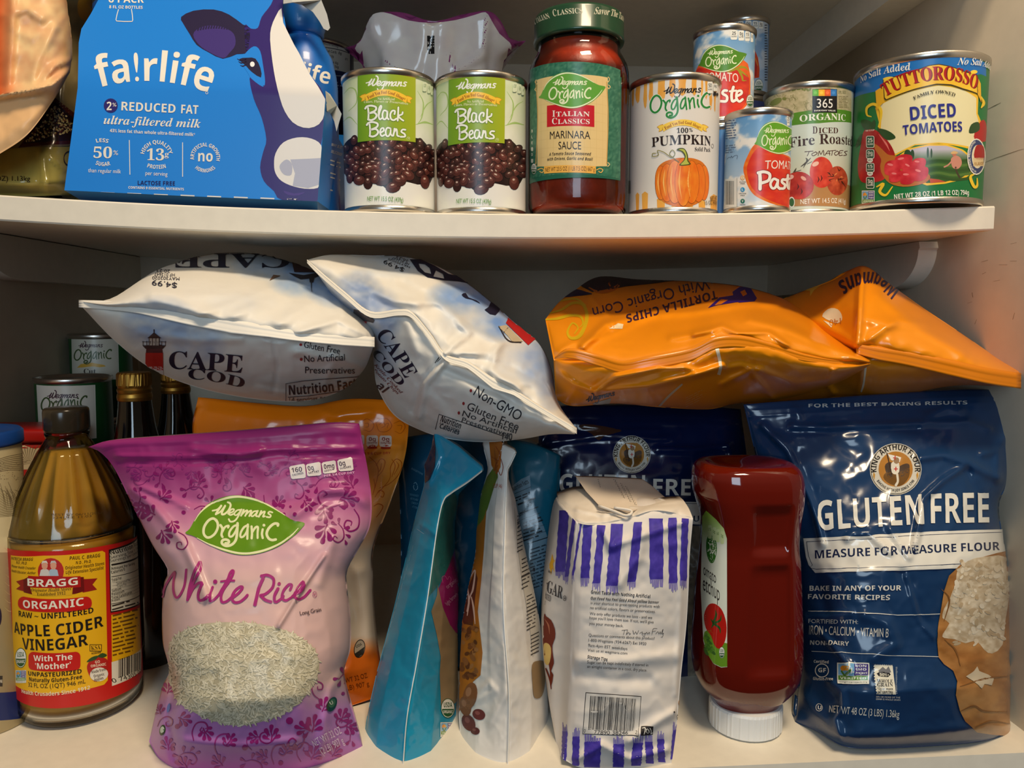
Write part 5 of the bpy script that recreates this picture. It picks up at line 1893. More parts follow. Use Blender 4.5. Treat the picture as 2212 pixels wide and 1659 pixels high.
def vin_art(A):
    A.fr(0, 880, 2.13)
    RED, YEL, BLK = (196, 28, 22), (236, 178, 22), (30, 24, 20)
    A.poly([(40, 655), (200, 662), (350, 655), (500, 632), (642, 590), (642, 1265), (500, 1310), (300, 1335), (150, 1330), (60, 1310)], RED)
    A.up()
    A.poly([(50, 680), (200, 682), (350, 675), (470, 660), (484, 668), (496, 1255), (480, 1275), (300, 1295), (150, 1290), (66, 1272)], YEL)
    A.poly([(512, 955), (642, 920), (648, 1110), (515, 1172)], YEL)
    A.poly([(500, 655), (642, 592), (642, 905), (508, 945)], (30, 26, 22))
    A.poly([(505, 662), (642, 600), (642, 898), (512, 938)], (222, 214, 190), lay=A.L + 1)
    A.poly([(513, 1172), (650, 1108), (648, 1210), (515, 1282)], (228, 220, 198), lay=A.L + 1)
    A.up(2)
    for p, a, b, h, f in (('Nutrition Facts', (510, 678), (690, 622), 20, 'b'), ('Serving Size 1 Tbsp', (508, 697), (700, 640), 13, 'n'), ('Servings per container', (508, 713), (700, 655), 13, 'n'),
                          ('Amount Per Serving', (512, 748), (620, 722), 12, 'b'), ('Calories 0', (512, 766), (575, 750), 13, 'b'), ('Total Fat', (516, 802), (560, 790), 13, 'b'),
                          ('Saturated Fat', (538, 815), (600, 798), 12, 'n'), ('Trans Fat', (538, 830), (582, 818), 12, 'n'), ('Sodium', (516, 850), (558, 839), 12, 'b'), ('Potassium', (516, 866), (572, 850), 12, 'b'),
                          ('Total Carbohydrate', (516, 882), (608, 856), 12, 'b'), ('Protein', (516, 896), (552, 886), 12, 'b')):
        A.text(p, a, b, h, BLK, f)
    for y, w in ((725, 8), (780, 3), (905, 3)):
        A.line((512, y), (642, y - 42), w=w, col=BLK)
    for k in range(6):
        A.line((516, 806 + k * 15), (642, 768 + k * 14), w=1.2, col=(90, 80, 70))
    A.lines(515, 905, 640, 940, 2, (60, 50, 40), seed=2, slope=-.28)
    A.lines(518, 950, 642, 1150, 11, (110, 70, 16), seed=3, slope=-.25)
    r = random.Random(6)
    x = 545
    while x < 645:
        w = r.choice((2, 3, 4, 6))
        A.poly([(x, 1160 - (x - 545) * .35), (x + w, 1160 - (x + w - 545) * .35), (x + w, 1245 - (x - 545) * .4), (x, 1245 - (x - 545) * .4)], BLK)
        x += w + r.choice((2, 3, 4))
    A.text('0 74305 00132', (520, 1268), (660, 1205), 20, BLK, 'n')
    # names and portrait
    for p, a, b, h in (('PATRICIA BRAGG', (52, 700), (152, 706), 14), ('N.D., Ph.D.', (75, 719), (125, 724), 13), ('Pioneer Health Crusader', (54, 734), (164, 746), 12), ('Health Educator, Author', (54, 756), (164, 768), 12),
                       ('PAUL C. BRAGG', (320, 702), (462, 688), 16), ('N.D., Ph.D.', (349, 722), (422, 714), 14), ('Originator Health Stores', (301, 746), (480, 724), 15), ('Life Extension Specialist', (303, 767), (478, 744), 15)):
        A.text(p, a, b, h, (70, 44, 10), 'bi')
    A.ell(234, 755, 60, 62, (186, 40, 34))
    A.up()
    for x, hair, body in ((206, (226, 220, 205), (214, 206, 196)), (246, (200, 196, 190), (170, 190, 204))):
        A.poly([(x - 24, 775), (x - 18, 748), (x, 740), (x + 18, 748), (x + 24, 775)], body)
        A.ell(x, 728, 14, 18, (222, 160, 130), lay=A.L + 1)
        A.poly([(x - 16, 722), (x - 10, 706), (x + 8, 705), (x + 16, 720), (x + 6, 714), (x - 8, 715)], hair, lay=A.L + 2)
    A.up(2)
    A.poly([(75, 800), (110, 790), (130, 795), (130, 850), (75, 835), (95, 820)], (150, 24, 22))
    A.poly([(380, 790), (448, 786), (425, 815), (446, 838), (380, 852)], (150, 24, 22))
    A.up()
    A.poly([(108, 792), (140, 775), (200, 778), (280, 778), (385, 780), (388, 845), (345, 858), (240, 864), (150, 860), (110, 850)], (110, 18, 16))
    A.poly([(130, 774), (240, 778), (370, 776), (372, 826), (240, 828), (132, 824)], (176, 26, 24), lay=A.L + 1)
    A.poly([(140, 828), (240, 830), (335, 826), (332, 862), (240, 868), (150, 862)], (226, 172, 30), lay=A.L + 1)
    A.up(2)
    A.text('BRAGG', (128, 820), (358, 815), 34, (240, 234, 214), 'b')
    A.text('Originator Health Stores', (145, 846), (328, 840), 14, (60, 40, 16), 'sbi')
    A.text('Established 1912', (172, 866), (302, 860), 14, (60, 40, 16), 'sb')
    A.rr(84, 870, 422, 930, 26, RED)
    A.text('ORGANIC', (108, 920), (386, 910), 36, (240, 232, 210), 'b', lay=A.L + 1)
    A.text('RAW ~ UNFILTERED', (88, 960), (430, 944), 26, BLK, 'b')
    A.text('APPLE CIDER', (68, 1035), (476, 1006), 52, BLK, 'b')
    A.text('VINEGAR', (106, 1110), (406, 1092), 52, BLK, 'b')
    usda(A, 97, 1152, 26, 46)
    A.rr(132, 1124, 370, 1208, 22, RED)
    A.text('With The', (156, 1165), (334, 1158), 26, (240, 232, 210), 'b', lay=A.L + 1)
    A.text("'Mother'", (164, 1202), (326, 1196), 27, (240, 232, 210), 'b', lay=A.L + 1)
    A.rect(412, 1090, 468, 1122, (60, 40, 14))
    A.rect(415, 1093, 465, 1119, YEL, lay=A.L + 1)
    A.text('KSA', (420, 1117), (462, 1112), 20, (60, 40, 14), 'sb', lay=A.L + 2)
    A.text('KOSHER', (422, 1136), (464, 1130), 8, (60, 40, 14), 'b')
    A.poly([(400, 1190), (425, 1155), (460, 1150), (492, 1160), (496, 1200), (480, 1240), (440, 1262), (412, 1235)], (180, 34, 28), sm=4)
    A.up()
    A.ell(455, 1228, 42, 32, (232, 224, 205), rot=-.15)
    A.poly([(398, 1172), (420, 1150), (450, 1142), (440, 1160)], (50, 80, 36), sm=3)
    A.poly([(448, 1145), (470, 1130), (492, 1140), (470, 1152)], (50, 80, 36), sm=3)
    for t_, a, b in (('GO', (438, 1178), (460, 1174)), ('ORGANIC', (418, 1196), (488, 1186))):
        A.text(t_, a, b, 12, (240, 220, 190), 'b')
    A.up()
    for t_, a, b in (('Made from', (422, 1224), (486, 1210)), ('Organic', (432, 1243), (480, 1232)), ('Apples', (434, 1260), (476, 1250))):
        A.text(t_, a, b, 13, (60, 40, 24), 'b')
    nongmo(A, 74, 1208, 122, 1266)
    A.text('UNPASTEURIZED', (132, 1232), (376, 1222), 20, BLK, 'b')
    A.text('Naturally Gluten-Free', (136, 1258), (378, 1246), 18, BLK, 'b')
    A.text('32 FL OZ (1QT) 946 mL', (132, 1284), (394, 1268), 20, BLK, 'n')
    A.text('Health Crusaders Since 1912', (102, 1312), (414, 1296), 18, (240, 226, 190), 'b')
    for t_, a, b in (('BEST BY 06/11/2022', (238, 498), (470, 488)), ('22419 E 11:03', (240, 512), (420, 504))):
        A.text(t_, a, b, 10, (70, 50, 18), 'n')


VR = .0483
A = Art(CylChart(vx, vy, VR), seg=2)
vin_art(A)
a0 = A.ch.a0
edge_lo = A.ch.inv([(26, 1493), (70, 1503), (165, 1506), (235, 1494), (280, 1480), (300, 1470)])
edge_hi = A.ch.inv([(22, 1186), (70, 1190), (165, 1191), (235, 1177), (280, 1165), (300, 1157)])
aa = np.linspace(-1.75, 1.75, 80)
V = []
for e in (edge_lo, edge_hi):
    for a in aa:
        V.append((vx + VR * math.cos(a + a0), vy + VR * math.sin(a + a0), np.interp(a * VR * 1000, e[:, 0], e[:, 1]) / 1000))
make('paper_label', V, [(i, i + 1, 81 + i, 80 + i) for i in range(79)], can_paper, vin, colors=(196, 28, 22), art=A,
     normals=[(math.cos(a + a0), math.sin(a + a0), 0) for z in (0, 1) for a in aa])

# ---------------------------------------------------------------- two dark bottles with gold caps
gold = finish('gold_screw_cap', rough=0.42, metal=1.0, col=(176, 132, 60))
dark_glass = finish('dark_bottle_glass', rough=0.06, spec=0.6, col=(16, 13, 10), coat=0.4)


def gold_bottle(x, y, h, label):
    t = thing('dark_bottle', (x, y, 0), label, 'bottle', 'gold capped dark bottles')
    p = [(.0002, .002), (.024, .002), (.0285, .0005), (.0305, .004), (.031, .012), (.031, h * .58), (.0300, h * .63), (.0265, h * .69), (.0215, h * .75), (.0175, h * .81), (.0150, h * .88), (.0140, h * .93)]
    V, Fc = lathe([tuple(q) for q in spline(p, 3)], x, y, 0, 56)
    make('bottle_body', V, Fc, dark_glass, t)
    r = .0150
    c0 = h - .026
    V, Fc = lathe([(r - .001, c0 - .001), (r, c0), (r + .0005, c0 + .003), (r, c0 + .006), (r - .0006, c0 + .0068), (r - .0002, c0 + .0078), (r + .0003, c0 + .010), (r - .0008, c0 + .0118), (r - .0004, c0 + .013),
                   (r + .0002, c0 + .0142), (r, c0 + .0245), (r - .0012, c0 + .026), (.0002, c0 + .026)], x, y, 0, 96)
    d = V[:, :2] - (x, y)
    th = np.arctan2(d[:, 1], d[:, 0])
    m = np.where((V[:, 2] > c0 + .0138) & (V[:, 2] < c0 + .025), 1 - .03 * (np.sin(th * 48) > 0), 1.0)
    V[:, :2] = (x, y) + d * m[:, None]
    make('screw_cap', V, Fc, gold, t, smooth=False)
    return t


g1 = (W(290, 830, .137)[0], .137)
h1 = W(288, 804, g1[1])[2]
gold_bottle(*g1, h1, 'dark gold capped bottle just behind the vinegar bottle')
g2 = (W(379, 825, .262)[0], .262)
gold_bottle(*g2, W(378, 797, g2[1])[2], 'dark gold capped bottle further back, beside the orange rice bag')

# ---------------------------------------------------------------- green cans stacked in the back corner
def green_can_art(kind):
    def fn(A):
        if kind == 0:
            A.fr(0, 680, 5.0273)
            A.poly([(395, 760), (1028, 760), (1040, 1340), (425, 1340)], (214, 206, 190))
            A.line((1030, 760), (1044, 1340), w=8, col=(225, 222, 205), lay=2)
            A.up(2)
            wegmans(A, (515, 905), (850, 900), (60, 24, 44), hs=1.05)
            A.up()
            organic(A, (445, 1035), (955, 1005), (66, 84, 44), hs=1.0)
            A.poly([(490, 1130), (520, 1095), (700, 1080), (700, 1150), (540, 1170), (500, 1165)], (210, 160, 50))
        else:
            A.fr(0, 680, 5.0273)
            A.poly([(775, 235), (1275, 232), (1285, 700), (785, 700)], (196, 188, 170))
            A.line((1278, 232), (1290, 700), w=7, col=(215, 210, 195), lay=2)
            A.up(2)
            wegmans(A, (855, 352), (1115, 350), (60, 24, 44), hs=1.05)
            A.up()
            organic(A, (802, 485), (1215, 478), (66, 84, 44), hs=1.0)
            A.poly([(835, 575), (880, 535), (1000, 520), (1130, 545), (1150, 560), (1080, 570), (1000, 560), (900, 572)], (206, 158, 60))
            A.up()
            A.text('Cut', (910, 640), (1042, 640), 54, (50, 40, 36), 'sb')
    return fn


GRN = (24, 74, 34)
cx_, cy_ = -.4178, .2210
zt = W(158, 818, cy_ - .0355)[2]
food_can('green can hidden under the nearer green can', cx_, cy_, .0004, .0355, zt - .108 - .0006, GRN)
food_can('nearer green can with a cream label panel, right behind the vinegar bottle', cx_, cy_, zt - .108, .0355, .108, GRN, green_can_art(0))
cx_, cy_ = -.4405, .331
zt = W(217, 722, cy_ - .033)[2]
food_can('green can at the bottom of the rear corner stack', cx_, cy_, .0004, .033, (zt - .102) / 2 - .0005, GRN)
food_can('green can in the middle of the rear corner stack', cx_, cy_, (zt - .102) / 2, .033, (zt - .102) / 2 - .0002, GRN)
food_can('topmost green can in the back corner, its cream panel reading Cut', cx_, cy_, zt - .102, .033, .102, GRN, green_can_art(1))

# ---------------------------------------------------------------- red lidded tub and blue lidded canister at the left edge
t = thing('red_lid_tub', (-.437, .15, 0), 'red lidded tub with sunburst line drawings, behind the blue lidded canister', 'tub')
zt, zl_ = W(60, 928, .124)[2], W(60, 957, .124)[2]
xr = W(116, 990, .124)[0]
v, f = box(-.4735, xr, .124, .176, .0004, zl_ - .0005, .004)
A = Art(PhotoChart(v, f), seg=20)
A.fr(0, 680, 5.0273)
A.rect(-400, 1385, 640, 1680, (206, 192, 160))
A.up()
for k in range(15):
    a = math.radians(150 - k * 9)
    A.stroke([(330 + 60 * math.cos(a), 1640 - 60 * math.sin(a)), (330 + 190 * math.cos(a - .1), 1640 - 190 * math.sin(a - .1)), (330 + 330 * math.cos(a - .25), 1640 - 300 * math.sin(a - .25))], [3, 7, 4], (96, 84, 60))
for k in range(3):
    A.stroke([(250, 1600 + k * 14), (330, 1585 + k * 16), (390, 1650 + k * 10)], 4, (96, 84, 60))
make('tub_body', v, f, can_paper, t, colors=(170, 24, 22), art=A)
v, f = box(-.4745, xr + .0018, .122, .178, zl_, zt, .003)
make('tub_lid', v, f, finish('lid_plastic', rough=0.35, spec=0.5), t, colors=(176, 20, 16))

sx_, sy_ = -.4255, .026
sR = .0385
e = math.atan2(52 - 1106, FPX) + YAW          # right silhouette on the photograph
for _ in range(30):
    px_r = max(proj((sx_ + sR * math.cos(a), sy_ + sR * math.sin(a), .2))[0] for a in np.linspace(-1.5, 1.5, 60))
    sx_ -= (px_r - 53) * .6 / 1662
sx_ = max(sx_, XL + sR + .002)
t = thing('salt_canister', (sx_, sy_, 0), 'cream printed canister with a blue lid, cut off by the left edge', 'canister')
zt, zl_ = W(20, 945, sy_ - sR)[2], W(20, 978, sy_ - sR)[2]
A = Art(CylChart(sx_, sy_, sR - .0004), seg=4)
A.fr(0, 900, 2.1875)
A.rect(-200, 1290, 130, 1420, (24, 40, 96))
ink = (120, 104, 76)
for k in range(9):
    A.stroke([(-40, 215 + k * 7), (30, 190 + k * 8), (118, 172 + k * 10)], [2, 3.2, 2], ink)
rr = random.Random(5)
for k in range(60):
    A.ell(rr.uniform(0, 110), rr.uniform(215, 300), 1.6, 1.6, ink, n=6)
for k in range(14):
    x = rr.uniform(-10, 110)
    A.stroke([(x, 300 + rr.uniform(0, 60)), (x + 20, 340 + rr.uniform(0, 60)), (x + 30, 400 + rr.uniform(0, 50))], [1.5, 3, 1], ink)
for k in range(10):
    A.stroke([(-20, 330 + k * 14), (50, 380 + k * 10), (110, 300 + k * 16)], [1, 2.4, 1], (150, 132, 92))
A.up()
A.poly([(-60, 480), (130, 455), (130, 640), (-60, 640)], (222, 204, 160))
A.ell(-6, 945, 14, 45, (40, 34, 60))
A.rect(-60, 1225, 12, 1275, (50, 44, 40))
A.text('NUTRITION', (-58, 1260), (10, 1258), 16, (220, 210, 190), 'b', lay=A.L + 1)
for k in range(8):
    A.stroke([(20, 620 + k * 40), (50, 640 + k * 40), (90, 610 + k * 40)], [1, 3, 1], (196, 176, 130))
V, Fc = lathe([(.0002, .001), (sR - .0004, .001), (sR - .0004, zl_ - .0005)], sx_, sy_, 0, 72)
make('canister_body', V, Fc, can_paper, t, colors=(206, 188, 144), art=A)
V, Fc = lathe([(sR - .0002, zl_ - .0002), (sR + .0012, zl_), (sR + .0014, zl_ + .002), (sR + .0012, zt - .002), (sR - .001, zt), (sR - .006, zt - .0015), (.0002, zt - .002)], sx_, sy_, 0, 72)
make('canister_lid', V, Fc, finish('lid_plastic', rough=0.35, spec=0.5), t, colors=(20, 62, 130))

# ---------------------------------------------------------------- orange rice bag behind, pink rice bag in front
def spray(A, x, y, s, rot, col, kind=0, seed=0):
    """a scroll of stems, teardrop leaves and a curl"""
    c, sn = math.cos(rot), math.sin(rot)
    tr = lambda P: [(x + s * (a * c - b * sn), y + s * (a * sn + b * c)) for a, b in P]
    def drop(bx, by, l, w, an):
        ca, sa = math.cos(an), math.sin(an)
        pts = [(0, 0), (.3, -.28), (.62, -.5), (.88, -.42), (1, 0), (.88, .42), (.62, .42), (.3, .16)]
        A.poly(tr([(bx + l * p * ca - w * q * sa, by + l * p * sa + w * q * ca) for p, q in pts]), col, sm=3)
    if kind == 0:
        A.stroke(tr([(0, 0), (14, -26), (40, -40), (62, -30), (62, -10), (48, -8), (50, -20)]), [2 * s, 5 * s, 4 * s, 2 * s], col)
        for bx, by, l, w, an in ((10, -26, 24, 13, -2.2), (26, -40, 22, 12, -1.5), (44, -46, 20, 11, -.8), (0, -6, 22, 12, 2.6), (8, 0, 24, 13, 1.6)):
            drop(bx, by, l, w, an)
    elif kind == 1:
        A.stroke(tr([(0, 8), (2, -10), (-4, -26)]), [5 * s, 4 * s, 2 * s], col)
        for bx, by, l, w, an in ((4, 4, 30, 14, -.5), (5, -8, 30, 15, -1.0), (1, -18, 28, 14, -1.6), (-4, -8, 30, 15, -2.2), (-4, 4, 28, 13, -2.7)):
            drop(bx, by, l, w, an)
    elif kind == 2:
        A.stroke(tr([(0, 0), (4, -30), (26, -52), (52, -46), (56, -24), (40, -14), (30, -26), (38, -34)]), [3 * s, 5 * s, 5 * s, 3 * s], col)
    else:
        A.ell(x, y, 6 * s, 6 * s, col, n=10)


sY = .045
Yb = .076
top = [(428, 858, Yb + .02), (560, 872, Yb + .02), (660, 878, Yb + .02), (760, 862, Yb + .02), (886, 868, Yb + .02)]
bot = [(425, 1505, Yb - .03), (560, 1535, Yb - .045), (700, 1538, Yb - .045), (835, 1500, Yb - .03)]
lf = [(425, 1505, Yb - .03), (440, 1300, Yb), (450, 1100, Yb), (416, 940, Yb + .01), (428, 858, Yb + .02)]
rt = [(835, 1500, Yb - .03), (815, 1380, Yb - .01), (806, 1250, Yb), (808, 1180, Yb), (845, 1080, Yb), (876, 980, Yb + .01), (886, 868, Yb + .02)]
sub = lambda v: np.clip(1.15 - v, 0, 1)
P, g, b = bag_sheet(top, rt, bot, lf, lambda u, v: .030 * profile(u, 2.6, .6) * sub(v) * np.clip(v / .15 + .3, 0, 1),
                    creases=[([(700, 870), (690, 880), (720, 900), (800, 890)], 6, .003), ([(790, 990), (830, 960), (882, 965)], 8, .004), ([(775, 1240), (790, 1300), (800, 1400)], 18, .006)],
                    ribs=[(.93, .99, 5, .0012)], noise=(.002, 70), nu=80, nv=100)
V, Ff, Fb = bag_mesh(P, g, lambda u, v: .05 * profile(u, 2.6, .6) * sub(v))
NB = 80 * 100
def orange_col(x, y):
    c = lerp((255, 134, 16), (255, 160, 58), (y - 930) / 60)
    c = lerp(c, (236, 190, 156), (y - 1040) / 120)
    c = lerp(c, (196, 182, 168), (y - 1160) / 30)
    c = lerp(c, (196, 96, 24), (y - 1375) / 40)
    return c
cols = orange_col(np.concatenate([g[..., 0].ravel(), np.full(len(V) - NB, 800)]), np.concatenate([g[..., 1].ravel(), np.full(len(V) - NB, 900)]))
A = Art(PhotoChart(V[:NB], Ff), seg=6, eps=2.2e-4)
A.fr(740, 900, 4.148)
OI = (206, 92, 10)
for p in ([(150, 60), (220, 20), (280, 70), (250, 130), (190, 120)], [(300, 60), (340, 20), (400, 20), (440, 80), (400, 130), (330, 130), (300, 60)], [(460, 60), (520, 40), (560, 90), (520, 150), (470, 130)],
          [(330, 70), (360, 50), (380, 80), (350, 100)], [(380, 70), (410, 60), (400, 100)], [(200, 60), (230, 60), (230, 90), (205, 95)], [(490, 80), (530, 80), (520, 120)],
          [(240, 360), (300, 420), (320, 500), (290, 640)], [(300, 440), (340, 380), (380, 400), (360, 480), (310, 540)], [(330, 640), (420, 600), (500, 520), (530, 420), (480, 380), (430, 450), (420, 560), (320, 680)],
          [(440, 380), (470, 440), (440, 540)], [(480, 400), (500, 440), (460, 520)], [(350, 420), (340, 470), (320, 500)], [(290, 720), (330, 660), (370, 680), (360, 720), (335, 710)], [(280, 800), (320, 780), (360, 800), (340, 850), (300, 900)],
          [(280, 560), (290, 620), (270, 700)]):
    A.stroke(p, [4, 7, 4], OI)
A.up()
BG = (240, 214, 196)
facts_up(A, [(120, 165, 195, 250, '', ''), (214, 168, 318, 270, '0g', 'SODIUM'), (330, 170, 440, 270, '0g', 'SUGARS')], ink=(150, 40, 16), bg=BG)
for x in (266, 386):
    A.poly([(x - 46, 285), (x - 30, 262), (x, 252), (x + 30, 262), (x + 46, 285), (x, 290)], (190, 50, 20), sm=2)
A.up()
A.text('PER 1/4 CUP DRY', (150, 345), (430, 335), 22, (206, 70, 30), 'b')
A.fr(300, 1240, 3.95)
A.ell(1882, 636, 48, 80, (40, 32, 26), rot=.2)
A.ell(1882, 636, 42, 72, (150, 138, 122), rot=.2, lay=A.L + 1)
A.poly([(1840, 680), (1925, 620), (1915, 680), (1870, 712), (1845, 700)], (40, 36, 30), lay=A.L + 2)
A.text('USDA', (1856, 632), (1905, 606), 22, (40, 36, 30), 'b', lay=A.L + 2)
A.text('NET WT 32 OZ', (1680, 950), (1952, 880), 40, (120, 56, 14), 'n')
A.text('(2 LB) 907 g', (1720, 1005), (1966, 950), 40, (120, 56, 14), 'n')
o = make('rice_bag', V, Ff + Fb, film, colors=cols, art=A)
tag(o, 'orange rice bag standing behind the pink white rice bag', 'bag')

Yb = -.012
top = [(190, 966, Yb + .012), (235, 952, Yb + .01), (330, 944, Yb + .008), (500, 932, Yb + .006), (640, 920, Yb + .006), (720, 913, Yb + .008), (776, 915, Yb + .01)]
bot = [(322, 1602, Yb - .012), (348, 1644, Yb - .028), (400, 1672, Yb - .038), (520, 1682, Yb - .041), (640, 1672, Yb - .039), (712, 1650, Yb - .032), (784, 1614, Yb - .018)]
lf = [(322, 1602, Yb - .012), (336, 1540, Yb - .012), (352, 1480, Yb - .01), (366, 1448, Yb - .008), (352, 1390, Yb), (350, 1320, Yb), (354, 1262, Yb), (362, 1230, Yb), (330, 1178, Yb), (288, 1095, Yb + .004), (246, 1010, Yb + .008),
      (214, 975, Yb + .01), (190, 966, Yb + .012)]
rt = [(784, 1614, Yb - .018), (765, 1545, Yb - .014), (748, 1485, Yb - .01), (744, 1445, Yb - .008), (757, 1400, Yb - .004), (757, 1330, Yb), (750, 1270, Yb), (750, 1232, Yb), (775, 1185, Yb), (798, 1140, Yb), (803, 1090, Yb + .002),
      (797, 1030, Yb + .006), (785, 965, Yb + .008), (776, 915, Yb + .01)]
def pk_front(u, v):
    low = .050 * profile(u, 2.8, .55) * np.clip(v / .22, 0, 1) ** .6 * np.clip((.78 - v) / .45, 0, 1) ** .8
    return low + .006 * profile(u, 3, .7) * np.clip(v / .4, 0, 1)
P, g, b = bag_sheet(top, rt, bot, lf, pk_front,
                    creases=[([(285, 1060), (330, 1090), (398, 1175), (432, 1250), (446, 1290)], 10, .0042), ([(300, 1050), (360, 1075), (400, 1092)], 7, .003), ([(700, 1200), (640, 1290), (602, 1352)], 5, .004),
                             ([(640, 1110), (700, 1060), (740, 1058), (795, 1085)], 14, .005), ([(720, 1160), (700, 1230), (690, 1260)], 12, .003),
                             ([(366, 1445), (372, 1500), (362, 1560), (376, 1640)], 9, -.006), ([(744, 1445), (715, 1490), (700, 1560), (690, 1640)], 10, .004),
                             ([(420, 970), (520, 985), (560, 975)], 10, .003), ([(250, 985), (420, 985), (600, 970), (780, 968)], 4, .0022), ([(255, 1000), (420, 1001), (600, 986), (782, 984)], 3, -.0015),
                             ([(400, 1600), (520, 1612), (640, 1600)], 10, .003)],
                    ribs=[(.962, .998, 5, .0010)], noise=(.0018, 75), nu=120, nv=150)
V, Ff, Fb = bag_mesh(P, g, lambda u, v: .055 * profile(u, 2.8, .6) * np.clip(1.02 - v, 0, 1) ** .6)
NB = 120 * 150
PK, PD = (206, 168, 164), (140, 30, 104)
def pink_col(x, y):
    n = fbm(x / 40, y / 40, 3)
    c = lerp((142, 40, 108), (174, 84, 138), (y - 985 - (x < 500) * 10) / 70 + n * .3)
    c = lerp(c, (210, 166, 176), (y - 1070) / 110 + n * .3)
    c = lerp(c, (212, 176, 172), (y - 1200) / 60)
    c = lerp(c, (182, 122, 186), (y - 1475 + .16 * (x - 540) * 0) / 60 + n * .35)
    c = lerp(c, (174, 92, 166), (y - 1590) / 60 + n * .3)
    return c
gx, gy = g[..., 0].ravel(), g[..., 1].ravel()
cols = np.concatenate([pink_col(gx, gy), np.tile((206, 170, 176.0), (len(V) - NB, 1))])
A = Art(PhotoChart(V[:NB], Ff), seg=5, eps=2.6e-4)
r = random.Random(21)
SW = (132, 26, 98)
lite = (168, 60, 136)
for k in range(26):                                   # pale scrolls in the header band
    x = 280 + k * 19
    spray(A, x, 1010 + (k % 3) * 14 - (x - 280) * .03, .42, r.uniform(0, 6), (136, 40, 110), k % 3)
A.up()
for x, y, s, ro, kd in ((345, 1045, .62, -.4, 0), (300, 1060, .5, 2.4, 0), (310, 1095, .7, -2.5, 1), (330, 1110, .62, -1.2, 1), (352, 1150, .62, 2.6, 1), (400, 1060, .6, .6, 0), (455, 1080, .55, 2.2, 0), (420, 1100, .5, 1.0, 2),
                      (480, 1035, .62, -.6, 0), (530, 1055, .55, 2.2, 1), (570, 1070, .62, 3.0, 2), (600, 1090, .5, .5, 1), (545, 1090, .5, -.4, 1), (640, 1040, .55, 1.8, 0), (680, 1050, .66, .2, 0), (735, 1090, .75, -2.3, 0),
                      (700, 1100, .7, 3.0, 1), (745, 1075, .7, 1.7, 1), (760, 1050, .62, -.6, 1), (705, 1140, .8, 3.4, 1), (765, 1100, .7, 2.5, 2), (730, 1130, .6, 2.0, 0), (385, 1150, .55, 2.0, 2), (372, 1130, .5, 2.8, 1), (660, 1085, .5, 2.5, 1),
                      (350, 1075, .55, .9, 1), (430, 1040, .5, 0, 1)):
    spray(A, x, y, s, ro, SW, kd)
for k in range(22):
    spray(A, r.uniform(380, 640), r.uniform(1085, 1112), r.uniform(.4, .9), 0, SW, 3)
A.fr(300, 1240, 3.95)
PB = (150, 34, 112)
for x, y, s, ro, kd in ((470, 1420, 2.6, -.3, 2), (560, 1330, 2.3, 2.6, 1), (360, 1230, 2.2, 1.9, 1), (680, 1560, 3.0, -.5, 2), (760, 1440, 2.2, .6, 1), (700, 1620, 2.2, -.8, 1), (1130, 1400, 2.6, .0, 1), (1180, 1330, 2.4, 3.3, 2),
                      (1010, 1390, 2.0, -1.7, 1), (1150, 1620, 2.6, -.4, 2), (1080, 1560, 2.0, -1.2, 1), (1440, 1330, 2.6, -1.3, 1), (1480, 1320, 2.8, .2, 1), (1400, 1340, 2.6, 2.9, 2), (1570, 1150, 2.4, .3, 1), (1540, 1070, 2.2, -1.0, 2),
                      (1700, 900, 2.4, .3, 0), (1720, 1240, 2.4, .5, 1), (1780, 1300, 2.2, 1.9, 1), (1480, 1560, 2.6, .4, 1), (1380, 1600, 2.4, -.6, 2), (1760, 1160, 2.2, 2.6, 2), (250, 1000, 2.0, .2, 1), (180, 1180, 1.8, -.4, 1), (160, 1300, 2.0, .3, 2),
                      (250, 1480, 2.2, -.2, 1), (330, 1560, 2.4, .6, 0), (400, 1640, 2.2, -.6, 1), (900, 1600, 2.4, .9, 0), (960, 1500, 1.8, -.8, 2), (1250, 1520, 2.0, .3, 1), (1800, 1430, 2.2, -.4, 0), (1660, 1540, 2.2, .5, 1)):
    spray(A, x, y, s, ro, PB if y < 1460 else (160, 52, 128), kd)
for x, y, s in ((1285, 1250, 5.2), (1330, 1470, 3.6), (905, 1478, 4.2), (1545, 1108, 2.4), (1740, 1020, 2.6), (330, 1300, 3.6), (290, 1490, 3.2), (1210, 1610, 3.5)):
    spray(A, x, y, s, 0, PB, 3)
# clear window showing the rice
A.up()
win = [(268, 720), (255, 640), (290, 560), (370, 490), (500, 435), (680, 412), (900, 416), (1100, 440), (1300, 500), (1440, 590), (1520, 700), (1535, 800), (1500, 920), (1420, 1040), (1280, 1160), (1100, 1240), (920, 1285), (780, 1285),
       (600, 1235), (450, 1165), (330, 1080), (280, 950), (262, 830)]
A.poly(win, lambda U: lerp((176, 166, 138), (198, 188, 160), .5 + 2 * fbm(U[:, 0] / 14, U[:, 1] / 14, 3)), sm=4)
A.up()
W_ = np.array(spline(win, 4, True))
def inside(x, y):
    c = False
    for (x0, y0), (x1, y1) in zip(W_, np.roll(W_, -1, 0)):
        if (y0 > y) != (y1 > y) and x < (x1 - x0) * (y - y0) / (y1 - y0) + x0:
            c = not c
    return c
gr = []
while len(gr) < 2100:
    x, y = r.uniform(250, 1540), r.uniform(405, 1295)
    if inside(x, y):
        gr.append((x, y))
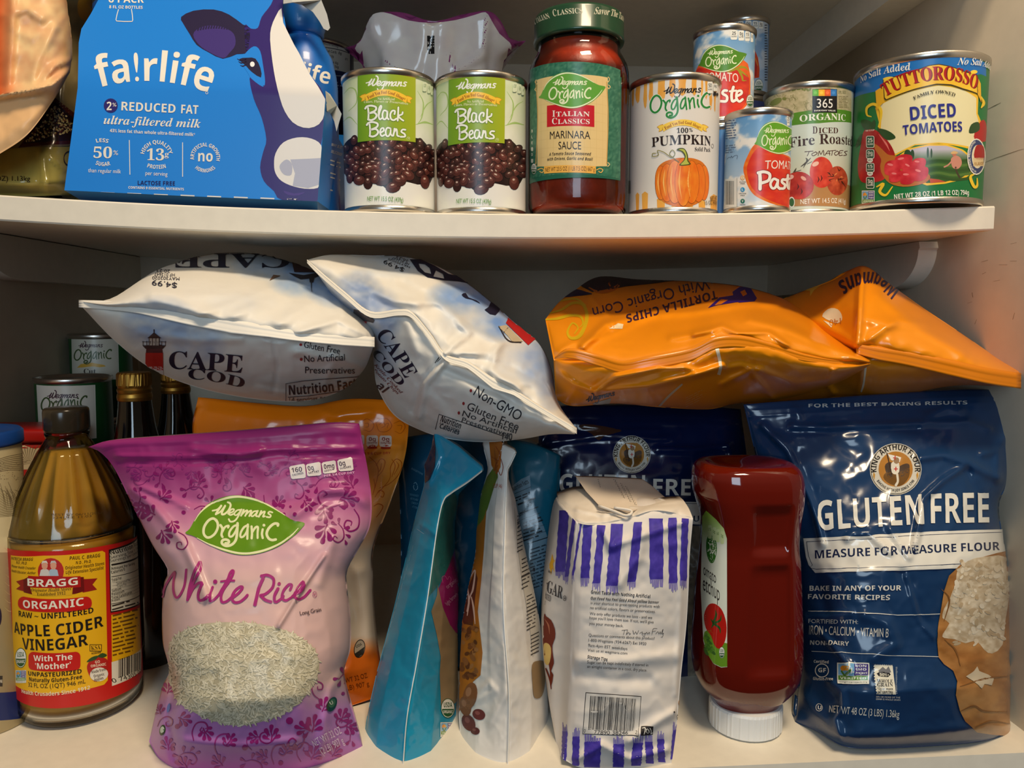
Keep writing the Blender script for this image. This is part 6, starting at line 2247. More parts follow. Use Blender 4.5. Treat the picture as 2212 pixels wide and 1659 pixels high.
for q, (x, y) in enumerate(gr):
    a = r.gauss(.4, .9)
    l, w = r.uniform(18, 32), r.uniform(6, 8.5)
    k = r.random()
    c = (196 + 30 * k, 187 + 30 * k, 158 + 34 * k)
    A.ell(x + 1, y + 2, l, w + .8, (158, 148, 120), rot=a, n=8, lay=A.L + (q % 3) * 2)  # thin shadow below each grain, painted as a darker offset ellipse
    A.ell(x, y, l, w, c, rot=a, n=8, lay=A.L + (q % 3) * 2 + 1)
A.up(6)
# lettering
A.fr(350, 1200, 6.144)
WR = [([(20, 545), (45, 430), (100, 330), (180, 212), (165, 330), (160, 440), (180, 530), (212, 560), (262, 505), (312, 380), (332, 185)], 30),
      ([(348, 592), (368, 450), (410, 290), (480, 112), (515, 100), (508, 185), (440, 330), (378, 470)], 34), ([(362, 560), (425, 430), (500, 362), (532, 385), (492, 500), (502, 588), (560, 582), (612, 535)], 36),
      ([(678, 420), (632, 530), (642, 600), (700, 582), (762, 518)], 34), ([(712, 347), (713, 349)], 56),
      ([(762, 520), (870, 330), (905, 240), (940, 202), (950, 232), (905, 330), (822, 450), (788, 545), (802, 620), (862, 610), (922, 560)], 34), ([(788, 346), (870, 336), (962, 335)], 26),
      ([(930, 568), (1020, 500), (1072, 430), (1042, 415), (972, 470), (930, 560), (962, 620), (1030, 620), (1100, 570), (1136, 530)], 36),
      ([(1345, 300), (1292, 420), (1262, 540), (1236, 655)], 46), ([(1322, 275), (1400, 262), (1482, 312), (1472, 420), (1382, 510), (1312, 532)], 38), ([(1312, 535), (1372, 590), (1445, 615)], 40),
      ([(1540, 440), (1492, 540), (1502, 618), (1560, 592), (1612, 540)], 36), ([(1553, 377), (1554, 378)], 46),
      ([(1702, 455), (1722, 395), (1682, 388), (1612, 470), (1592, 560), (1642, 598), (1722, 560), (1770, 515)], 36),
      ([(1765, 530), (1850, 450), (1884, 372), (1860, 358), (1792, 440), (1762, 540), (1802, 578), (1882, 550), (1962, 462)], 36)]
idm = lambda P_: np.asarray(P_, float)
idm.k = 1.0
draw(A, WR, idm, (164, 44, 116))
A.ell(2020, 515, 28, 40, (164, 44, 116), r0=.86)
A.text('U', (2010, 532), (2032, 528), 32, (164, 44, 116), 'b')
A.text('Long Grain', (1832, 796), (2108, 742), 56, (50, 30, 40), 'n')
A.fr(400, 1080, 7.9)
leaf(A, (5, 575), (2035, 400), green=(96, 140, 24), light=(226, 226, 176), hs=.92)
A.fr(180, 840, 3.072)
BX = (226, 214, 208)
for x0, y0, x1, y1, a_, b_ in ((1368, 512, 1472, 598, '160', 'CALORIES'), (1476, 500, 1575, 580, '0g', 'SAT FAT'), (1580, 488, 1676, 564, '0mg', 'SODIUM'), (1684, 470, 1786, 548, '0g', 'SUGARS')):
    A.poly([(x0, y0 + 10), (x0 + 10, y0), (x1 - 12, y0 - 14), (x1 - 2, y0 - 8), (x1 + 6, y1 - 14), (x1 - 6, y1 - 6), (x0 + 22, y1), (x0 + 12, y1 - 6)], BX)
    A.text(a_, (x0 + 18, y0 + 46), (x0 + (86 if len(a_) > 2 else 56), y0 + 36), 32, (60, 40, 60), 'b', lay=A.L + 1)
    A.text(b_, (x0 + 20, y0 + 66), (x1 - 10, y0 + 52), 13, (60, 40, 60), 'b', lay=A.L + 1)
A.text('PER 1/4 CUP DRY', (1600, 586), (1800, 562), 16, (226, 170, 206), 'b')
A.fr(300, 1240, 3.95)
A.text('NET WT 32 OZ', (1498, 1470), (1728, 1352), 62, (232, 206, 226), 'n')
A.text('(2 LB) 907 g', (1562, 1535), (1750, 1438), 62, (232, 206, 226), 'n')
A.ell(1640, 1110, 38, 66, (30, 60, 36), rot=.4)
A.ell(1640, 1100, 26, 40, (70, 110, 60), rot=.4, lay=A.L + 1)
A.text('U', (1628, 1116), (1652, 1104), 30, (220, 220, 200), 'b', lay=A.L + 2)
A.ell(208, 1330, 24, 46, (30, 60, 36), rot=.2)
A.ell(208, 1326, 16, 28, (200, 210, 190), rot=.2, lay=A.L + 1)
A.ell(262, 1140, 14, 40, (80, 110, 190), rot=.2)
o = make('rice_bag', V, Ff + Fb, finish('rice_bag_film', rough=0.34, spec=0.3, coat=0.06, coat_r=0.08, bump=0.05, bscale=55), colors=cols, art=A)
tag(o, 'pink and purple bag of white rice with an oval window, standing in front', 'bag')


# ================================================================ lower shelf, middle and right
def resamp_sheet(S):
    return S


def stack_u(a, b):
    return tuple(np.concatenate([p, q[:, 1:]], 1) for p, q in zip(a, b))


def stack_v(a, b):
    return tuple(np.concatenate([p, q[1:]], 0) for p, q in zip(a, b))


def finish_bag(name, S, back, mat, colors, art_fn, label, cat='bag', group=None, seg=6, eps=2.2e-4, parent=None):
    P, g, b = S
    V, Ff, Fb = bag_mesh(P, g, back)
    n = P.shape[0] * P.shape[1]
    A = None
    if art_fn:
        A = Art(PhotoChart(V[:n], Ff), seg=seg, eps=eps)
        art_fn(A)
    if callable(colors):
        ii = colors(g[..., 0].ravel(), g[..., 1].ravel())
        m = ii.reshape(P.shape[0], P.shape[1], 3)
        nb = len(V) - n
        st = 3
        ji, ki = sorted({*range(0, P.shape[0], st), P.shape[0] - 1}), sorted({*range(0, P.shape[1], st), P.shape[1] - 1})
        colors = np.concatenate([ii, m[np.ix_(ji, ki)].reshape(-1, 3)])
    o = make(name, V, Ff + Fb, mat, parent, colors=colors, art=A)
    if label:
        tag(o, label, cat, group)
    return o


def fr4(pts, x0, y0, k, Y):
    """points traced on an enlarged view, with depths (one value or one per point)"""
    ys = Y if hasattr(Y, '__len__') else [Y] * len(pts)
    return [(x0 + x / k, y0 + y / k, d) for (x, y), d in zip(pts, ys)]


def strip(name, pts, w, lift, mat, col, parent, th=.0007):
    """thin sealed edge standing off the bag; pts are (px, py, depth)"""
    P = np.array([W(*p[:2], p[2]) for p in spline(pts, 5)])
    d = np.gradient(P, axis=0)
    d /= np.linalg.norm(d, axis=1)[:, None]
    out = np.array((0, -1.0, 0)) - d * (d @ np.array((0, -1.0, 0)))[:, None]
    out /= np.linalg.norm(out, axis=1)[:, None]
    sd = np.cross(d, out)
    V = np.concatenate([P + sd * th / 2 + out * lift, P - sd * th / 2 + out * lift, P - sd * th / 2 + out * (lift + w), P + sd * th / 2 + out * (lift + w)])
    n = len(P)
    Fc = []
    for i in range(n - 1):
        for k in range(4):
            k2 = (k + 1) % 4
            Fc.append((k * n + i, k2 * n + i, k2 * n + i + 1, k * n + i + 1))
    Fc += [(0, n, 2 * n, 3 * n), (n - 1, 4 * n - 1, 3 * n - 1, 2 * n - 1)]
    return make(name, V, Fc, mat, parent, colors=col, smooth=False)


# ---------------------------------------------------------------- dark teal pouches at the back
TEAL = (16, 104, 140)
Yd = .13
top = [(858, 948, Yd + .03), (935, 938, Yd + .03), (1010, 945, Yd + .03), (1068, 950, Yd + .03)]
bot = [(862, 1420, Yd - .02), (940, 1440, Yd - .035), (1000, 1440, Yd - .035), (1075, 1420, Yd - .02)]
S = bag_sheet(top, [(1075, 1420, Yd - .02), (1068, 1180, Yd), (1068, 950, Yd + .03)], bot, [(862, 1420, Yd - .02), (866, 1180, Yd), (858, 948, Yd + .03)],
              lambda u, v: .03 * profile(u, 2.6, .6) * sub(v) * np.clip(v / .2 + .2, 0, 1), noise=(.002, 60), nu=50, nv=80)


def a_(A):
    A.fr(740, 900, 4.148)
    for pts in ([(640, 600), (655, 590), (668, 610)], [(672, 620), (672, 645), (655, 660)], [(645, 655), (636, 632), (640, 615)]):
        A.stroke(pts, 6, (110, 160, 180))
    for k, t_ in enumerate(('THIS PACKAGE IS', 'RECYCLABLE', 'CHECK IT', 'AT STORE')):
        A.text(t_, (600 + k * 8, 705 + k * 36), (680 - k * 4, 720 + k * 36), 18, (90, 150, 176), 'n')
    A.text('SUGGESTIONS', (615, 470), (716, 525), 16, (110, 160, 180), 'n')


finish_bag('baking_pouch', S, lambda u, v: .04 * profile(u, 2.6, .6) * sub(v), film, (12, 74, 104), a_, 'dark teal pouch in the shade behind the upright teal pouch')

Yd = .058
top = [(1096, 950, Yd + .03), (1150, 960, Yd + .03), (1212, 985, Yd + .02)]
bot = [(1090, 1478, Yd), (1150, 1484, Yd - .012), (1200, 1470, Yd)]
S = bag_sheet(top, [(1200, 1470, Yd), (1186, 1330, Yd), (1192, 1200, Yd), (1206, 1080, Yd + .01), (1212, 985, Yd + .02)], bot, [(1090, 1478, Yd), (1096, 1200, Yd), (1096, 950, Yd + .03)],
              lambda u, v: .012 * profile(u, 2.6, .6) * np.clip(v / .2 + .2, 0, 1), noise=(.0015, 60), nu=50, nv=90)


def a_(A):
    A.fr(740, 900, 4.148)
    A.poly([(1520, 625), (1600, 560), (1678, 525), (1690, 700), (1740, 850), (1800, 980), (1835, 1080), (1850, 1250), (1800, 1450), (1760, 1700), (1800, 2400), (1560, 2400), (1560, 900)], (104, 134, 152))
    A.up()
    ink = (24, 34, 44)
    A.text('Nutrition Facts', (1530, 670), (1672, 596), 40, ink, 'b')
    for y, w in ((690, 4), (790, 16), (870, 8), (925, 4), (975, 3), (1030, 3), (1085, 3), (1140, 8), (1200, 2)):
        A.line((1545 + (y - 690) * .25, y), (1690 + (y - 690) * .35, y - 62), w=w, col=ink)
    A.text('Calories', (1580, 900), (1650, 860), 40, ink, 'b')
    A.text('30', (1660, 810), (1700, 795), 40, ink, 'b')
    A.lines(1545, 720, 1690, 770, 2, ink, seed=3, slope=-.4)
    A.lines(1620, 940, 1800, 1130, 6, ink, seed=4, slope=-.35)
    A.lines(1680, 1180, 1850, 1560, 12, (40, 56, 70), w=.35, seed=5, slope=-.35)
    A.ell(1715, 1370, 12, 18, ink)


finish_bag('baking_pouch', S, lambda u, v: .02 * profile(u, 2.6, .6), film, (14, 92, 118), a_, 'teal pouch with a grey nutrition table, between the white pouch and the sugar bag')

# ---------------------------------------------------------------- teal pouch seen edge-on
fx = (760, 920, 2.2458)
seam = fr4([(250, 1648), (270, 1400), (320, 1120), (370, 820), (415, 490), (445, 360), (482, 322), (560, 270), (635, 212)], *fx, [-.052, -.046, -.034, -.022, -.010, -.006, -.006, -.012, -.018])
left = fr4([(52, 1560), (75, 1400), (120, 1200), (200, 900), (262, 640), (300, 470), (352, 280), (352, 190), (384, 110), (400, 30)], *fx, [-.012, 0, .012, .024, .03, .03, .026, .025, .025, .025])
right = fr4([(488, 1575), (505, 1400), (515, 1250), (512, 1000), (518, 760), (500, 620), (498, 480), (520, 330), (572, 275), (640, 216)], *fx, [-.008, .012, .03, .045, .05, .05, .045, .035, .01, -.014])
S1 = bag_sheet([left[-1], fr4([(520, 110)], *fx, .004)[0], seam[-1]], seam, fr4([(52, 1560), (110, 1612), (250, 1648)], *fx, [-.012, -.03, -.052]), left,
               lambda u, v: .004 * profile(u, 2.2, .7), sm=False, creases=[(fr4([(370, 280), (420, 120), (400, 40)], *fx, 0), 10, -.006)] and [([(925, 1045), (948, 985), (938, 940)], 7, .004), ([(890, 1150), (905, 1130), (950, 1160)], 6, .002)],
               noise=(.0012, 40), nu=60, nv=150)
S2 = bag_sheet([seam[-1], right[-1]], right, fr4([(250, 1648), (380, 1620), (488, 1575)], *fx, [-.052, -.038, -.008]), seam, lambda u, v: .004 * profile(u, 2.2, .7), noise=(.0012, 40), nu=50, nv=150, sm=False)
S = stack_u(S1, S2)


def a_(A):
    A.fr(*fx)
    A.poly([(440, 370), (500, 320), (520, 400), (500, 600), (470, 680), (430, 760), (370, 830), (390, 660)], (40, 112, 110))
    A.poly([(432, 760), (470, 680), (500, 590), (540, 640), (540, 1000), (500, 1005), (470, 960), (440, 880), (415, 800)], (150, 24, 100))
    A.up()
    A.poly([(384, 900), (412, 820), (415, 770), (440, 880), (475, 965), (505, 1005), (540, 1010), (540, 1320), (510, 1340), (432, 1380), (425, 1200), (430, 1120), (410, 1010)], (150, 128, 96))
    A.up(2)
    A.text('organic', (462, 790), (512, 752), 20, (214, 150, 190), 'n')
    A.text('light brown', (462, 872), (514, 820), 20, (214, 150, 190), 'n')
    A.stroke([(440, 760), (436, 735), (450, 728), (462, 745), (470, 730), (480, 745), (470, 770)], 3, (196, 90, 150))
    usda(A, 464, 1370, 34, 48)
    nongmo(A, 428, 1438, 498, 1510)
    for k in range(9):
        y = 560 + k * 46
        A.stroke([(300 - k * 13, y + 20), (292 - k * 13, y + 50)], [1, 4, 1], (150, 200, 214))
    A.stroke([(318, 500), (352, 524)], [1, 3, 1], (200, 220, 226))
    A.poly([(355, 190), (386, 110), (400, 40), (408, 110), (405, 200), (380, 260), (355, 278)], (10, 50, 76))


root = finish_bag('baking_pouch', S, lambda u, v: .02 * profile(u, 2.4, .6) + 0 * v, film, (26, 140, 176), a_, 'bright teal pouch standing edge-on, next to the white pouch', seg=5)
sm = strip('side_seam', seam, .0035, .0005, film_m, (214, 214, 206), None)
sm.parent = root

# ---------------------------------------------------------------- white pouch seen edge-on
seam = fr4([(755, 1650), (762, 1300), (742, 1000), (735, 800), (742, 500), (748, 310), (752, 215), (770, 180), (795, 128)], *fx, [-.056, -.05, -.04, -.032, -.02, -.012, -.01, -.012, -.014])
left = fr4([(528, 1555), (520, 1400), (525, 1150), (536, 950), (562, 800), (600, 620), (606, 500), (626, 330), (655, 240), (660, 190), (634, 90), (640, 30)], *fx,
           [-.02, -.004, .012, .022, .028, .03, .03, .028, .025, .025, .028, .03])
right = fr4([(930, 1535), (955, 1420), (942, 1150), (912, 950), (880, 780), (832, 560), (792, 350), (762, 262), (760, 215), (775, 182), (800, 130)], *fx, [-.014, .004, .014, .018, .018, .014, .006, 0, -.004, -.008, -.012])
S1 = bag_sheet([left[-1], *fr4([(700, 30), (738, 75), (730, 95)], *fx, [.02, .008, .004]), seam[-1]], seam, fr4([(528, 1555), (600, 1592), (755, 1650)], *fx, [-.02, -.036, -.056]), left, lambda u, v: .008 * profile(u, 2.2, .7),
               creases=[([(1028, 1510), (1055, 1475), (1068, 1492), (1028, 1512)], 8, .003), ([(1060, 1560), (1092, 1500), (1096, 1400)], 10, .003), ([(1060, 1200), (1064, 1300)], 14, .002)], noise=(.0012, 34), nu=60, nv=150, sm=False)
S2 = bag_sheet([seam[-1], right[-1]], right, fr4([(755, 1650), (860, 1605), (930, 1535)], *fx, [-.056, -.04, -.014]), seam, lambda u, v: .005 * profile(u, 2.2, .7), noise=(.0012, 34), nu=50, nv=150, sm=False)
S = stack_u(S1, S2)


def a_(A):
    A.fr(*fx)
    A.poly([(664, 50), (700, 25), (738, 72), (728, 110), (722, 200), (702, 240), (678, 190), (670, 110)], (168, 96, 34))
    A.poly([(655, 250), (690, 200), (712, 240), (690, 300), (660, 400), (640, 450), (604, 500), (622, 340)], (96, 120, 44))
    A.poly([(604, 490), (640, 450), (654, 400), (640, 620), (628, 760), (612, 900), (635, 1100), (625, 1210), (590, 1240), (520, 1390), (510, 1000), (560, 790), (600, 620)], (176, 108, 32))
    A.up()
    A.poly([(560, 800), (600, 700), (612, 740), (600, 830), (590, 970), (545, 960), (535, 940)], (92, 52, 28))
    rr_ = random.Random(8)
    for k in range(34):
        x, y = rr_.uniform(530, 608), rr_.uniform(975, 1225)
        A.ell(x, y, rr_.uniform(10, 22), rr_.uniform(8, 14), rr_.choice([(120, 70, 34), (146, 92, 48), (96, 52, 28), (166, 112, 62)]), rot=rr_.uniform(0, 3), n=9, lay=A.L + k % 3)
    A.up(3)
    for cx, cy, a, b, ro, c in ((575, 1310, 34, 66, .2, (134, 84, 50)), (552, 1360, 28, 48, -.2, (116, 70, 42)), (618, 1400, 32, 26, .4, (104, 42, 34)), (568, 1440, 30, 44, -.5, (96, 40, 32)), (600, 1480, 22, 18, .2, (90, 38, 30))):
        A.ell(cx, cy, a, b, c, rot=ro)
        A.ell(cx - a * .2, cy - b * .3, a * .4, b * .35, tuple(min(255, k + 34) for k in c), rot=ro, lay=A.L + 1)
    for pts in ([(575, 740), (600, 700), (590, 790), (575, 830), (560, 900)], [(582, 830), (592, 880), (600, 960)], [(562, 770), (570, 850), (562, 920)]):
        A.stroke(pts, [4, 9, 4], (222, 190, 170))
    for pts in ([(680, 150), (705, 170), (690, 220), (712, 190)], [(700, 100), (720, 140), (706, 180)], [(725, 160), (735, 200), (725, 240), (712, 215)]):
        A.stroke(pts, 3, (140, 60, 26))
    A.text('CUP (46)', (688, 300), (730, 302), 20, (176, 80, 40), 'n')
    # nutrition side
    ink = (60, 54, 50)
    A.poly([(786, 395), (800, 560), (822, 740), (850, 900), (866, 1020), (876, 1120), (912, 1060), (905, 960), (875, 790), (842, 640), (812, 500)], (206, 198, 184))
    A.up()
    A.lines(800, 430, 826, 620, 10, ink, w=.28, seed=2, slope=-.5, rag=False)
    A.lines(822, 640, 858, 800, 8, ink, w=.28, seed=3, slope=-.5, rag=False)
    A.lines(846, 820, 888, 1000, 10, ink, w=.28, seed=4, slope=-.5, rag=False)
    A.lines(866, 1010, 905, 1120, 6, ink, w=.28, seed=5, slope=-.5, rag=False)
    for y, x in ((470, 806), (490, 809), (735, 826), (900, 856)):
        A.line((x - 6, y), (x + 40, y - 24), w=7, col=ink)
    A.poly([(872, 1160), (900, 1140), (932, 1150), (936, 1240), (920, 1310), (884, 1318), (874, 1250)], (150, 122, 84), sm=3)


root = finish_bag('snack_pouch', S, lambda u, v: .02 * profile(u, 2.4, .6) + 0 * v, film_m, (222, 218, 212), a_, 'white pouch of granola and nuts standing edge-on, between the teal pouch and sugar', seg=5)
sm = strip('side_seam', [(p[0], p[1], p[2]) for p in seam], .0035, .0005, film_m, (232, 228, 220), None)
sm.parent = root

# ---------------------------------------------------------------- blue flour bag at the back
Yb = .115
top = [(1165, 925, Yb + .02), (1205, 880, Yb + .03), (1330, 876, Yb + .03), (1480, 876, Yb + .03), (1600, 884, Yb + .03)]
bot = [(1172, 1470, Yb - .01), (1290, 1486, Yb - .025), (1420, 1490, Yb - .03), (1530, 1484, Yb - .025), (1620, 1470, Yb - .01)]
S = bag_sheet(top, [(1620, 1470, Yb - .01), (1612, 1250, Yb), (1618, 1050, Yb + .01), (1600, 884, Yb + .03)], bot, [(1172, 1470, Yb - .01), (1172, 1250, Yb), (1160, 1050, Yb + .01), (1165, 925, Yb + .02)],
              lambda u, v: .03 * profile(u, 2.6, .6) * np.clip(1.1 - v, 0, 1) ** .7 * np.clip(v / .12 + .25, 0, 1),
              creases=[([(1190, 955), (1300, 940), (1440, 948)], 7, .004), ([(1420, 970), (1500, 972), (1575, 964)], 6, .004), ([(1572, 965), (1586, 1000)], 6, .004), ([(1540, 985), (1550, 1000)], 5, .003), ([(1260, 920), (1340, 930), (1420, 930)], 5, .003)],
              ribs=[(.93, .97, 3, .001)], noise=(.0022, 55), nu=80, nv=110)
CRMF = (226, 222, 212)


def king_seal(A, cx, cy, r):
    A.ell(cx, cy, r, r, (206, 200, 186), n=32)
    A.ell(cx, cy, r * .97, r * .97, (40, 36, 34), n=32, lay=A.L + 1, r0=.975)
    A.ell(cx, cy, r * .66, r * .68, (176, 120, 50), n=28, lay=A.L + 1)
    A.up(2)
    A.ring('KING ARTHUR FLOUR', (cx, cy), r * .74, -98, 98, r * .22, (30, 26, 26), 'b')
    A.ring('BAKING WITH JOY SINCE 1790', (cx, cy), r * .86, 238, 122, r * .10, (30, 26, 26), 'b', inward=True)
    # a rider on a horse with a cross banner
    k = r / 190
    q = lambda P: [(cx + x * k, cy + y * k) for x, y in P]
    A.poly(q([(-90, 60), (-60, 20), (0, 30), (60, 10), (100, -10), (95, 60), (40, 120), (-40, 110)]), (110, 74, 30), sm=3)
    A.poly(q([(-80, -20), (-50, -50), (-20, -40), (0, 0), (-10, 60), (-50, 70)]), (70, 56, 48), sm=3)
    A.poly(q([(20, -10), (70, -40), (100, -30), (95, 20), (60, 50), (25, 50)]), (80, 62, 50), sm=3)
    A.up()
    A.poly(q([(-35, -40), (0, -60), (25, -40), (25, 20), (0, 40), (-30, 25)]), (220, 214, 200), sm=2)
    A.poly(q([(-60, -110), (10, -95), (40, -85), (30, -50), (-35, -65)]), (228, 224, 214))
    A.stroke(q([(-65, -115), (-30, 40)]), 8 * k, (60, 40, 26))
    A.up()
    A.ell(cx + 5 * k, cy - 62 * k, 22 * k, 24 * k, (150, 120, 90))
    for c_ in ((-5, -82), (0, 0)):
        A.stroke(q([(c_[0], c_[1] - 14), (c_[0], c_[1] + 14)]), 7 * k, (190, 40, 36))
        A.stroke(q([(c_[0] - 13, c_[1]), (c_[0] + 13, c_[1])]), 7 * k, (190, 40, 36))
    A.stroke(q([(10, 40), (14, 90), (0, 120)]), 16 * k, (214, 206, 190))
    for sx in (-1, 1):
        A.poly(q([(sx * 150, 40), (sx * 162, 20), (sx * 166, 50), (sx * 155, 80)]), (190, 140, 60))


def a_(A):
    A.fr(1150, 860, 3.626)
    king_seal(A, 778, 442, 148)
    A.up(2)
    A.text('GLUTEN', (212, 742), (880, 755), 150, CRMF, 'b')
    A.text('FREE', (945, 760), (1340, 765), 128, CRMF, 'b')
    A.poly([(880, 805), (1330, 815), (1330, 990), (880, 970)], CRMF)
    A.poly([(880, 815), (1330, 826), (1330, 830), (880, 819)], (20, 34, 70), lay=A.L + 1)
    A.text('MEASURE FOR MEASURE FLOUR', (200, 950), (1360, 968), 46, (20, 34, 70), 'b', lay=A.L + 1)
    A.poly([(355, 215), (480, 210), (640, 240), (700, 260), (560, 300), (520, 330), (460, 280)], (70, 44, 34), sm=2)
    A.poly([(1215, 1000), (1330, 1000), (1340, 1300), (1300, 2300), (1215, 2300)], lambda U: lerp((110, 104, 92), (150, 140, 122), .5 + 2 * fbm(U[:, 0] / 8, U[:, 1] / 8, 3)))


FLB = (22, 52, 96)
finish_bag('flour_bag', S, lambda u, v: .06 * profile(u, 2.6, .6) * np.clip(1.05 - v, 0, 1) ** .5, film, (10, 26, 66), a_, 'dark blue flour bag at the back, behind the sugar and ketchup')

# ---------------------------------------------------------------- big blue flour bag on the right
Yb = -.005
top = [(1606, 874, Yb + .03), (1680, 868, Yb + .03), (1790, 860, Yb + .03), (1900, 852, Yb + .03), (2060, 842, Yb + .035), (2178, 842, Yb + .04)]
bot = [(1716, 1560, Yb - .006), (1760, 1578, Yb - .02), (1822, 1612, Yb - .042), (1900, 1617, Yb - .046), (2040, 1610, Yb - .044), (2120, 1602, Yb - .04), (2180, 1590, Yb - .028)]
rt = [(2180, 1590, Yb - .028), (2181, 1480, Yb - .01), (2180, 1380, Yb), (2176, 1250, Yb), (2164, 1150, Yb + .004), (2158, 1090, Yb + .008), (2176, 1040, Yb + .012), (2182, 970, Yb + .018), (2184, 900, Yb + .028), (2178, 842, Yb + .04)]
lf = [(1716, 1560, Yb - .006), (1722, 1500, Yb + .012), (1730, 1440, Yb + .022), (1726, 1350, Yb + .028), (1720, 1250, Yb + .03), (1704, 1150, Yb + .032), (1672, 1080, Yb + .034), (1640, 1010, Yb + .034), (1622, 940, Yb + .033), (1606, 874, Yb + .03)]


def fl_front(u, v):
    return .048 * profile(u, 3, .55) * np.clip(v / .16, 0, 1) ** .6 * np.clip((1.0 - v) / .5, 0, 1) ** .8 + .004 * profile(u, 3, .6)


z35 = lambda *p: [(1580 + x / 3.5, 820 + y / 3.5) for x, y in p]
z35b = lambda *p: [(1580 + x / 3.5, 1220 + y / 3.5) for x, y in p]
S = bag_sheet(top, rt, bot, lf, fl_front,
              creases=[(z35((240, 350), (430, 545), (520, 730), (600, 920), (650, 1080), (690, 1240)), 7.5, 0.0042), (z35((460, 350), (700, 365), (1100, 350), (1420, 330), (1780, 320), (1950, 380)), 7.5, 0.003), (z35((455, 395), (760, 392), (1100, 372), (1400, 375)), 6.25, -0.0018),
                       (z35((340, 430), (440, 490)), 10, 0.003), (z35((1760, 660), (1600, 760), (1450, 900), (1420, 1080), (1380, 1280)), 7.5, 0.0036), (z35((1430, 590), (1600, 570), (1780, 620), (1900, 690), (2020, 745)), 10, 0.0042),
                       (z35((1770, 670), (1820, 800), (1900, 900)), 10, -0.0024), (z35((880, 1200), (920, 1160), (1040, 1160), (1200, 1300)), 8.75, 0.003), (z35((1200, 1130), (1280, 1260), (1340, 1340)), 7.5, 0.0024), (z35((1480, 280), (1640, 210), (1720, 230)), 11.25, 0.003),
                       (z35((1900, 560), (2010, 540), (2020, 740)), 8.75, 0.003), (z35((2040, 470), (2100, 440)), 10, 0.003), (z35((830, 470), (960, 560)), 20, -0.0024), (z35((520, 280), (480, 210)), 10, 0.0024),
                       (z35b((500, 385), (700, 540), (880, 750), (900, 800)), 8.75, 0.0036), (z35b((500, 385), (700, 400), (900, 370)), 10, 0.003), (z35b((1320, 90), (1420, 430), (1530, 545)), 6.25, 0.0024), (z35b((1010, 380), (1180, 440), (1240, 600), (1080, 700)), 15, 0.003),
                       (z35b((1280, 60), (1400, 280), (1430, 440)), 12.5, -0.0024), (z35b((760, 900), (830, 960), (840, 1070), (780, 1160), (820, 1290)), 10, 0.0036), (z35b((700, 60), (780, 130), (760, 200)), 10, 0.0018), (z35b((560, 1000), (700, 1180), (820, 1370)), 15, 0.0036),
                       (z35b((900, 1290), (1300, 1280), (1700, 1240), (2080, 1220)), 12.5, 0.0024), (z35b((640, 150), (720, 350)), 12.5, -0.0018)],
              ribs=[(.955, .985, 2, .0012)], noise=(.0016, 70), nu=140, nv=170)


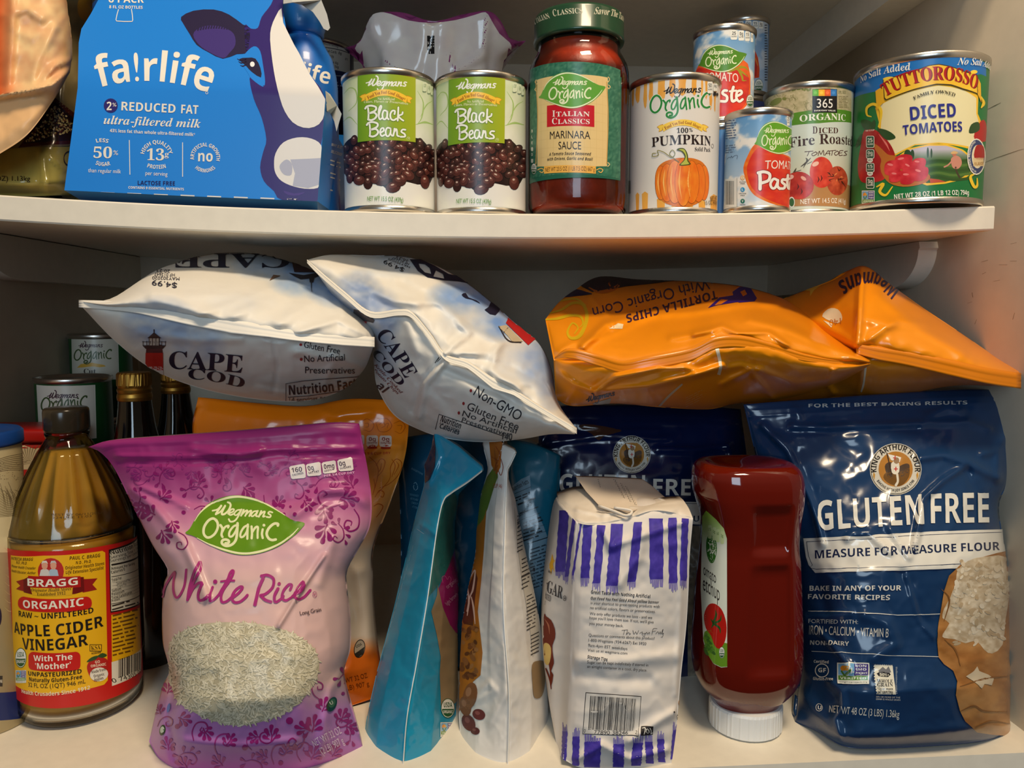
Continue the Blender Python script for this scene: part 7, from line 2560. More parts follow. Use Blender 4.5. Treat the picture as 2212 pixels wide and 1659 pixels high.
def a_(A):
    A.fr(1580, 820, 3.5)
    A.text('FOR THE BEST BAKING RESULTS', (582, 212), (1782, 188), 26, (196, 198, 196), 'b')
    king_seal(A, 1240, 678, 196)
    A.fr(1580, 820, 3.5)
    A.up()
    for t_, a, b, h in (('GLUTEN', (655, 1140), (1452, 1092), 222), ('FREE', (1505, 1088), (1942, 1080), 225)):
        A.text(t_, a, b, h, CRMF, 'b')
    A.poly([(550, 1200), (1000, 1180), (1500, 1150), (2080, 1130), (2098, 1320), (2000, 1330), (1850, 1370), (1760, 1410), (1720, 1425), (1300, 1440), (640, 1460), (590, 1400), (570, 1340)], CRMF)
    A.up()
    nv_ = (28, 40, 74)
    A.stroke([(575, 1225), (1000, 1204), (1500, 1174), (2062, 1153)], 4, nv_, sm=2)
    A.stroke([(575, 1225), (590, 1330), (620, 1400), (650, 1432), (1300, 1414), (1760, 1392)], 4, nv_, sm=2)
    A.stroke([(2062, 1153), (2072, 1310)], 4, nv_)
    A.text('MEASURE FOR MEASURE FLOUR', (640, 1352), (2020, 1288), 62, nv_, 'b')
    A.fr(1580, 1220, 3.5)
    for t_, a, b, h, f_ in (('BAKE IN ANY OF YOUR', (598, 196), (1278, 192), 38, 'b'), ('FAVORITE RECIPES', (586, 258), (1196, 264), 38, 'b'), ('FORTIFIED WITH:', (590, 440), (958, 444), 32, 'n'),
                            ('IRON \u2022 CALCIUM \u2022 VITAMIN B', (594, 525), (1188, 545), 66, 'n'), ('NON-DAIRY', (602, 603), (892, 610), 32, 'b'), ('Certified', (630, 740), (742, 746), 22, 'b'), ('Gluten-Free', (624, 870), (774, 878), 22, 'b'),
                            ('GF', (664, 812), (722, 814), 32, 'b'), ('NET WT 48 OZ (3 LBS) 1.36kg', (746, 1116), (1264, 1150), 54, 'n'), ('U', (658, 1094), (686, 1096), 28, 'b'),
                            ('50% OR MORE OF THE', (1088, 998), (1272, 1004), 12, 'n'), ('GRAIN IS WHOLE GRAIN', (1088, 1016), (1272, 1022), 12, 'n')):
        A.text(t_, a, b, h, CRMF, f_)
    A.stroke([(590, 350), (900, 358), (1250, 378), (1575, 368)], 5, CRMF, sm=2)
    A.stroke([(615, 654), (900, 666), (1250, 684), (1560, 694)], 4, CRMF, sm=2)
    A.ell(692, 800, 53, 53, CRMF, r0=.88, n=28)
    A.ell(670, 1080, 27, 29, CRMF, r0=.86, n=24)
    nongmo(A, 806, 738, 1040, 902)
    A.poly([(1070, 745), (1215, 755), (1240, 975), (1090, 972)], (232, 226, 206))
    for k in range(11):
        A.ell(1072 + k * .9 * 2, 752 + k * 21, 6, 6, FLB, lay=A.L + 1)
        A.ell(1076 + k * 14, 747 + k * 1, 5, 5, FLB, lay=A.L + 1)
    A.up()
    A.poly([(1110, 800), (1140, 770), (1165, 790), (1185, 765), (1205, 810), (1165, 830), (1120, 830)], (120, 120, 124))
    A.poly([(1098, 825), (1120, 808), (1185, 812), (1202, 828), (1180, 848), (1115, 845)], (30, 30, 36))
    A.text('50%+', (1118, 842), (1188, 842), 20, (232, 226, 206), 'b', lay=A.L + 1)
    for t_, y, h, f_ in (('WHOLE', 890, 26, 'sb'), ('GRAIN', 918, 26, 'sb'), ('12g or more', 944, 17, 'b'), ('per serving', 966, 17, 'b')):
        A.text(t_, (1100, y), (1216, y + 3), h, (36, 34, 40), f_)
    A.lines(1238, 770, 1252, 970, 20, (150, 160, 170), w=.5, seed=3)
    # paper sack of flour printed at the right
    def sack(U):
        return lerp((150, 98, 48), (190, 136, 78), .5 + 2.2 * fbm(U[:, 0] / 34, U[:, 1] / 24, 4))
    A.poly([(1720, 0), (1860, -50), (2000, -90), (2100, -110), (2110, 400), (2090, 700), (2112, 900), (2104, 1180), (2090, 1290), (1980, 1280), (1850, 1260), (1760, 1180), (1720, 1100), (1690, 980), (1700, 880), (1670, 800), (1600, 750), (1560, 700),
            (1548, 560), (1560, 440), (1600, 200), (1640, 80)], sack)
    A.up()
    A.poly([(1700, 40), (1780, -30), (1900, -60), (2098, -50), (2094, 200), (2060, 420), (2040, 600), (1960, 670), (1900, 640), (1840, 570), (1760, 590), (1680, 560), (1600, 550), (1590, 520), (1640, 440), (1590, 400), (1600, 330), (1650, 240), (1690, 120)],
           lambda U: lerp((190, 168, 136), (226, 210, 184), .45 + 2.6 * fbm(U[:, 0] / 9, U[:, 1] / 9, 4)), sm=2)
    A.up()
    rr_ = random.Random(12)
    for k in range(150):
        x, y = rr_.uniform(1620, 2080), rr_.uniform(-30, 600)
        if x < 1700 - y * .1 or (y > 420 and x < 1680 and y > 540) or x > 2080 - y * .06:
            continue
        A.ell(x, y, rr_.uniform(10, 34), rr_.uniform(7, 18), rr_.choice([(232, 218, 194), (214, 196, 166), (190, 166, 132), (222, 204, 176)]), rot=rr_.uniform(0, 3), n=8, lay=A.L + k % 3)
    A.up(3)
    A.poly([(1760, 840), (1820, 800), (1845, 765), (1860, 800), (1930, 830), (1970, 860), (1955, 905), (1900, 900), (1880, 930), (1820, 880)], (206, 188, 160), sm=1)
    for pts in ([(1600, 560), (1680, 640), (1720, 760)], [(1720, 920), (1900, 860), (2080, 840)], [(1720, 1100), (1820, 1060), (1900, 1100), (2080, 1110)], [(1580, 180), (1640, 260), (1600, 420)], [(1830, 1220), (1950, 1180), (2090, 1200)]):
        A.stroke(pts, [4, 14, 4], (128, 84, 42))


def fcol(x, y):
    return np.tile((24, 56, 96.0), (len(x), 1))


finish_bag('flour_bag', S, lambda u, v: .045 * profile(u, 3, .55) * np.clip(1.04 - v, 0, 1) ** .6, film, fcol, a_, 'big glossy blue gluten free flour bag, rightmost on the lower shelf', seg=5, eps=4e-4)

# ---------------------------------------------------------------- sugar in a paper bag
paper = finish('creased_paper', rough=0.6, spec=0.35, bump=0.15, bscale=28, bdist=0.002)
sug = thing('sugar_bag', (.085, -.03, 0), 'white and purple striped paper bag of sugar with a folded top', 'bag')
Ys = -.052
fold = [(1216, 1640, Ys - .012), (1226, 1580, Ys - .010), (1232, 1500, Ys - .006), (1236, 1400, Ys - .004), (1239, 1290, Ys - .002), (1242, 1200, Ys), (1246, 1128, Ys)]
lefto = [(1196, 1575, Ys + .03), (1184, 1500, Ys + .036), (1174, 1400, Ys + .040), (1178, 1300, Ys + .042), (1190, 1200, Ys + .044), (1200, 1130, Ys + .046), (1206, 1086, Ys + .05)]
righto = [(1450, 1652, Ys - .012), (1462, 1560, Ys - .008), (1472, 1450, Ys - .003), (1482, 1360, Ys), (1487, 1280, Ys), (1490, 1200, Ys), (1497, 1120, Ys)]
S1 = bag_sheet([lefto[-1], fold[-1]], fold, [lefto[0], (1205, 1620, Ys + .02), fold[0]], lefto, lambda u, v: .006 * profile(u, 2, .8), noise=(.0014, 50), nu=40, nv=110)
S2 = bag_sheet([fold[-1], (1300, 1133, Ys - .003), (1365, 1118, Ys - .003), (1420, 1104, Ys - .002), righto[-1]], righto, [fold[0], (1260, 1660, Ys - .016), (1340, 1662, Ys - .017), righto[0]], fold, lambda u, v: .010 * profile(u, 2.4, .7) * profile(v, 3, .7),
               creases=[([(1235, 1425), (1330, 1430), (1470, 1418)], 14, .003), ([(1240, 1455), (1330, 1470), (1400, 1468)], 12, -.002), ([(1360, 1600), (1420, 1560), (1466, 1535)], 10, .004), ([(1390, 1150), (1380, 1200), (1340, 1260)], 12, .003),
                        ([(1476, 1120), (1470, 1300), (1460, 1500)], 6, .002), ([(1300, 1140), (1320, 1180), (1380, 1160), (1470, 1130)], 8, .003), ([(1246, 1640), (1300, 1610), (1360, 1640), (1440, 1620)], 8, .004)], noise=(.0016, 60), nu=90, nv=110)
S = stack_u(S1, S2)


def a_(A):
    A.fr(1150, 860, 3.626)
    VIO = lambda U: lerp((60, 46, 148), (78, 62, 172), .5 + 2 * fbm(U[:, 0] / 6, U[:, 1] / 9, 3))
    rr_ = random.Random(3)
    def rough_stripe(x0, x1, y0, y1, dx=0, col=VIO, up=False):
        n = 16
        Lp, Rp = [], []
        for k in range(n + 1):
            t = k / n
            y = y0 + (y1 - y0) * t
            Lp.append((x0 + dx * t + rr_.uniform(-4, 4), y))
            Rp.append((x1 + dx * t + rr_.uniform(-4, 4), y + rr_.uniform(-4, 4)))
        A.poly(Lp + Rp[::-1], col)
        # dry brush end
        for k in range(7):
            x = x0 + dx + (x1 - x0) * (k + .5) / 7
            s_ = -1 if up else 1
            A.line((x, y1 - s_ * 3), (x + rr_.uniform(-4, 4), y1 + s_ * rr_.uniform(24, 70)), w=(x1 - x0) / 9, col=(132, 120, 186))
    for x0, x1, y0, y1, dx in ((402, 470, 965, 1410, -24), (510, 570, 995, 1450, -38), (618, 712, 985, 1470, -42), (796, 862, 972, 1440, -52), (915, 1022, 942, 1420, 4), (1062, 1130, 938, 1450, 6), (1170, 1222, 942, 1430, -16)):
        rough_stripe(x0, x1, y0, y1, dx)
    for x0, x1, y0, y1, dx in ((212, 290, 880, 1360, -30), (318, 350, 905, 1400, -66), (380, 398, 950, 1390, -70)):
        rough_stripe(x0, x1, y0, y1, dx)
    A.fr(1150, 1240, 3.626)
    for x0, x1, y0, y1, dx in ((228, 266, 1490, 1230, 10), (312, 366, 1500, 1270, 6), (402, 530, 1510, 1310, 8), (630, 716, 1510, 1330, 2), (770, 850, 1500, 1320, 16), (890, 950, 1480, 1310, -10), (985, 1040, 1470, 1290, -10), (1080, 1120, 1450, 1220, 18)):
        rough_stripe(x0, x1, y0, y1, dx, up=True)
    ink = (48, 44, 46)
    A.up()
    for t_, a, b, h, f_ in (('Great Taste with Nothing Artificial', (460, 152), (922, 188), 26, 'b'), ('Our Food You Feel Good About yellow banner', (458, 198), (990, 232), 22, 'bi'), ('is your shortcut to great-tasting products with', (456, 234), (995, 264), 22, 'n'),
                            ('no artificial colors, flavors or preservatives.', (453, 272), (962, 304), 22, 'n'), ('We only offer products we love - and we', (450, 318), (936, 350), 22, 'n'), ("hope you'll love them too. If not, we'll give", (448, 352), (948, 386), 22, 'n'),
                            ('you your money back.', (446, 394), (712, 416), 22, 'n'), ('Questions or comments about this product?', (442, 488), (956, 514), 22, 'n'), ('1-800-Wegmans (934-6267) Ext 5920', (440, 526), (890, 556), 22, 'n'), ('9am-4pm EST weekdays', (437, 566), (742, 594), 22, 'n'),
                            ('Visit us at wegmans.com', (434, 604), (742, 632), 22, 'n'), ('Storage Tips', (432, 660), (586, 682), 25, 'b'), ('Sugar can be kept indefinitely if stored in', (430, 698), (906, 722), 22, 'n'), ('an airtight container in a cool, dry place.', (430, 732), (896, 762), 22, 'n')):
        A.text(t_, a, b, h, ink, f_)
    for pts in ([(700, 440), (745, 436)], [(722, 440), (712, 472)], [(745, 440), (735, 472), (752, 455), (762, 472), (768, 462)], [(785, 440), (795, 470), (808, 450), (818, 470), (832, 440)], [(840, 462), (862, 452), (858, 470), (880, 462), (876, 488), (862, 480)],
                [(880, 468), (895, 455), (900, 468), (915, 455), (916, 468)], [(935, 470), (945, 428), (975, 425)], [(940, 448), (965, 444)], [(965, 465), (982, 450), (990, 468), (1000, 450), (1005, 468), (1022, 430), (1015, 470), (1025, 460), (1018, 490), (1005, 492)]):
        A.stroke(pts, 3.2, ink)
    # barcode
    A.poly([(418, 925), (853, 955), (830, 1270), (394, 1252)], ink)
    A.poly([(423, 931), (848, 960), (826, 1264), (399, 1247)], (214, 208, 200), lay=A.L + 1)
    A.up(2)
    r2 = random.Random(9)
    x = 456
    while x < 812:
        w = r2.choice((2.5, 2.5, 5, 7))
        f = (x - 418) / 435
        lean_ = -18
        A.poly([(x, 950 + 28 * f), (x + w, 950 + 28 * f), (x + w + lean_, 1216 + 14 * f), (x + lean_, 1216 + 14 * f)], (30, 28, 30))
        x += w + r2.choice((2.5, 4, 5))
    for t_, a, b in (('0', (404, 1240), (416, 1241)), ('77890', (482, 1252), (606, 1256)), ('38246', (626, 1256), (748, 1257)), ('2', (806, 1256), (820, 1257))):
        A.text(t_, a, b, 30, (30, 28, 30), 'n')
    A.poly([(852, 1194), (946, 1190), (940, 1256), (846, 1264)], (34, 30, 32))
    A.stroke([(862, 1210), (885, 1208), (872, 1250)], 7, (220, 215, 205), lay=A.L + 1)
    A.stroke([(912, 1222), (898, 1212), (888, 1228), (900, 1242), (914, 1232), (904, 1224)], 5, (220, 215, 205), lay=A.L + 1)
    A.stroke([(920, 1206), (928, 1226), (926, 1248), (936, 1240)], 6, (220, 215, 205), lay=A.L + 1)
    # left side
    A.text('SUGAR', (40, 105), (236, 196), 92, (60, 56, 60), 'sb', rise=(.12, -.99))
    A.ell(257, 190, 14, 21, (70, 66, 70), r0=.8)
    A.text('R', (250, 198), (264, 202), 18, (70, 66, 70), 'b')
    A.text('GRANULATED', (30, 150), (146, 218), 44, (80, 76, 80), 'sb', rise=(.12, -.99))
    A.text('CANE', (60, 215), (104, 240), 26, (80, 76, 80), 'sb', rise=(.12, -.99))
    A.text('Wegmans', (110, -22), (150, -2), 20, (70, 66, 70), 'b')
    A.poly([(132, -60), (150, -110), (158, -160), (170, -110), (180, -105), (165, -80), (176, -10), (160, -50), (150, 10), (142, -40)], (236, 176, 40), sm=1)
    A.poly([(80, 330), (95, 295), (110, 330), (150, 360), (180, 430), (182, 500), (160, 560), (166, 640), (172, 700), (150, 760), (168, 790), (150, 880), (140, 760), (120, 660), (95, 640)], (116, 40, 20), sm=2)
    A.up()
    A.poly([(92, 580), (100, 540), (130, 545), (150, 580), (148, 650), (130, 710), (100, 690)], (226, 190, 110), sm=2)
    A.stroke([(100, 350), (130, 400), (140, 470)], [2, 12, 2], (180, 110, 80))
    A.stroke([(110, 740), (140, 820), (152, 900)], [10, 14, 6], (116, 40, 20))
    A.text('0', (1126, 1140), (1138, 1140), 40, ink, 'n')
    A.ell(1108, 1082, 5, 7, ink)
    A.ell(1150, 1010, 12, 26, (170, 130, 90))


finish_bag('bag_body', S, lambda u, v: .085 * profile(u, 3.5, .5) * profile(v * .98 + .01, 8, .5) + .01, paper, (222, 214, 206), a_, None, parent=sug, seg=5, eps=3e-4)
# gathered top: sloping paper from the front edge up to the rolled fold
tb = [(1206, 1086, Ys + .055), (1246, 1128, Ys + .001), (1300, 1133, Ys - .002), (1365, 1118, Ys - .002), (1420, 1104, Ys - .001), (1497, 1120, Ys + .001)]
tt = [(1206, 1070, Ys + .075), (1246, 1058, Ys + .07), (1300, 1062, Ys + .055), (1370, 1092, Ys + .028), (1440, 1082, Ys + .03), (1476, 1080, Ys + .04)]
S = bag_sheet(tt, [tb[-1], (1488, 1098, Ys + .02), tt[-1]], tb, [tb[0], tt[0]], lambda u, v: .006 * profile(v, 2, .8) + 0 * u,
              creases=[([(1246, 1100), (1300, 1112), (1340, 1105)], 4, .003), ([(1360, 1095), (1400, 1090), (1470, 1082)], 4, .004)], noise=(.003, 30), nu=70, nv=26)
finish_bag('gathered_top', S, lambda u, v: .012 + 0 * u, paper, (224, 214, 200), None, None, parent=sug)
zf = lambda *p: [(1150 + x / 3.626, 860 + y / 3.626) for x, y in p]
ft = [(*zf((340, 615))[0], Ys + .072), (*zf((520, 620))[0], Ys + .076), (*zf((700, 628))[0], Ys + .080), (*zf((868, 638))[0], Ys + .084), (*zf((940, 690))[0], Ys + .075), (*zf((1060, 795))[0], Ys + .05)]
fb = [(*zf((340, 615))[0], Ys + .071), (*zf((420, 730))[0], Ys + .045), (*zf((520, 838))[0], Ys + .016), (*zf((640, 868))[0], Ys + .006), (*zf((760, 905))[0], Ys - .002), (*zf((800, 880))[0], Ys + .004)]
S = bag_sheet(ft, [fb[-1], (*zf((930, 840))[0], Ys + .03), ft[-1]], fb, [fb[0], ft[0]], lambda u, v: .003 + 0 * u, noise=(.0008, 40), nu=60, nv=40, sm=False)


def a_(A):
    A.fr(1150, 860, 3.626)
    for x in (640, 690, 730):
        rr_ = random.Random(x)
        y = 640 + (x - 640) * .6
        for k in range(9):
            A.ell(x + k * 9 + rr_.uniform(-3, 3), y + k * 17, 4, 3, (120, 112, 104), n=6)
            A.ell(x + 10 + k * 9, y + k * 17 + 6, 3, 3, (120, 112, 104), n=6)
    for k in range(5):
        A.ell(515 + k * 4, 640 + k * 14, 4, 3, (130, 122, 112), n=6)


finish_bag('folded_flap', S, lambda u, v: .004 + 0 * u, paper, (226, 212, 194), a_, None, parent=sug)
# the rolled paper edge at the end of the fold
pts = np.array([W(*q[:2], q[2] - .003) for q in ((*zf((520, 842))[0], Ys + .013), (*zf((640, 885))[0], Ys + .004), (*zf((720, 918))[0], Ys - .002), (*zf((765, 912))[0], Ys - .003), (*zf((778, 885))[0], Ys), (*zf((740, 872))[0], Ys + .001), (*zf((640, 858))[0], Ys + .005))])
v, f = tube(spline(pts, 4), .0011, 6)
make('rolled_edge', v, f, paper, sug, colors=(230, 220, 206))

# ---------------------------------------------------------------- ketchup bottle, standing on its cap
ket = thing('ketchup_bottle', (.195, -.012, 0), 'upside down squeeze bottle of dark red ketchup on a white cap', 'bottle')
kx, ky = W(1610, 1300, -.016)[0], -.016
zk = lambda py, d=.022: W(1610, py, ky - d)[2]
cap_r = can_at(1527, 1690, 1570, .0285)
cap_x, cap_y, CR = W(1609, 1570, -.0135)[0], -.0135, .0288
V, Fc = lathe([(.0002, .0004), (CR - .002, .0004), (CR, .002), (CR, zk(1545) - .002), (CR - .001, zk(1545)), (CR - .004, zk(1545) + .0004), (.0002, zk(1545) + .0004)], cap_x, cap_y, 0, 160)
d = V[:, :2] - (cap_x, cap_y)
th = np.arctan2(d[:, 1], d[:, 0])
m = np.where((V[:, 2] > .001) & (V[:, 2] < zk(1545) - .001), 1 - .010 * (np.sin(th * 80) > 0), 1)
V[:, :2] = (cap_x, cap_y) + d * m[:, None]
make('flip_cap', V, Fc, finish('white_cap_plastic', rough=0.4, spec=0.5, col=(226, 228, 228), sss=0.1), ket, smooth=False)
secs = [  # py, left px, right px, depth half, squareness
    (1552, 1548, 1676, .020, 2.2), (1538, 1545, 1684, .021, 2.2), (1526, 1530, 1700, .024, 2.4), (1512, 1512, 1712, .028, 2.6), (1490, 1504, 1718, .031, 3.0), (1450, 1502, 1720, .033, 3.4), (1380, 1508, 1719, .033, 3.6),
    (1300, 1514, 1716, .033, 3.6), (1230, 1522, 1714, .0325, 3.6), (1206, 1524, 1711, .0318, 3.6), (1180, 1526, 1711, .032, 3.5), (1140, 1522, 1716, .0335, 3.2), (1110, 1513, 1722, .035, 3.0), (1085, 1505, 1726, .036, 2.8), (1060, 1502, 1727, .0362, 2.7),
    (1040, 1502, 1724, .0355, 2.7), (1025, 1506, 1718, .034, 2.7), (1014, 1516, 1706, .030, 2.7), (1009, 1530, 1690, .024, 2.6), (1014, 1560, 1664, .012, 2.4), (1016, 1608, 1612, .001, 2)]
sec = np.array([(zk(py, min(dp, .03)), *(W(x, py, ky - .002)[0] for x in (a, b)), dp, e_) for py, a, b, dp, e_ in secs])
n0 = len(sec)
tt_ = np.linspace(0, n0 - 1, 5 * n0)
sec = np.stack([np.interp(tt_, range(n0), sec[:, k]) for k in range(5)], 1)
for _ in range(2):
    sec[1:-1] = (sec[:-2] + 2 * sec[1:-1] + sec[2:]) / 4
K = 120
V = []
for z, xa, xb, dp, e_ in sec:
    cx, a = (xa + xb) / 2, (xb - xa) / 2
    for k in range(K):
        w = 2 * math.pi * k / K
        c, s_ = math.cos(w), math.sin(w)
        x = a * math.copysign(abs(c) ** (2 / e_), c)
        y = dp * math.copysign(abs(s_) ** (2 / e_), s_)
        if s_ < 0:                       # moulded grip panels in the broad side facing out
            t = (x / a - .18) / .42
            ins = np.clip((1 - abs(t)) * 5, 0, 1)
            hi = np.clip((z - zk(1195)) * 160, 0, 1) * np.clip((zk(1082) - z) * 120, 0, 1)
            lo = np.clip((zk(1212) - z) * 160, 0, 1) * np.clip((z - zk(1455)) * 120, 0, 1)
            y += .0032 * ins * max(hi, lo)
        V.append((cx + x, ky + y, z))
V = np.array(V)
Fc = [(i * K + k, i * K + (k + 1) % K, (i + 1) * K + (k + 1) % K, (i + 1) * K + k) for i in range(len(sec) - 1) for k in range(K)]
A = Art(PhotoChart(V, Fc), seg=6, eps=1.6e-4)
A.fr(1150, 860, 3.626)
lab = [(1332, 925), (1362, 880), (1440, 950), (1500, 1020), (1524, 1100), (1526, 2105), (1480, 2110), (1420, 2080), (1370, 2000), (1340, 1900), (1320, 1500)]
A.poly(lab, lambda U: lerp((226, 230, 214), (150, 190, 60), np.clip((1150 - (U[:, 1] - 860) * 3.626) / 260, 0, 1)))
A.up()
A.poly([(1340, 1880), (1350, 1830), (1400, 1800), (1440, 1900), (1526, 1920), (1526, 2102), (1480, 2106), (1420, 2078), (1370, 2000)], (104, 150, 40), sm=1)
A.poly([(1372, 1090), (1400, 1070), (1440, 1120), (1446, 1200), (1425, 1280), (1398, 1290), (1372, 1240), (1362, 1160)], (56, 120, 40), sm=3)
A.up()
A.stroke([(1380, 1130), (1396, 1150), (1410, 1140), (1425, 1160)], 6, (226, 232, 210))
A.stroke([(1376, 1200), (1396, 1180), (1412, 1215), (1430, 1190)], 8, (226, 232, 210))
for i, (x, t_) in enumerate(((1378, '15'), (1412, '0g'), (1440, '160'), (1474, '3g'))):
    A.rr(x, 995 + i * 16, x + 28, 1100 + i * 14, 8, (206, 220, 160))
    A.text(t_, (x + 5, 1040 + i * 16), (x + 22, 1040 + i * 16), 24, (80, 120, 40), 'n', lay=A.L + 1)
KW = (50, 40, 36)
for t_, a, b, h in (('omato', (1342, 1380), (1440, 1452), 90), ):
    A.text(t_, a, b, h, KW, 'n', rise=(.0, -1.0))
A.text('etchup', (1338, 1500), (1468, 1590), 120, KW, 'n', rise=(0, -1.0))
A.poly([(1346, 1700), (1380, 1620), (1430, 1610), (1480, 1650), (1510, 1720), (1522, 1800), (1510, 1900), (1470, 1960), (1430, 1940), (1400, 1860), (1360, 1800)], (186, 30, 22), sm=3)
A.up()
for pts in ([(1420, 1760), (1440, 1700), (1436, 1660)], [(1430, 1760), (1470, 1740), (1480, 1700)], [(1430, 1770), (1466, 1800), (1474, 1840)], [(1420, 1770), (1404, 1800)], [(1420, 1760), (1400, 1730)]):
    A.stroke(pts, [18, 16, 4], (40, 84, 34))
for k in range(14):
    rr_ = random.Random(k)
    A.ell(1350 + rr_.uniform(0, 70), 1850 + rr_.uniform(0, 150), 12, 26, rr_.choice([(50, 96, 30), (80, 130, 40), (60, 110, 36)]), rot=rr_.uniform(-1, 1), n=8)
usda(A, 1484, 1992, 22, 46)
make('bottle_body', V, Fc, finish('ketchup_bottle_plastic', rough=0.07, spec=0.6, coat=0.5, coat_r=0.02, bump=0.02, bscale=20), ket, colors=(100, 19, 9), art=A)


# ================================================================ chip bags lying on top
chip_paper = finish('matte_chip_bag', rough=0.48, spec=0.4, bump=0.3, bscale=24, bdist=0.004)
chip_foil = finish('orange_chip_bag', rough=0.27, spec=0.5, coat=0.15, coat_r=0.12, bump=0.05, bscale=30)


def lying(top, seam, bottom, up_b, lo_b, cr_up=(), cr_lo=(), noise=(.003, 60), nu=130, nv=70):
    up = bag_sheet(top, [seam[-1], top[-1]], seam, [seam[0], top[0]], lambda u, v: up_b * profile(v, 2.0, .8) * np.clip(profile(u, 2, .5), 0, 1), creases=cr_up, noise=noise, nu=nu, nv=nv)
    lo = bag_sheet(seam, [bottom[-1], seam[-1]], bottom, [bottom[0], seam[0]], lambda u, v: lo_b * profile(v, 2.0, .8) * np.clip(profile(u, 2, .5), 0, 1), creases=cr_lo, noise=noise, nu=nu, nv=nv)
    return stack_v(lo, up)


def seal(name, line, drop, lift, mat, col, parent, rise=0.0, ribs=3, th=.0005, flare=.0):
    """flat heat-sealed edge: a ribbed band along `line`, hanging `drop` pixels below it, `lift` metres proud of the bag"""
    P = spline(line, 6)
    n, m = len(P), 9
    L, B = [], []
    dr = np.interp(np.linspace(0, 1, n), np.linspace(0, 1, len(drop)), drop) if hasattr(drop, '__len__') else np.full(n, drop)
    for j in range(m):
        t = j / (m - 1)
        rib = .0013 * math.sin(t * ribs * 2 * math.pi) ** 2 if t < .75 else 0
        L.append(W(P[:, 0], P[:, 1] + dr * t - rise, P[:, 2] - lift * (0.25 + .75 * t) - rib))
    V = np.concatenate(L)
    V2 = V + np.array((0, th, 0))
    k = n * m
    Fc = [q[::-1] for q in grid_faces(m, n)] + [tuple(i + k for i in q) for q in grid_faces(m, n)]
    for i in range(n - 1):
        Fc += [(i, i + 1, k + i + 1, k + i), ((m - 1) * n + i + 1, (m - 1) * n + i, k + (m - 1) * n + i, k + (m - 1) * n + i + 1)]
    for j in range(m - 1):
        Fc += [((j + 1) * n, j * n, k + j * n, k + (j + 1) * n), (j * n + n - 1, (j + 1) * n + n - 1, k + (j + 1) * n + n - 1, k + j * n + n - 1)]
    return make(name, np.concatenate([V, V2]), Fc, mat, parent, colors=col)


WH = (226, 222, 214)
NVY = (28, 28, 52)
SKY = lambda c0, c1, sx, sy, k=2.4: (lambda U: lerp(c0, c1, np.clip(.5 + k * fbm(U[:, 0] / sx, U[:, 1] / sy, 3), 0, 1)))


def soft_sky(spots):
    """printed sky that fades into the white of the bag; spots are (cx, cy, rx, ry, strength)"""
    def f(x, y):
        c = np.tile(np.array(WH, float), (len(x), 1))
        for cx, cy, rx, ry, k, colr in spots:
            d = ((x - cx) / rx) ** 2 + ((y - cy) / ry) ** 2
            w = k * np.clip(1.15 - d, 0, 1) * np.clip(.75 + 1.6 * fbm(x / 30 + cx, y / 24, 3), 0, 1)
            c = c * (1 - w[:, None]) + np.array(colr, float) * w[:, None]
        return c
    return f


def lighthouse(A, cx, cy, s, rot=0.0, stretch=1.0):
    """red tower with a dark gallery and lantern"""
    c, sn = math.cos(rot), math.sin(rot)
    q = lambda P: [(cx + s * (x * c - y * sn), cy + s * stretch * (x * sn + y * c)) for x, y in P]
    dk = (52, 34, 40)
    A.poly(q([(-62, 60), (62, 55), (70, 150), (60, 260), (-60, 260), (-70, 150)]), (84, 40, 46))
    A.poly(q([(-70, 120), (70, 120), (72, 260), (-72, 260)]), (186, 32, 28), lay=A.L + 1)
    A.poly(q([(-72, 232), (72, 232), (74, 300), (-74, 300)]), (206, 200, 200), lay=A.L + 1)
    A.poly(q([(-95, 60), (95, 60), (70, 88), (-70, 88)]), dk, lay=A.L + 1)
    for k in range(7):
        x = -90 + k * 30
        A.stroke(q([(x, 62), (x, 26)]), 4 * s, dk, lay=A.L + 1)
    A.stroke(q([(-95, 32), (95, 32)]), 4 * s, dk, lay=A.L + 1)
    A.poly(q([(-42, 60), (-40, 0), (40, 0), (42, 60)]), (190, 182, 172), lay=A.L + 1)
    for x in (-40, -14, 14, 40):
        A.stroke(q([(x, 60), (x, 0)]), 5 * s, dk, lay=A.L + 2)
    A.poly(q([(-56, 2), (0, -44), (56, 2)]), dk, lay=A.L + 2)
    A.stroke(q([(0, -40), (0, -66)]), 7 * s, dk, lay=A.L + 2)
    A.up(3)


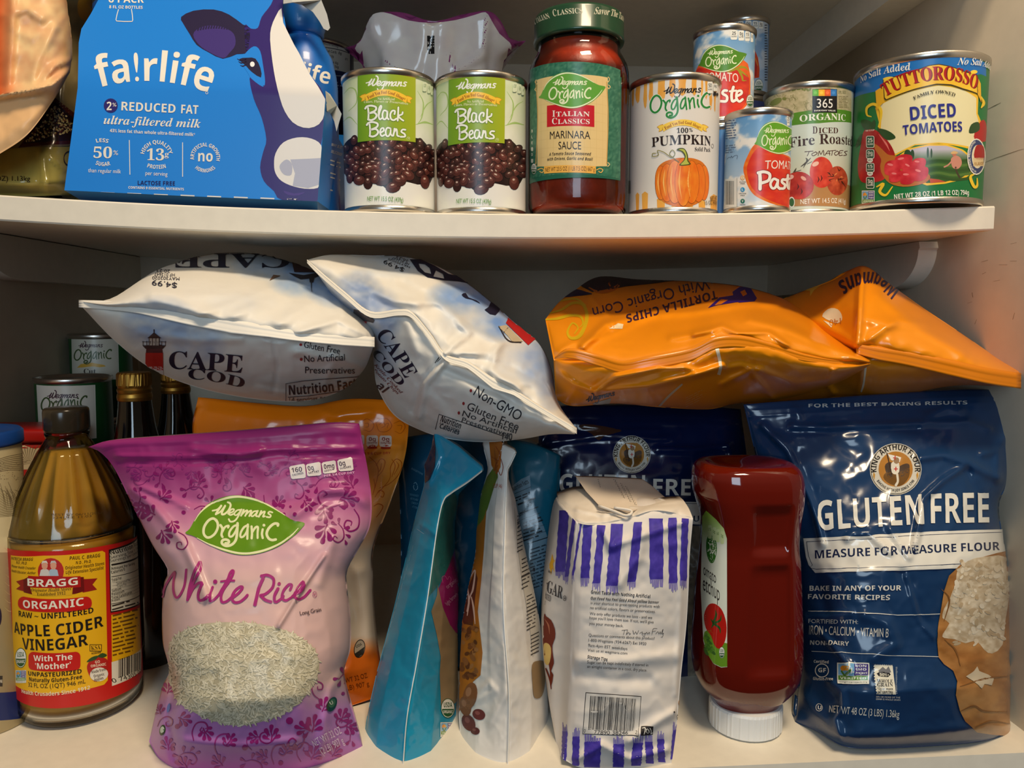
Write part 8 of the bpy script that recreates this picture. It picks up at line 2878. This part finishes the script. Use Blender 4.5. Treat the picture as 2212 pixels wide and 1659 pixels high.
# ---------------------------------------------------------------- left white chip bag
top = [(172, 650, .0), (240, 645, .02), (330, 588, .06), (400, 562, .10), (475, 546, .13), (560, 549, .14), (640, 570, .13), (700, 600, .10), (760, 655, .05), (808, 700, .02)]
seam = [(172, 652, -.005), (240, 664, -.020), (300, 668, -.03), (400, 684, -.04), (500, 700, -.044), (580, 716, -.045), (660, 728, -.042), (740, 735, -.034), (808, 742, -.02)]
bot = [(176, 662, .0), (250, 738, .02), (330, 798, .04), (430, 838, .05), (550, 862, .055), (660, 866, .055), (740, 842, .05), (785, 800, .04), (803, 760, .0)]
S = lying(top, seam, bot, .050, .030,
          cr_up=[([(330, 640), (480, 690), (600, 640), (640, 600)], 14, .005), ([(430, 680), (540, 640), (620, 610)], 10, .004), ([(600, 700), (700, 640), (740, 680)], 14, .005), ([(560, 590), (640, 600), (690, 640)], 8, -.004), ([(300, 620), (400, 640), (520, 636)], 10, .003),
                 ([(640, 720), (730, 690), (790, 720)], 9, .005), ([(720, 620), (745, 680), (800, 700)], 7, .004)],
          cr_lo=[([(590, 740), (600, 790), (590, 850)], 4, -.003), ([(300, 720), (420, 735), (520, 732)], 10, .003), ([(640, 760), (720, 780), (700, 840)], 10, .004), ([(720, 770), (780, 790)], 8, .004), ([(560, 840), (660, 860)], 8, .003)], noise=(.0025, 60))


def a_(A):
    A.fr(0, 480, 2.9892)
    A.text('CAPE', (1092, 945), (1562, 972), 112, NVY, 'sb', arc=6)
    A.text('COD', (1215, 1010), (1568, 1072), 66, NVY, 'sb', arc=12)
    lighthouse(A, 997, 745, .80)
    for x, y, t_, b in ((1960, 808, 'Gluten Free', (2190, 850)), (1965, 900, 'No Artificial', (2225, 890)), (1970, 972, 'Preservatives', (2290, 975))):
        A.text(t_, (x, y), b, 42, (30, 30, 40), 'n')
    for x, y in ((1942, 790), (1945, 882)):
        A.ell(x, y, 9, 10, (160, 40, 40))
    A.stroke([(1846, 1150), (1846, 1040), (1960, 1022), (2100, 1010), (2320, 996)], 4, NVY, sm=0)
    A.text('Nutrition Facts', (1866, 1112), (2340, 1060), 62, (24, 24, 40), 'b', arc=-8)
    A.stroke([(1860, 1128), (2000, 1118), (2330, 1070)], 4, NVY, sm=0)
    A.text('14 servings per container', (1868, 1160), (2300, 1112), 30, (30, 30, 40), 'n', arc=-10)
    # upside-down print on the face
    def flip(t_, x0, x1, yb, h, f_='sb', dy=0):
        A.text(t_, (x1, yb + dy), (x0, yb), h, NVY, f_)
    flip('CAPE', 1120, 1870, 205, 90)
    flip('$4.99', 985, 1145, 375, 34, 'n', 22)
    for k, t_ in enumerate(('MAY302020', 'HF 012647', '20:23')):
        flip(t_, 985 + k * 14, 1160 - k * 30, 352 - k * 24, 20, 'n', 6)
    A.poly([(1865, 330), (1960, 345), (2065, 325), (2060, 350), (2030, 362), (2022, 392), (2000, 392), (1996, 366), (1940, 372), (1900, 352)], (50, 44, 48))
    A.stroke([(2010, 390), (2012, 450)], [8, 3], (60, 60, 70))
    A.poly([(1880, 240), (2040, 290), (2050, 325), (1900, 325)], (60, 34, 36))
    A.poly([(1740, 380), (1765, 342), (1812, 348), (1780, 360)], (120, 90, 70))


o = finish_bag('chip_bag', S, lambda u, v: .10 * profile(u, 2.4, .6) * (1 - .6 * u) * profile(v, 2.4, .6), chip_paper,
               soft_sky([(345, 700, 85, 62, .75, (128, 150, 190)), (430, 745, 60, 50, .6, (140, 160, 196)), (660, 590, 90, 55, .9, (118, 158, 214)), (720, 620, 60, 45, .8, (110, 150, 210)), (560, 575, 60, 30, .6, (150, 180, 220)), (520, 655, 80, 25, .25, (180, 190, 206))]),
               a_, 'white chip bag on the left with a red lighthouse, resting on the orange rice bag', group=None, eps=3e-4)
e_ = seal('sealed_edge', [(170, 648, -.006), (240, 650, -.022), (300, 655, -.034), (400, 672, -.044), (500, 688, -.048), (580, 704, -.048), (660, 716, -.045), (740, 722, -.036), (809, 728, -.022)], [16, 20, 22, 28, 32, 24, 22, 24, 22], .008, chip_paper, (230, 226, 218), None)
e_.parent = o

# ---------------------------------------------------------------- right white chip bag
top = [(664, 561, .04), (715, 550, .06), (800, 552, .08), (870, 553, .09), (935, 570, .09), (1005, 608, .085), (1065, 655, .075), (1110, 696, .065), (1165, 742, .05), (1192, 800, .03), (1205, 868, .01), (1246, 928, -.03)]
seam = [(665, 563, .035), (690, 590, .02), (745, 640, .0), (800, 682, -.012), (860, 678, -.02), (890, 684, -.024), (930, 730, -.034), (962, 774, -.040), (1010, 790, -.044), (1065, 828, -.048), (1110, 850, -.05), (1170, 888, -.052), (1243, 936, -.05)]
bot = [(672, 572, .05), (735, 660, .05), (790, 712, .05), (806, 780, .05), (815, 836, .05), (850, 895, .045), (905, 928, .035), (970, 948, .02), (1050, 955, .005), (1130, 948, -.01), (1190, 938, -.03), (1242, 938, -.049)]
S = lying(top, seam, bot, .030, .026,
          cr_up=[([(690, 570), (790, 630), (900, 660)], 12, .004), ([(780, 610), (850, 650), (960, 655)], 9, .005), ([(930, 640), (990, 690), (1010, 720), (960, 765)], 9, .006), ([(870, 610), (930, 640), (1010, 660)], 9, -.004), ([(990, 700), (1080, 740), (1060, 800), (1120, 840)], 9, .005),
                 ([(960, 765), (1060, 760), (1120, 720)], 8, .004), ([(1080, 820), (1150, 830), (1200, 870)], 9, .004), ([(720, 575), (820, 590), (860, 600)], 8, .003), ([(1000, 770), (1100, 790), (1180, 830)], 7, -.003)],
          cr_lo=[([(970, 770), (920, 830), (905, 900)], 7, .006), ([(955, 775), (905, 830), (890, 890)], 4, -.004), ([(960, 800), (1080, 850), (1190, 910)], 8, -.004), ([(880, 700), (900, 760)], 10, .003), ([(930, 860), (1000, 940)], 14, .003)], noise=(.003, 55), nu=150)


def a_(A):
    A.fr(640, 500, 3.3515)
    A.text('CAPE', (575, 750), (790, 1065), 105, NVY, 'sb', arc=8, rise=(.86, -.50))
    A.text('COD', (545, 880), (745, 1120), 62, NVY, 'sb', arc=-4, rise=(.86, -.50))
    A.text('Kettle Cooked', (563, 965), (760, 1175), 20, (130, 60, 60), 'sbi', rise=(.8, -.6))
    A.text('Potato Chips', (553, 1000), (735, 1180), 20, (130, 60, 60), 'sbi', rise=(.8, -.6))
    dk = (34, 34, 44)
    for t_, a, b, h, f_ in (('Non-GMO', (1280, 1180), (1608, 1370), 72, 'n'), ('Gluten Free', (1232, 1285), (1600, 1440), 56, 'n'), ('No Artificial', (1200, 1332), (1590, 1462), 40, 'n'), ('Preservatives', (1196, 1376), (1540, 1486), 34, 'n'),
                            ('Nutrition', (1042, 1372), (1186, 1428), 44, 'b'), ('14 servings', (1040, 1392), (1180, 1442), 14, 'n'), ('Calories', (1036, 1420), (1176, 1470), 34, 'b'), ('140', (1480, 1500), (1560, 1512), 50, 'b')):
        A.text(t_, a, b, h, dk, f_)
    for x, y in ((1265, 1152), (1212, 1244), (1178, 1312)):
        A.ell(x, y, 9, 12, (150, 40, 44))
    A.stroke([(1008, 1430), (1035, 1322), (1150, 1362), (1500, 1480)], 5, dk, sm=0)
    A.stroke([(1032, 912), (1004, 950)], 5, dk)
    A.stroke([(1042, 918), (1020, 940)], 4, dk)
    lighthouse(A, 490, 600, .62, rot=.25, stretch=.6)
    A.poly([(420, 560), (470, 575), (570, 640), (560, 660), (480, 640), (415, 590)], (60, 56, 64))
    A.text('al', (575, 1120), (630, 1168), 60, (60, 50, 60), 'b', rise=(.8, -.6))
    # upside-down print on the face
    A.text('$4.99', (785, 272), (640, 205), 30, dk, 'n', rise=(-.42, .9))
    for k, t_ in enumerate(('MAY302020', 'HF 012647', '20:23')):
        A.text(t_, (825 - k * 6, 255 - k * 22), (668 + k * 30, 195 - k * 8), 16, dk, 'n', rise=(-.42, .9))
    A.poly([(820, 205), (900, 205), (1000, 250), (1100, 310), (1220, 335), (1285, 385), (1180, 365), (1060, 355), (950, 335), (880, 290)], NVY, holes=[[(885, 235), (930, 240), (965, 270), (975, 310), (930, 300), (895, 265)], [(990, 330), (1010, 285), (1060, 310), (1070, 345)]])
    A.poly([(1195, 460), (1225, 448), (1245, 480), (1300, 500), (1330, 525), (1270, 495), (1225, 485)], NVY, sm=2)
    A.poly([(1362, 570), (1390, 550), (1412, 500), (1440, 500), (1475, 545), (1468, 580), (1440, 608), (1400, 600)], NVY)
    A.poly([(1515, 665), (1545, 605), (1640, 690), (1735, 775), (1678, 826), (1590, 740)], (178, 34, 36))
    A.poly([(1460, 690), (1520, 680), (1560, 720), (1640, 800), (1560, 800), (1530, 760)], (190, 176, 150))
    A.stroke([(1465, 690), (1530, 790), (1625, 806)], 8, (50, 44, 44))
    A.stroke([(1500, 735), (1530, 700)], 5, (60, 50, 48))


o = finish_bag('chip_bag', S, lambda u, v: .10 * profile(u, 2.4, .6) * profile(v, 2.4, .6), chip_paper,
               soft_sky([(770, 640, 60, 60, .95, (98, 126, 178)), (830, 680, 40, 60, .8, (120, 144, 190)), (830, 770, 34, 60, .5, (130, 160, 206)), (1010, 640, 90, 40, .9, (118, 158, 220)), (1080, 690, 60, 50, 1.0, (116, 156, 220)), (1160, 780, 50, 60, .8, (130, 164, 220)), (1190, 830, 34, 60, .7, (140, 170, 222)),
                         (850, 570, 80, 30, .45, (160, 190, 226)), (1000, 690, 60, 40, .4, (170, 190, 220)), (1130, 780, 80, 50, .4, (160, 180, 216))]),
               a_, 'white chip bag in the middle, its crumpled edge drooping beside the orange chip bags', eps=3e-4)
e_ = seal('sealed_edge', [(663, 560, .032), (690, 584, .017), (745, 630, -.004), (800, 672, -.016), (860, 668, -.024), (890, 674, -.028), (930, 720, -.038), (962, 764, -.045), (1010, 780, -.049), (1065, 816, -.053), (1110, 840, -.055), (1170, 878, -.057), (1246, 924, -.055)],
          [8, 12, 14, 14, 14, 14, 14, 14, 16, 24, 14, 14, 14], .006, chip_paper, (230, 224, 212), None, ribs=1)
e_.parent = o

# ---------------------------------------------------------------- orange tortilla chip bags
ORC = (232, 140, 14)
PUR2 = (44, 24, 70)
top = [(1600, 690, .16), (1660, 660, .16), (1720, 634, .15), (1800, 604, .125), (1864, 574, .09), (1920, 612, .075), (1990, 662, .065), (2080, 722, .05), (2150, 770, .03), (2205, 802, .0)]
seam = [(1602, 742, .13), (1700, 745, .10), (1800, 750, .03), (1860, 758, -.014), (1960, 772, -.025), (2050, 790, -.03), (2130, 808, -.03), (2203, 824, -.02)]
bot = [(1606, 872, .14), (1700, 868, .12), (1800, 858, .07), (1880, 858, .04), (1960, 850, .03), (2040, 836, .015), (2100, 832, .0), (2200, 838, -.016)]
S = lying(top, seam, bot, .035, .02, cr_up=[([(1862, 576), (1858, 640), (1856, 720), (1850, 755)], 7, .014), ([(1870, 690), (1980, 710), (2080, 760)], 12, .004), ([(1866, 740), (1940, 690), (2000, 700)], 9, .004), ([(1700, 660), (1780, 700), (1850, 745)], 9, .004), ([(1900, 640), (1960, 690), (2100, 780)], 12, .003)],
          cr_lo=[([(1870, 780), (1860, 830), (1850, 860)], 6, .004), ([(1780, 820), (1800, 850)], 5, .006)], noise=(.002, 70), nu=110)


def a_(A):
    A.fr(1150, 540, 2.0829)
    A.text('Wegmans', (1668, 160), (1368, 150), 66, PUR2, 'bi', arc=-56)
    A.poly([(1305, 300), (1320, 275), (1345, 262), (1375, 268), (1392, 290), (1394, 315), (1375, 330), (1345, 322)], (232, 220, 190), sm=2)
    A.up()
    A.text('140', (1388, 306), (1336, 316), 28, (190, 110, 30), 'n', rise=(.1, .98))
    A.poly([(1310, 318), (1352, 334), (1346, 350)], (236, 226, 200))
    A.poly([(1225, 185), (1255, 168), (1300, 160), (1270, 180), (1250, 210), (1250, 185)], (238, 190, 60))
    A.stroke([(1500, 520), (1490, 600), (1480, 635)], 8, (232, 214, 180))
    A.poly([(1160, 190), (1170, 170), (1200, 165), (1215, 185), (1190, 195)], PUR2)


o = finish_bag('tortilla_chip_bag', S, lambda u, v: .08 * profile(u, 2.4, .6) * profile(v, 2.4, .6), chip_foil, ORC, a_, 'orange tortilla chip bag at the far right with a tall pointed fold', eps=2.6e-4)
e_ = seal('sealed_edge', [(1850, 740, -.022), (1900, 748, -.026), (1960, 757, -.03), (2050, 776, -.036), (2130, 794, -.036), (2206, 806, -.026)], [24, 30, 32, 34, 34, 34], .005, chip_foil, (216, 124, 10), None, ribs=5)
e_.parent = o

top = [(1178, 690, .05), (1205, 655, .10), (1240, 628, .16), (1295, 598, .21), (1380, 604, .21), (1500, 608, .18), (1600, 618, .16), (1680, 640, .13), (1725, 665, .10), (1800, 722, .05), (1879, 779, -.03)]
seam = [(1196, 778, -.02), (1290, 780, -.035), (1350, 790, -.045), (1420, 785, -.05), (1490, 770, -.052), (1545, 742, -.054), (1600, 735, -.054), (1660, 745, -.052), (1740, 770, -.046), (1810, 782, -.04), (1880, 784, -.034)]
bot = [(1200, 862, .02), (1238, 877, .02), (1330, 872, .03), (1430, 880, .04), (1530, 884, .05), (1590, 872, .05), (1670, 866, .045), (1740, 850, .03), (1810, 826, .0), (1850, 806, -.02), (1879, 789, -.032)]
S = lying(top, seam, bot, .050, .040,
          cr_up=[([(1260, 748), (1310, 700), (1390, 680), (1500, 672), (1600, 655), (1680, 655)], 10, .012), ([(1205, 760), (1240, 740), (1300, 730), (1390, 690)], 8, .004), ([(1500, 720), (1560, 705), (1590, 720)], 7, .006), ([(1450, 730), (1540, 715)], 8, .005), ([(1620, 690), (1700, 710), (1800, 750), (1870, 778)], 9, .006),
                 ([(1640, 665), (1720, 700), (1770, 730)], 12, -.005), ([(1275, 640), (1320, 690), (1325, 705)], 6, .005), ([(1600, 720), (1660, 718), (1700, 745)], 6, .005), ([(1540, 735), (1600, 728), (1640, 740)], 5, -.005)],
          cr_lo=[([(1285, 845), (1330, 815), (1420, 795)], 7, .007), ([(1200, 800), (1240, 830), (1285, 848)], 7, .006), ([(1290, 846), (1400, 835), (1500, 810), (1560, 790)], 8, .008), ([(1500, 810), (1600, 790), (1640, 800)], 7, .004), ([(1560, 830), (1620, 800), (1670, 862)], 7, .007), ([(1640, 800), (1720, 830), (1800, 822)], 9, .005),
                 ([(1430, 795), (1480, 795), (1500, 800)], 5, .003), ([(1785, 830), (1800, 800)], 5, .005)], noise=(.002, 60), nu=150)


def a_(A):
    A.fr(1150, 540, 2.0829)
    dark_patch = (36, 20, 40)
    A.poly([(180, 140), (290, 112), (420, 120), (640, 138), (560, 150), (420, 165), (320, 185), (270, 190), (230, 170)], dark_patch)
    A.poly([(112, 210), (140, 185), (190, 175), (245, 190), (270, 200), (200, 208), (140, 215)], (30, 18, 60), sm=2)
    A.stroke([(255, 170), (300, 190), (360, 178), (388, 155), (370, 140), (345, 150), (352, 165)], [4, 18, 16, 8, 5], (196, 104, 20))
    Yl = (206, 172, 24)
    A.stroke([(60, 290), (130, 270), (180, 240), (230, 250), (245, 310), (215, 385), (175, 398), (158, 370), (180, 330), (205, 350), (190, 378)], [3, 12, 12, 16, 18, 12, 8, 7, 5], Yl)
    A.stroke([(40, 315), (110, 310), (170, 295), (215, 300), (228, 330), (212, 352)], [3, 14, 12, 9, 3], Yl)
    A.stroke([(80, 245), (150, 225), (200, 222), (240, 250)], [3, 9, 9, 5], Yl)
    A.text('With Organic Corn', (790, 128), (268, 262), 50, (58, 30, 70), 'n', rise=(.22, .97))
    A.text('Made', (870, 96), (780, 118), 40, (70, 36, 60), 'n', rise=(.15, .97))
    A.text('TORTILLA CHIPS', (828, 182), (420, 292), 38, (50, 26, 62), 'b', rise=(.18, .98))
    A.poly([(900, 190), (930, 168), (975, 160), (1010, 218), (1000, 232), (930, 238), (910, 228)], (52, 26, 130))
    A.poly([(935, 190), (955, 180), (966, 200), (948, 210)], (224, 124, 14), lay=A.L + 1)
    A.poly([(790, 262), (840, 215), (905, 205), (925, 235), (830, 250)], (52, 26, 130))
    A.poly([(820, 250), (850, 222), (880, 226), (850, 245)], (224, 124, 14), lay=A.L + 1)
    A.poly([(345, 355), (385, 330), (410, 335), (405, 356)], (232, 214, 176))
    A.stroke([(812, 388), (832, 450), (846, 520), (838, 560)], [18, 16, 14, 14], (228, 214, 190), cap=False)
    A.stroke([(672, 604), (610, 660), (560, 716)], [8, 10, 8], (210, 190, 160))
    wegmans(A, (244, 682), (372, 652), (50, 26, 40), hs=1.0)
    A.poly([(270, 690), (355, 665), (345, 702), (280, 706)], (190, 176, 160))
    A.lines(690, 660, 770, 710, 5, (230, 170, 90), seed=4, slope=-.5, w=.25)


o = finish_bag('tortilla_chip_bag', S, lambda u, v: .12 * profile(u, 2.4, .6) * (1 - .8 * u) * profile(v, 2.4, .6), chip_foil, ORC, a_, 'orange tortilla chip bag with yellow scrolls, next to the white chip bag', eps=2.6e-4)
e_ = seal('sealed_edge', [(1198, 772, -.024), (1230, 752, -.034), (1290, 764, -.04), (1345, 778, -.050), (1400, 768, -.055), (1490, 750, -.057), (1545, 726, -.059), (1600, 724, -.059), (1660, 738, -.056), (1740, 764, -.05), (1820, 778, -.042), (1880, 780, -.034)],
          [4, 22, 26, 28, 30, 30, 28, 26, 24, 16, 8, 2], .004, chip_foil, (222, 130, 14), None, ribs=5)
e_.parent = o
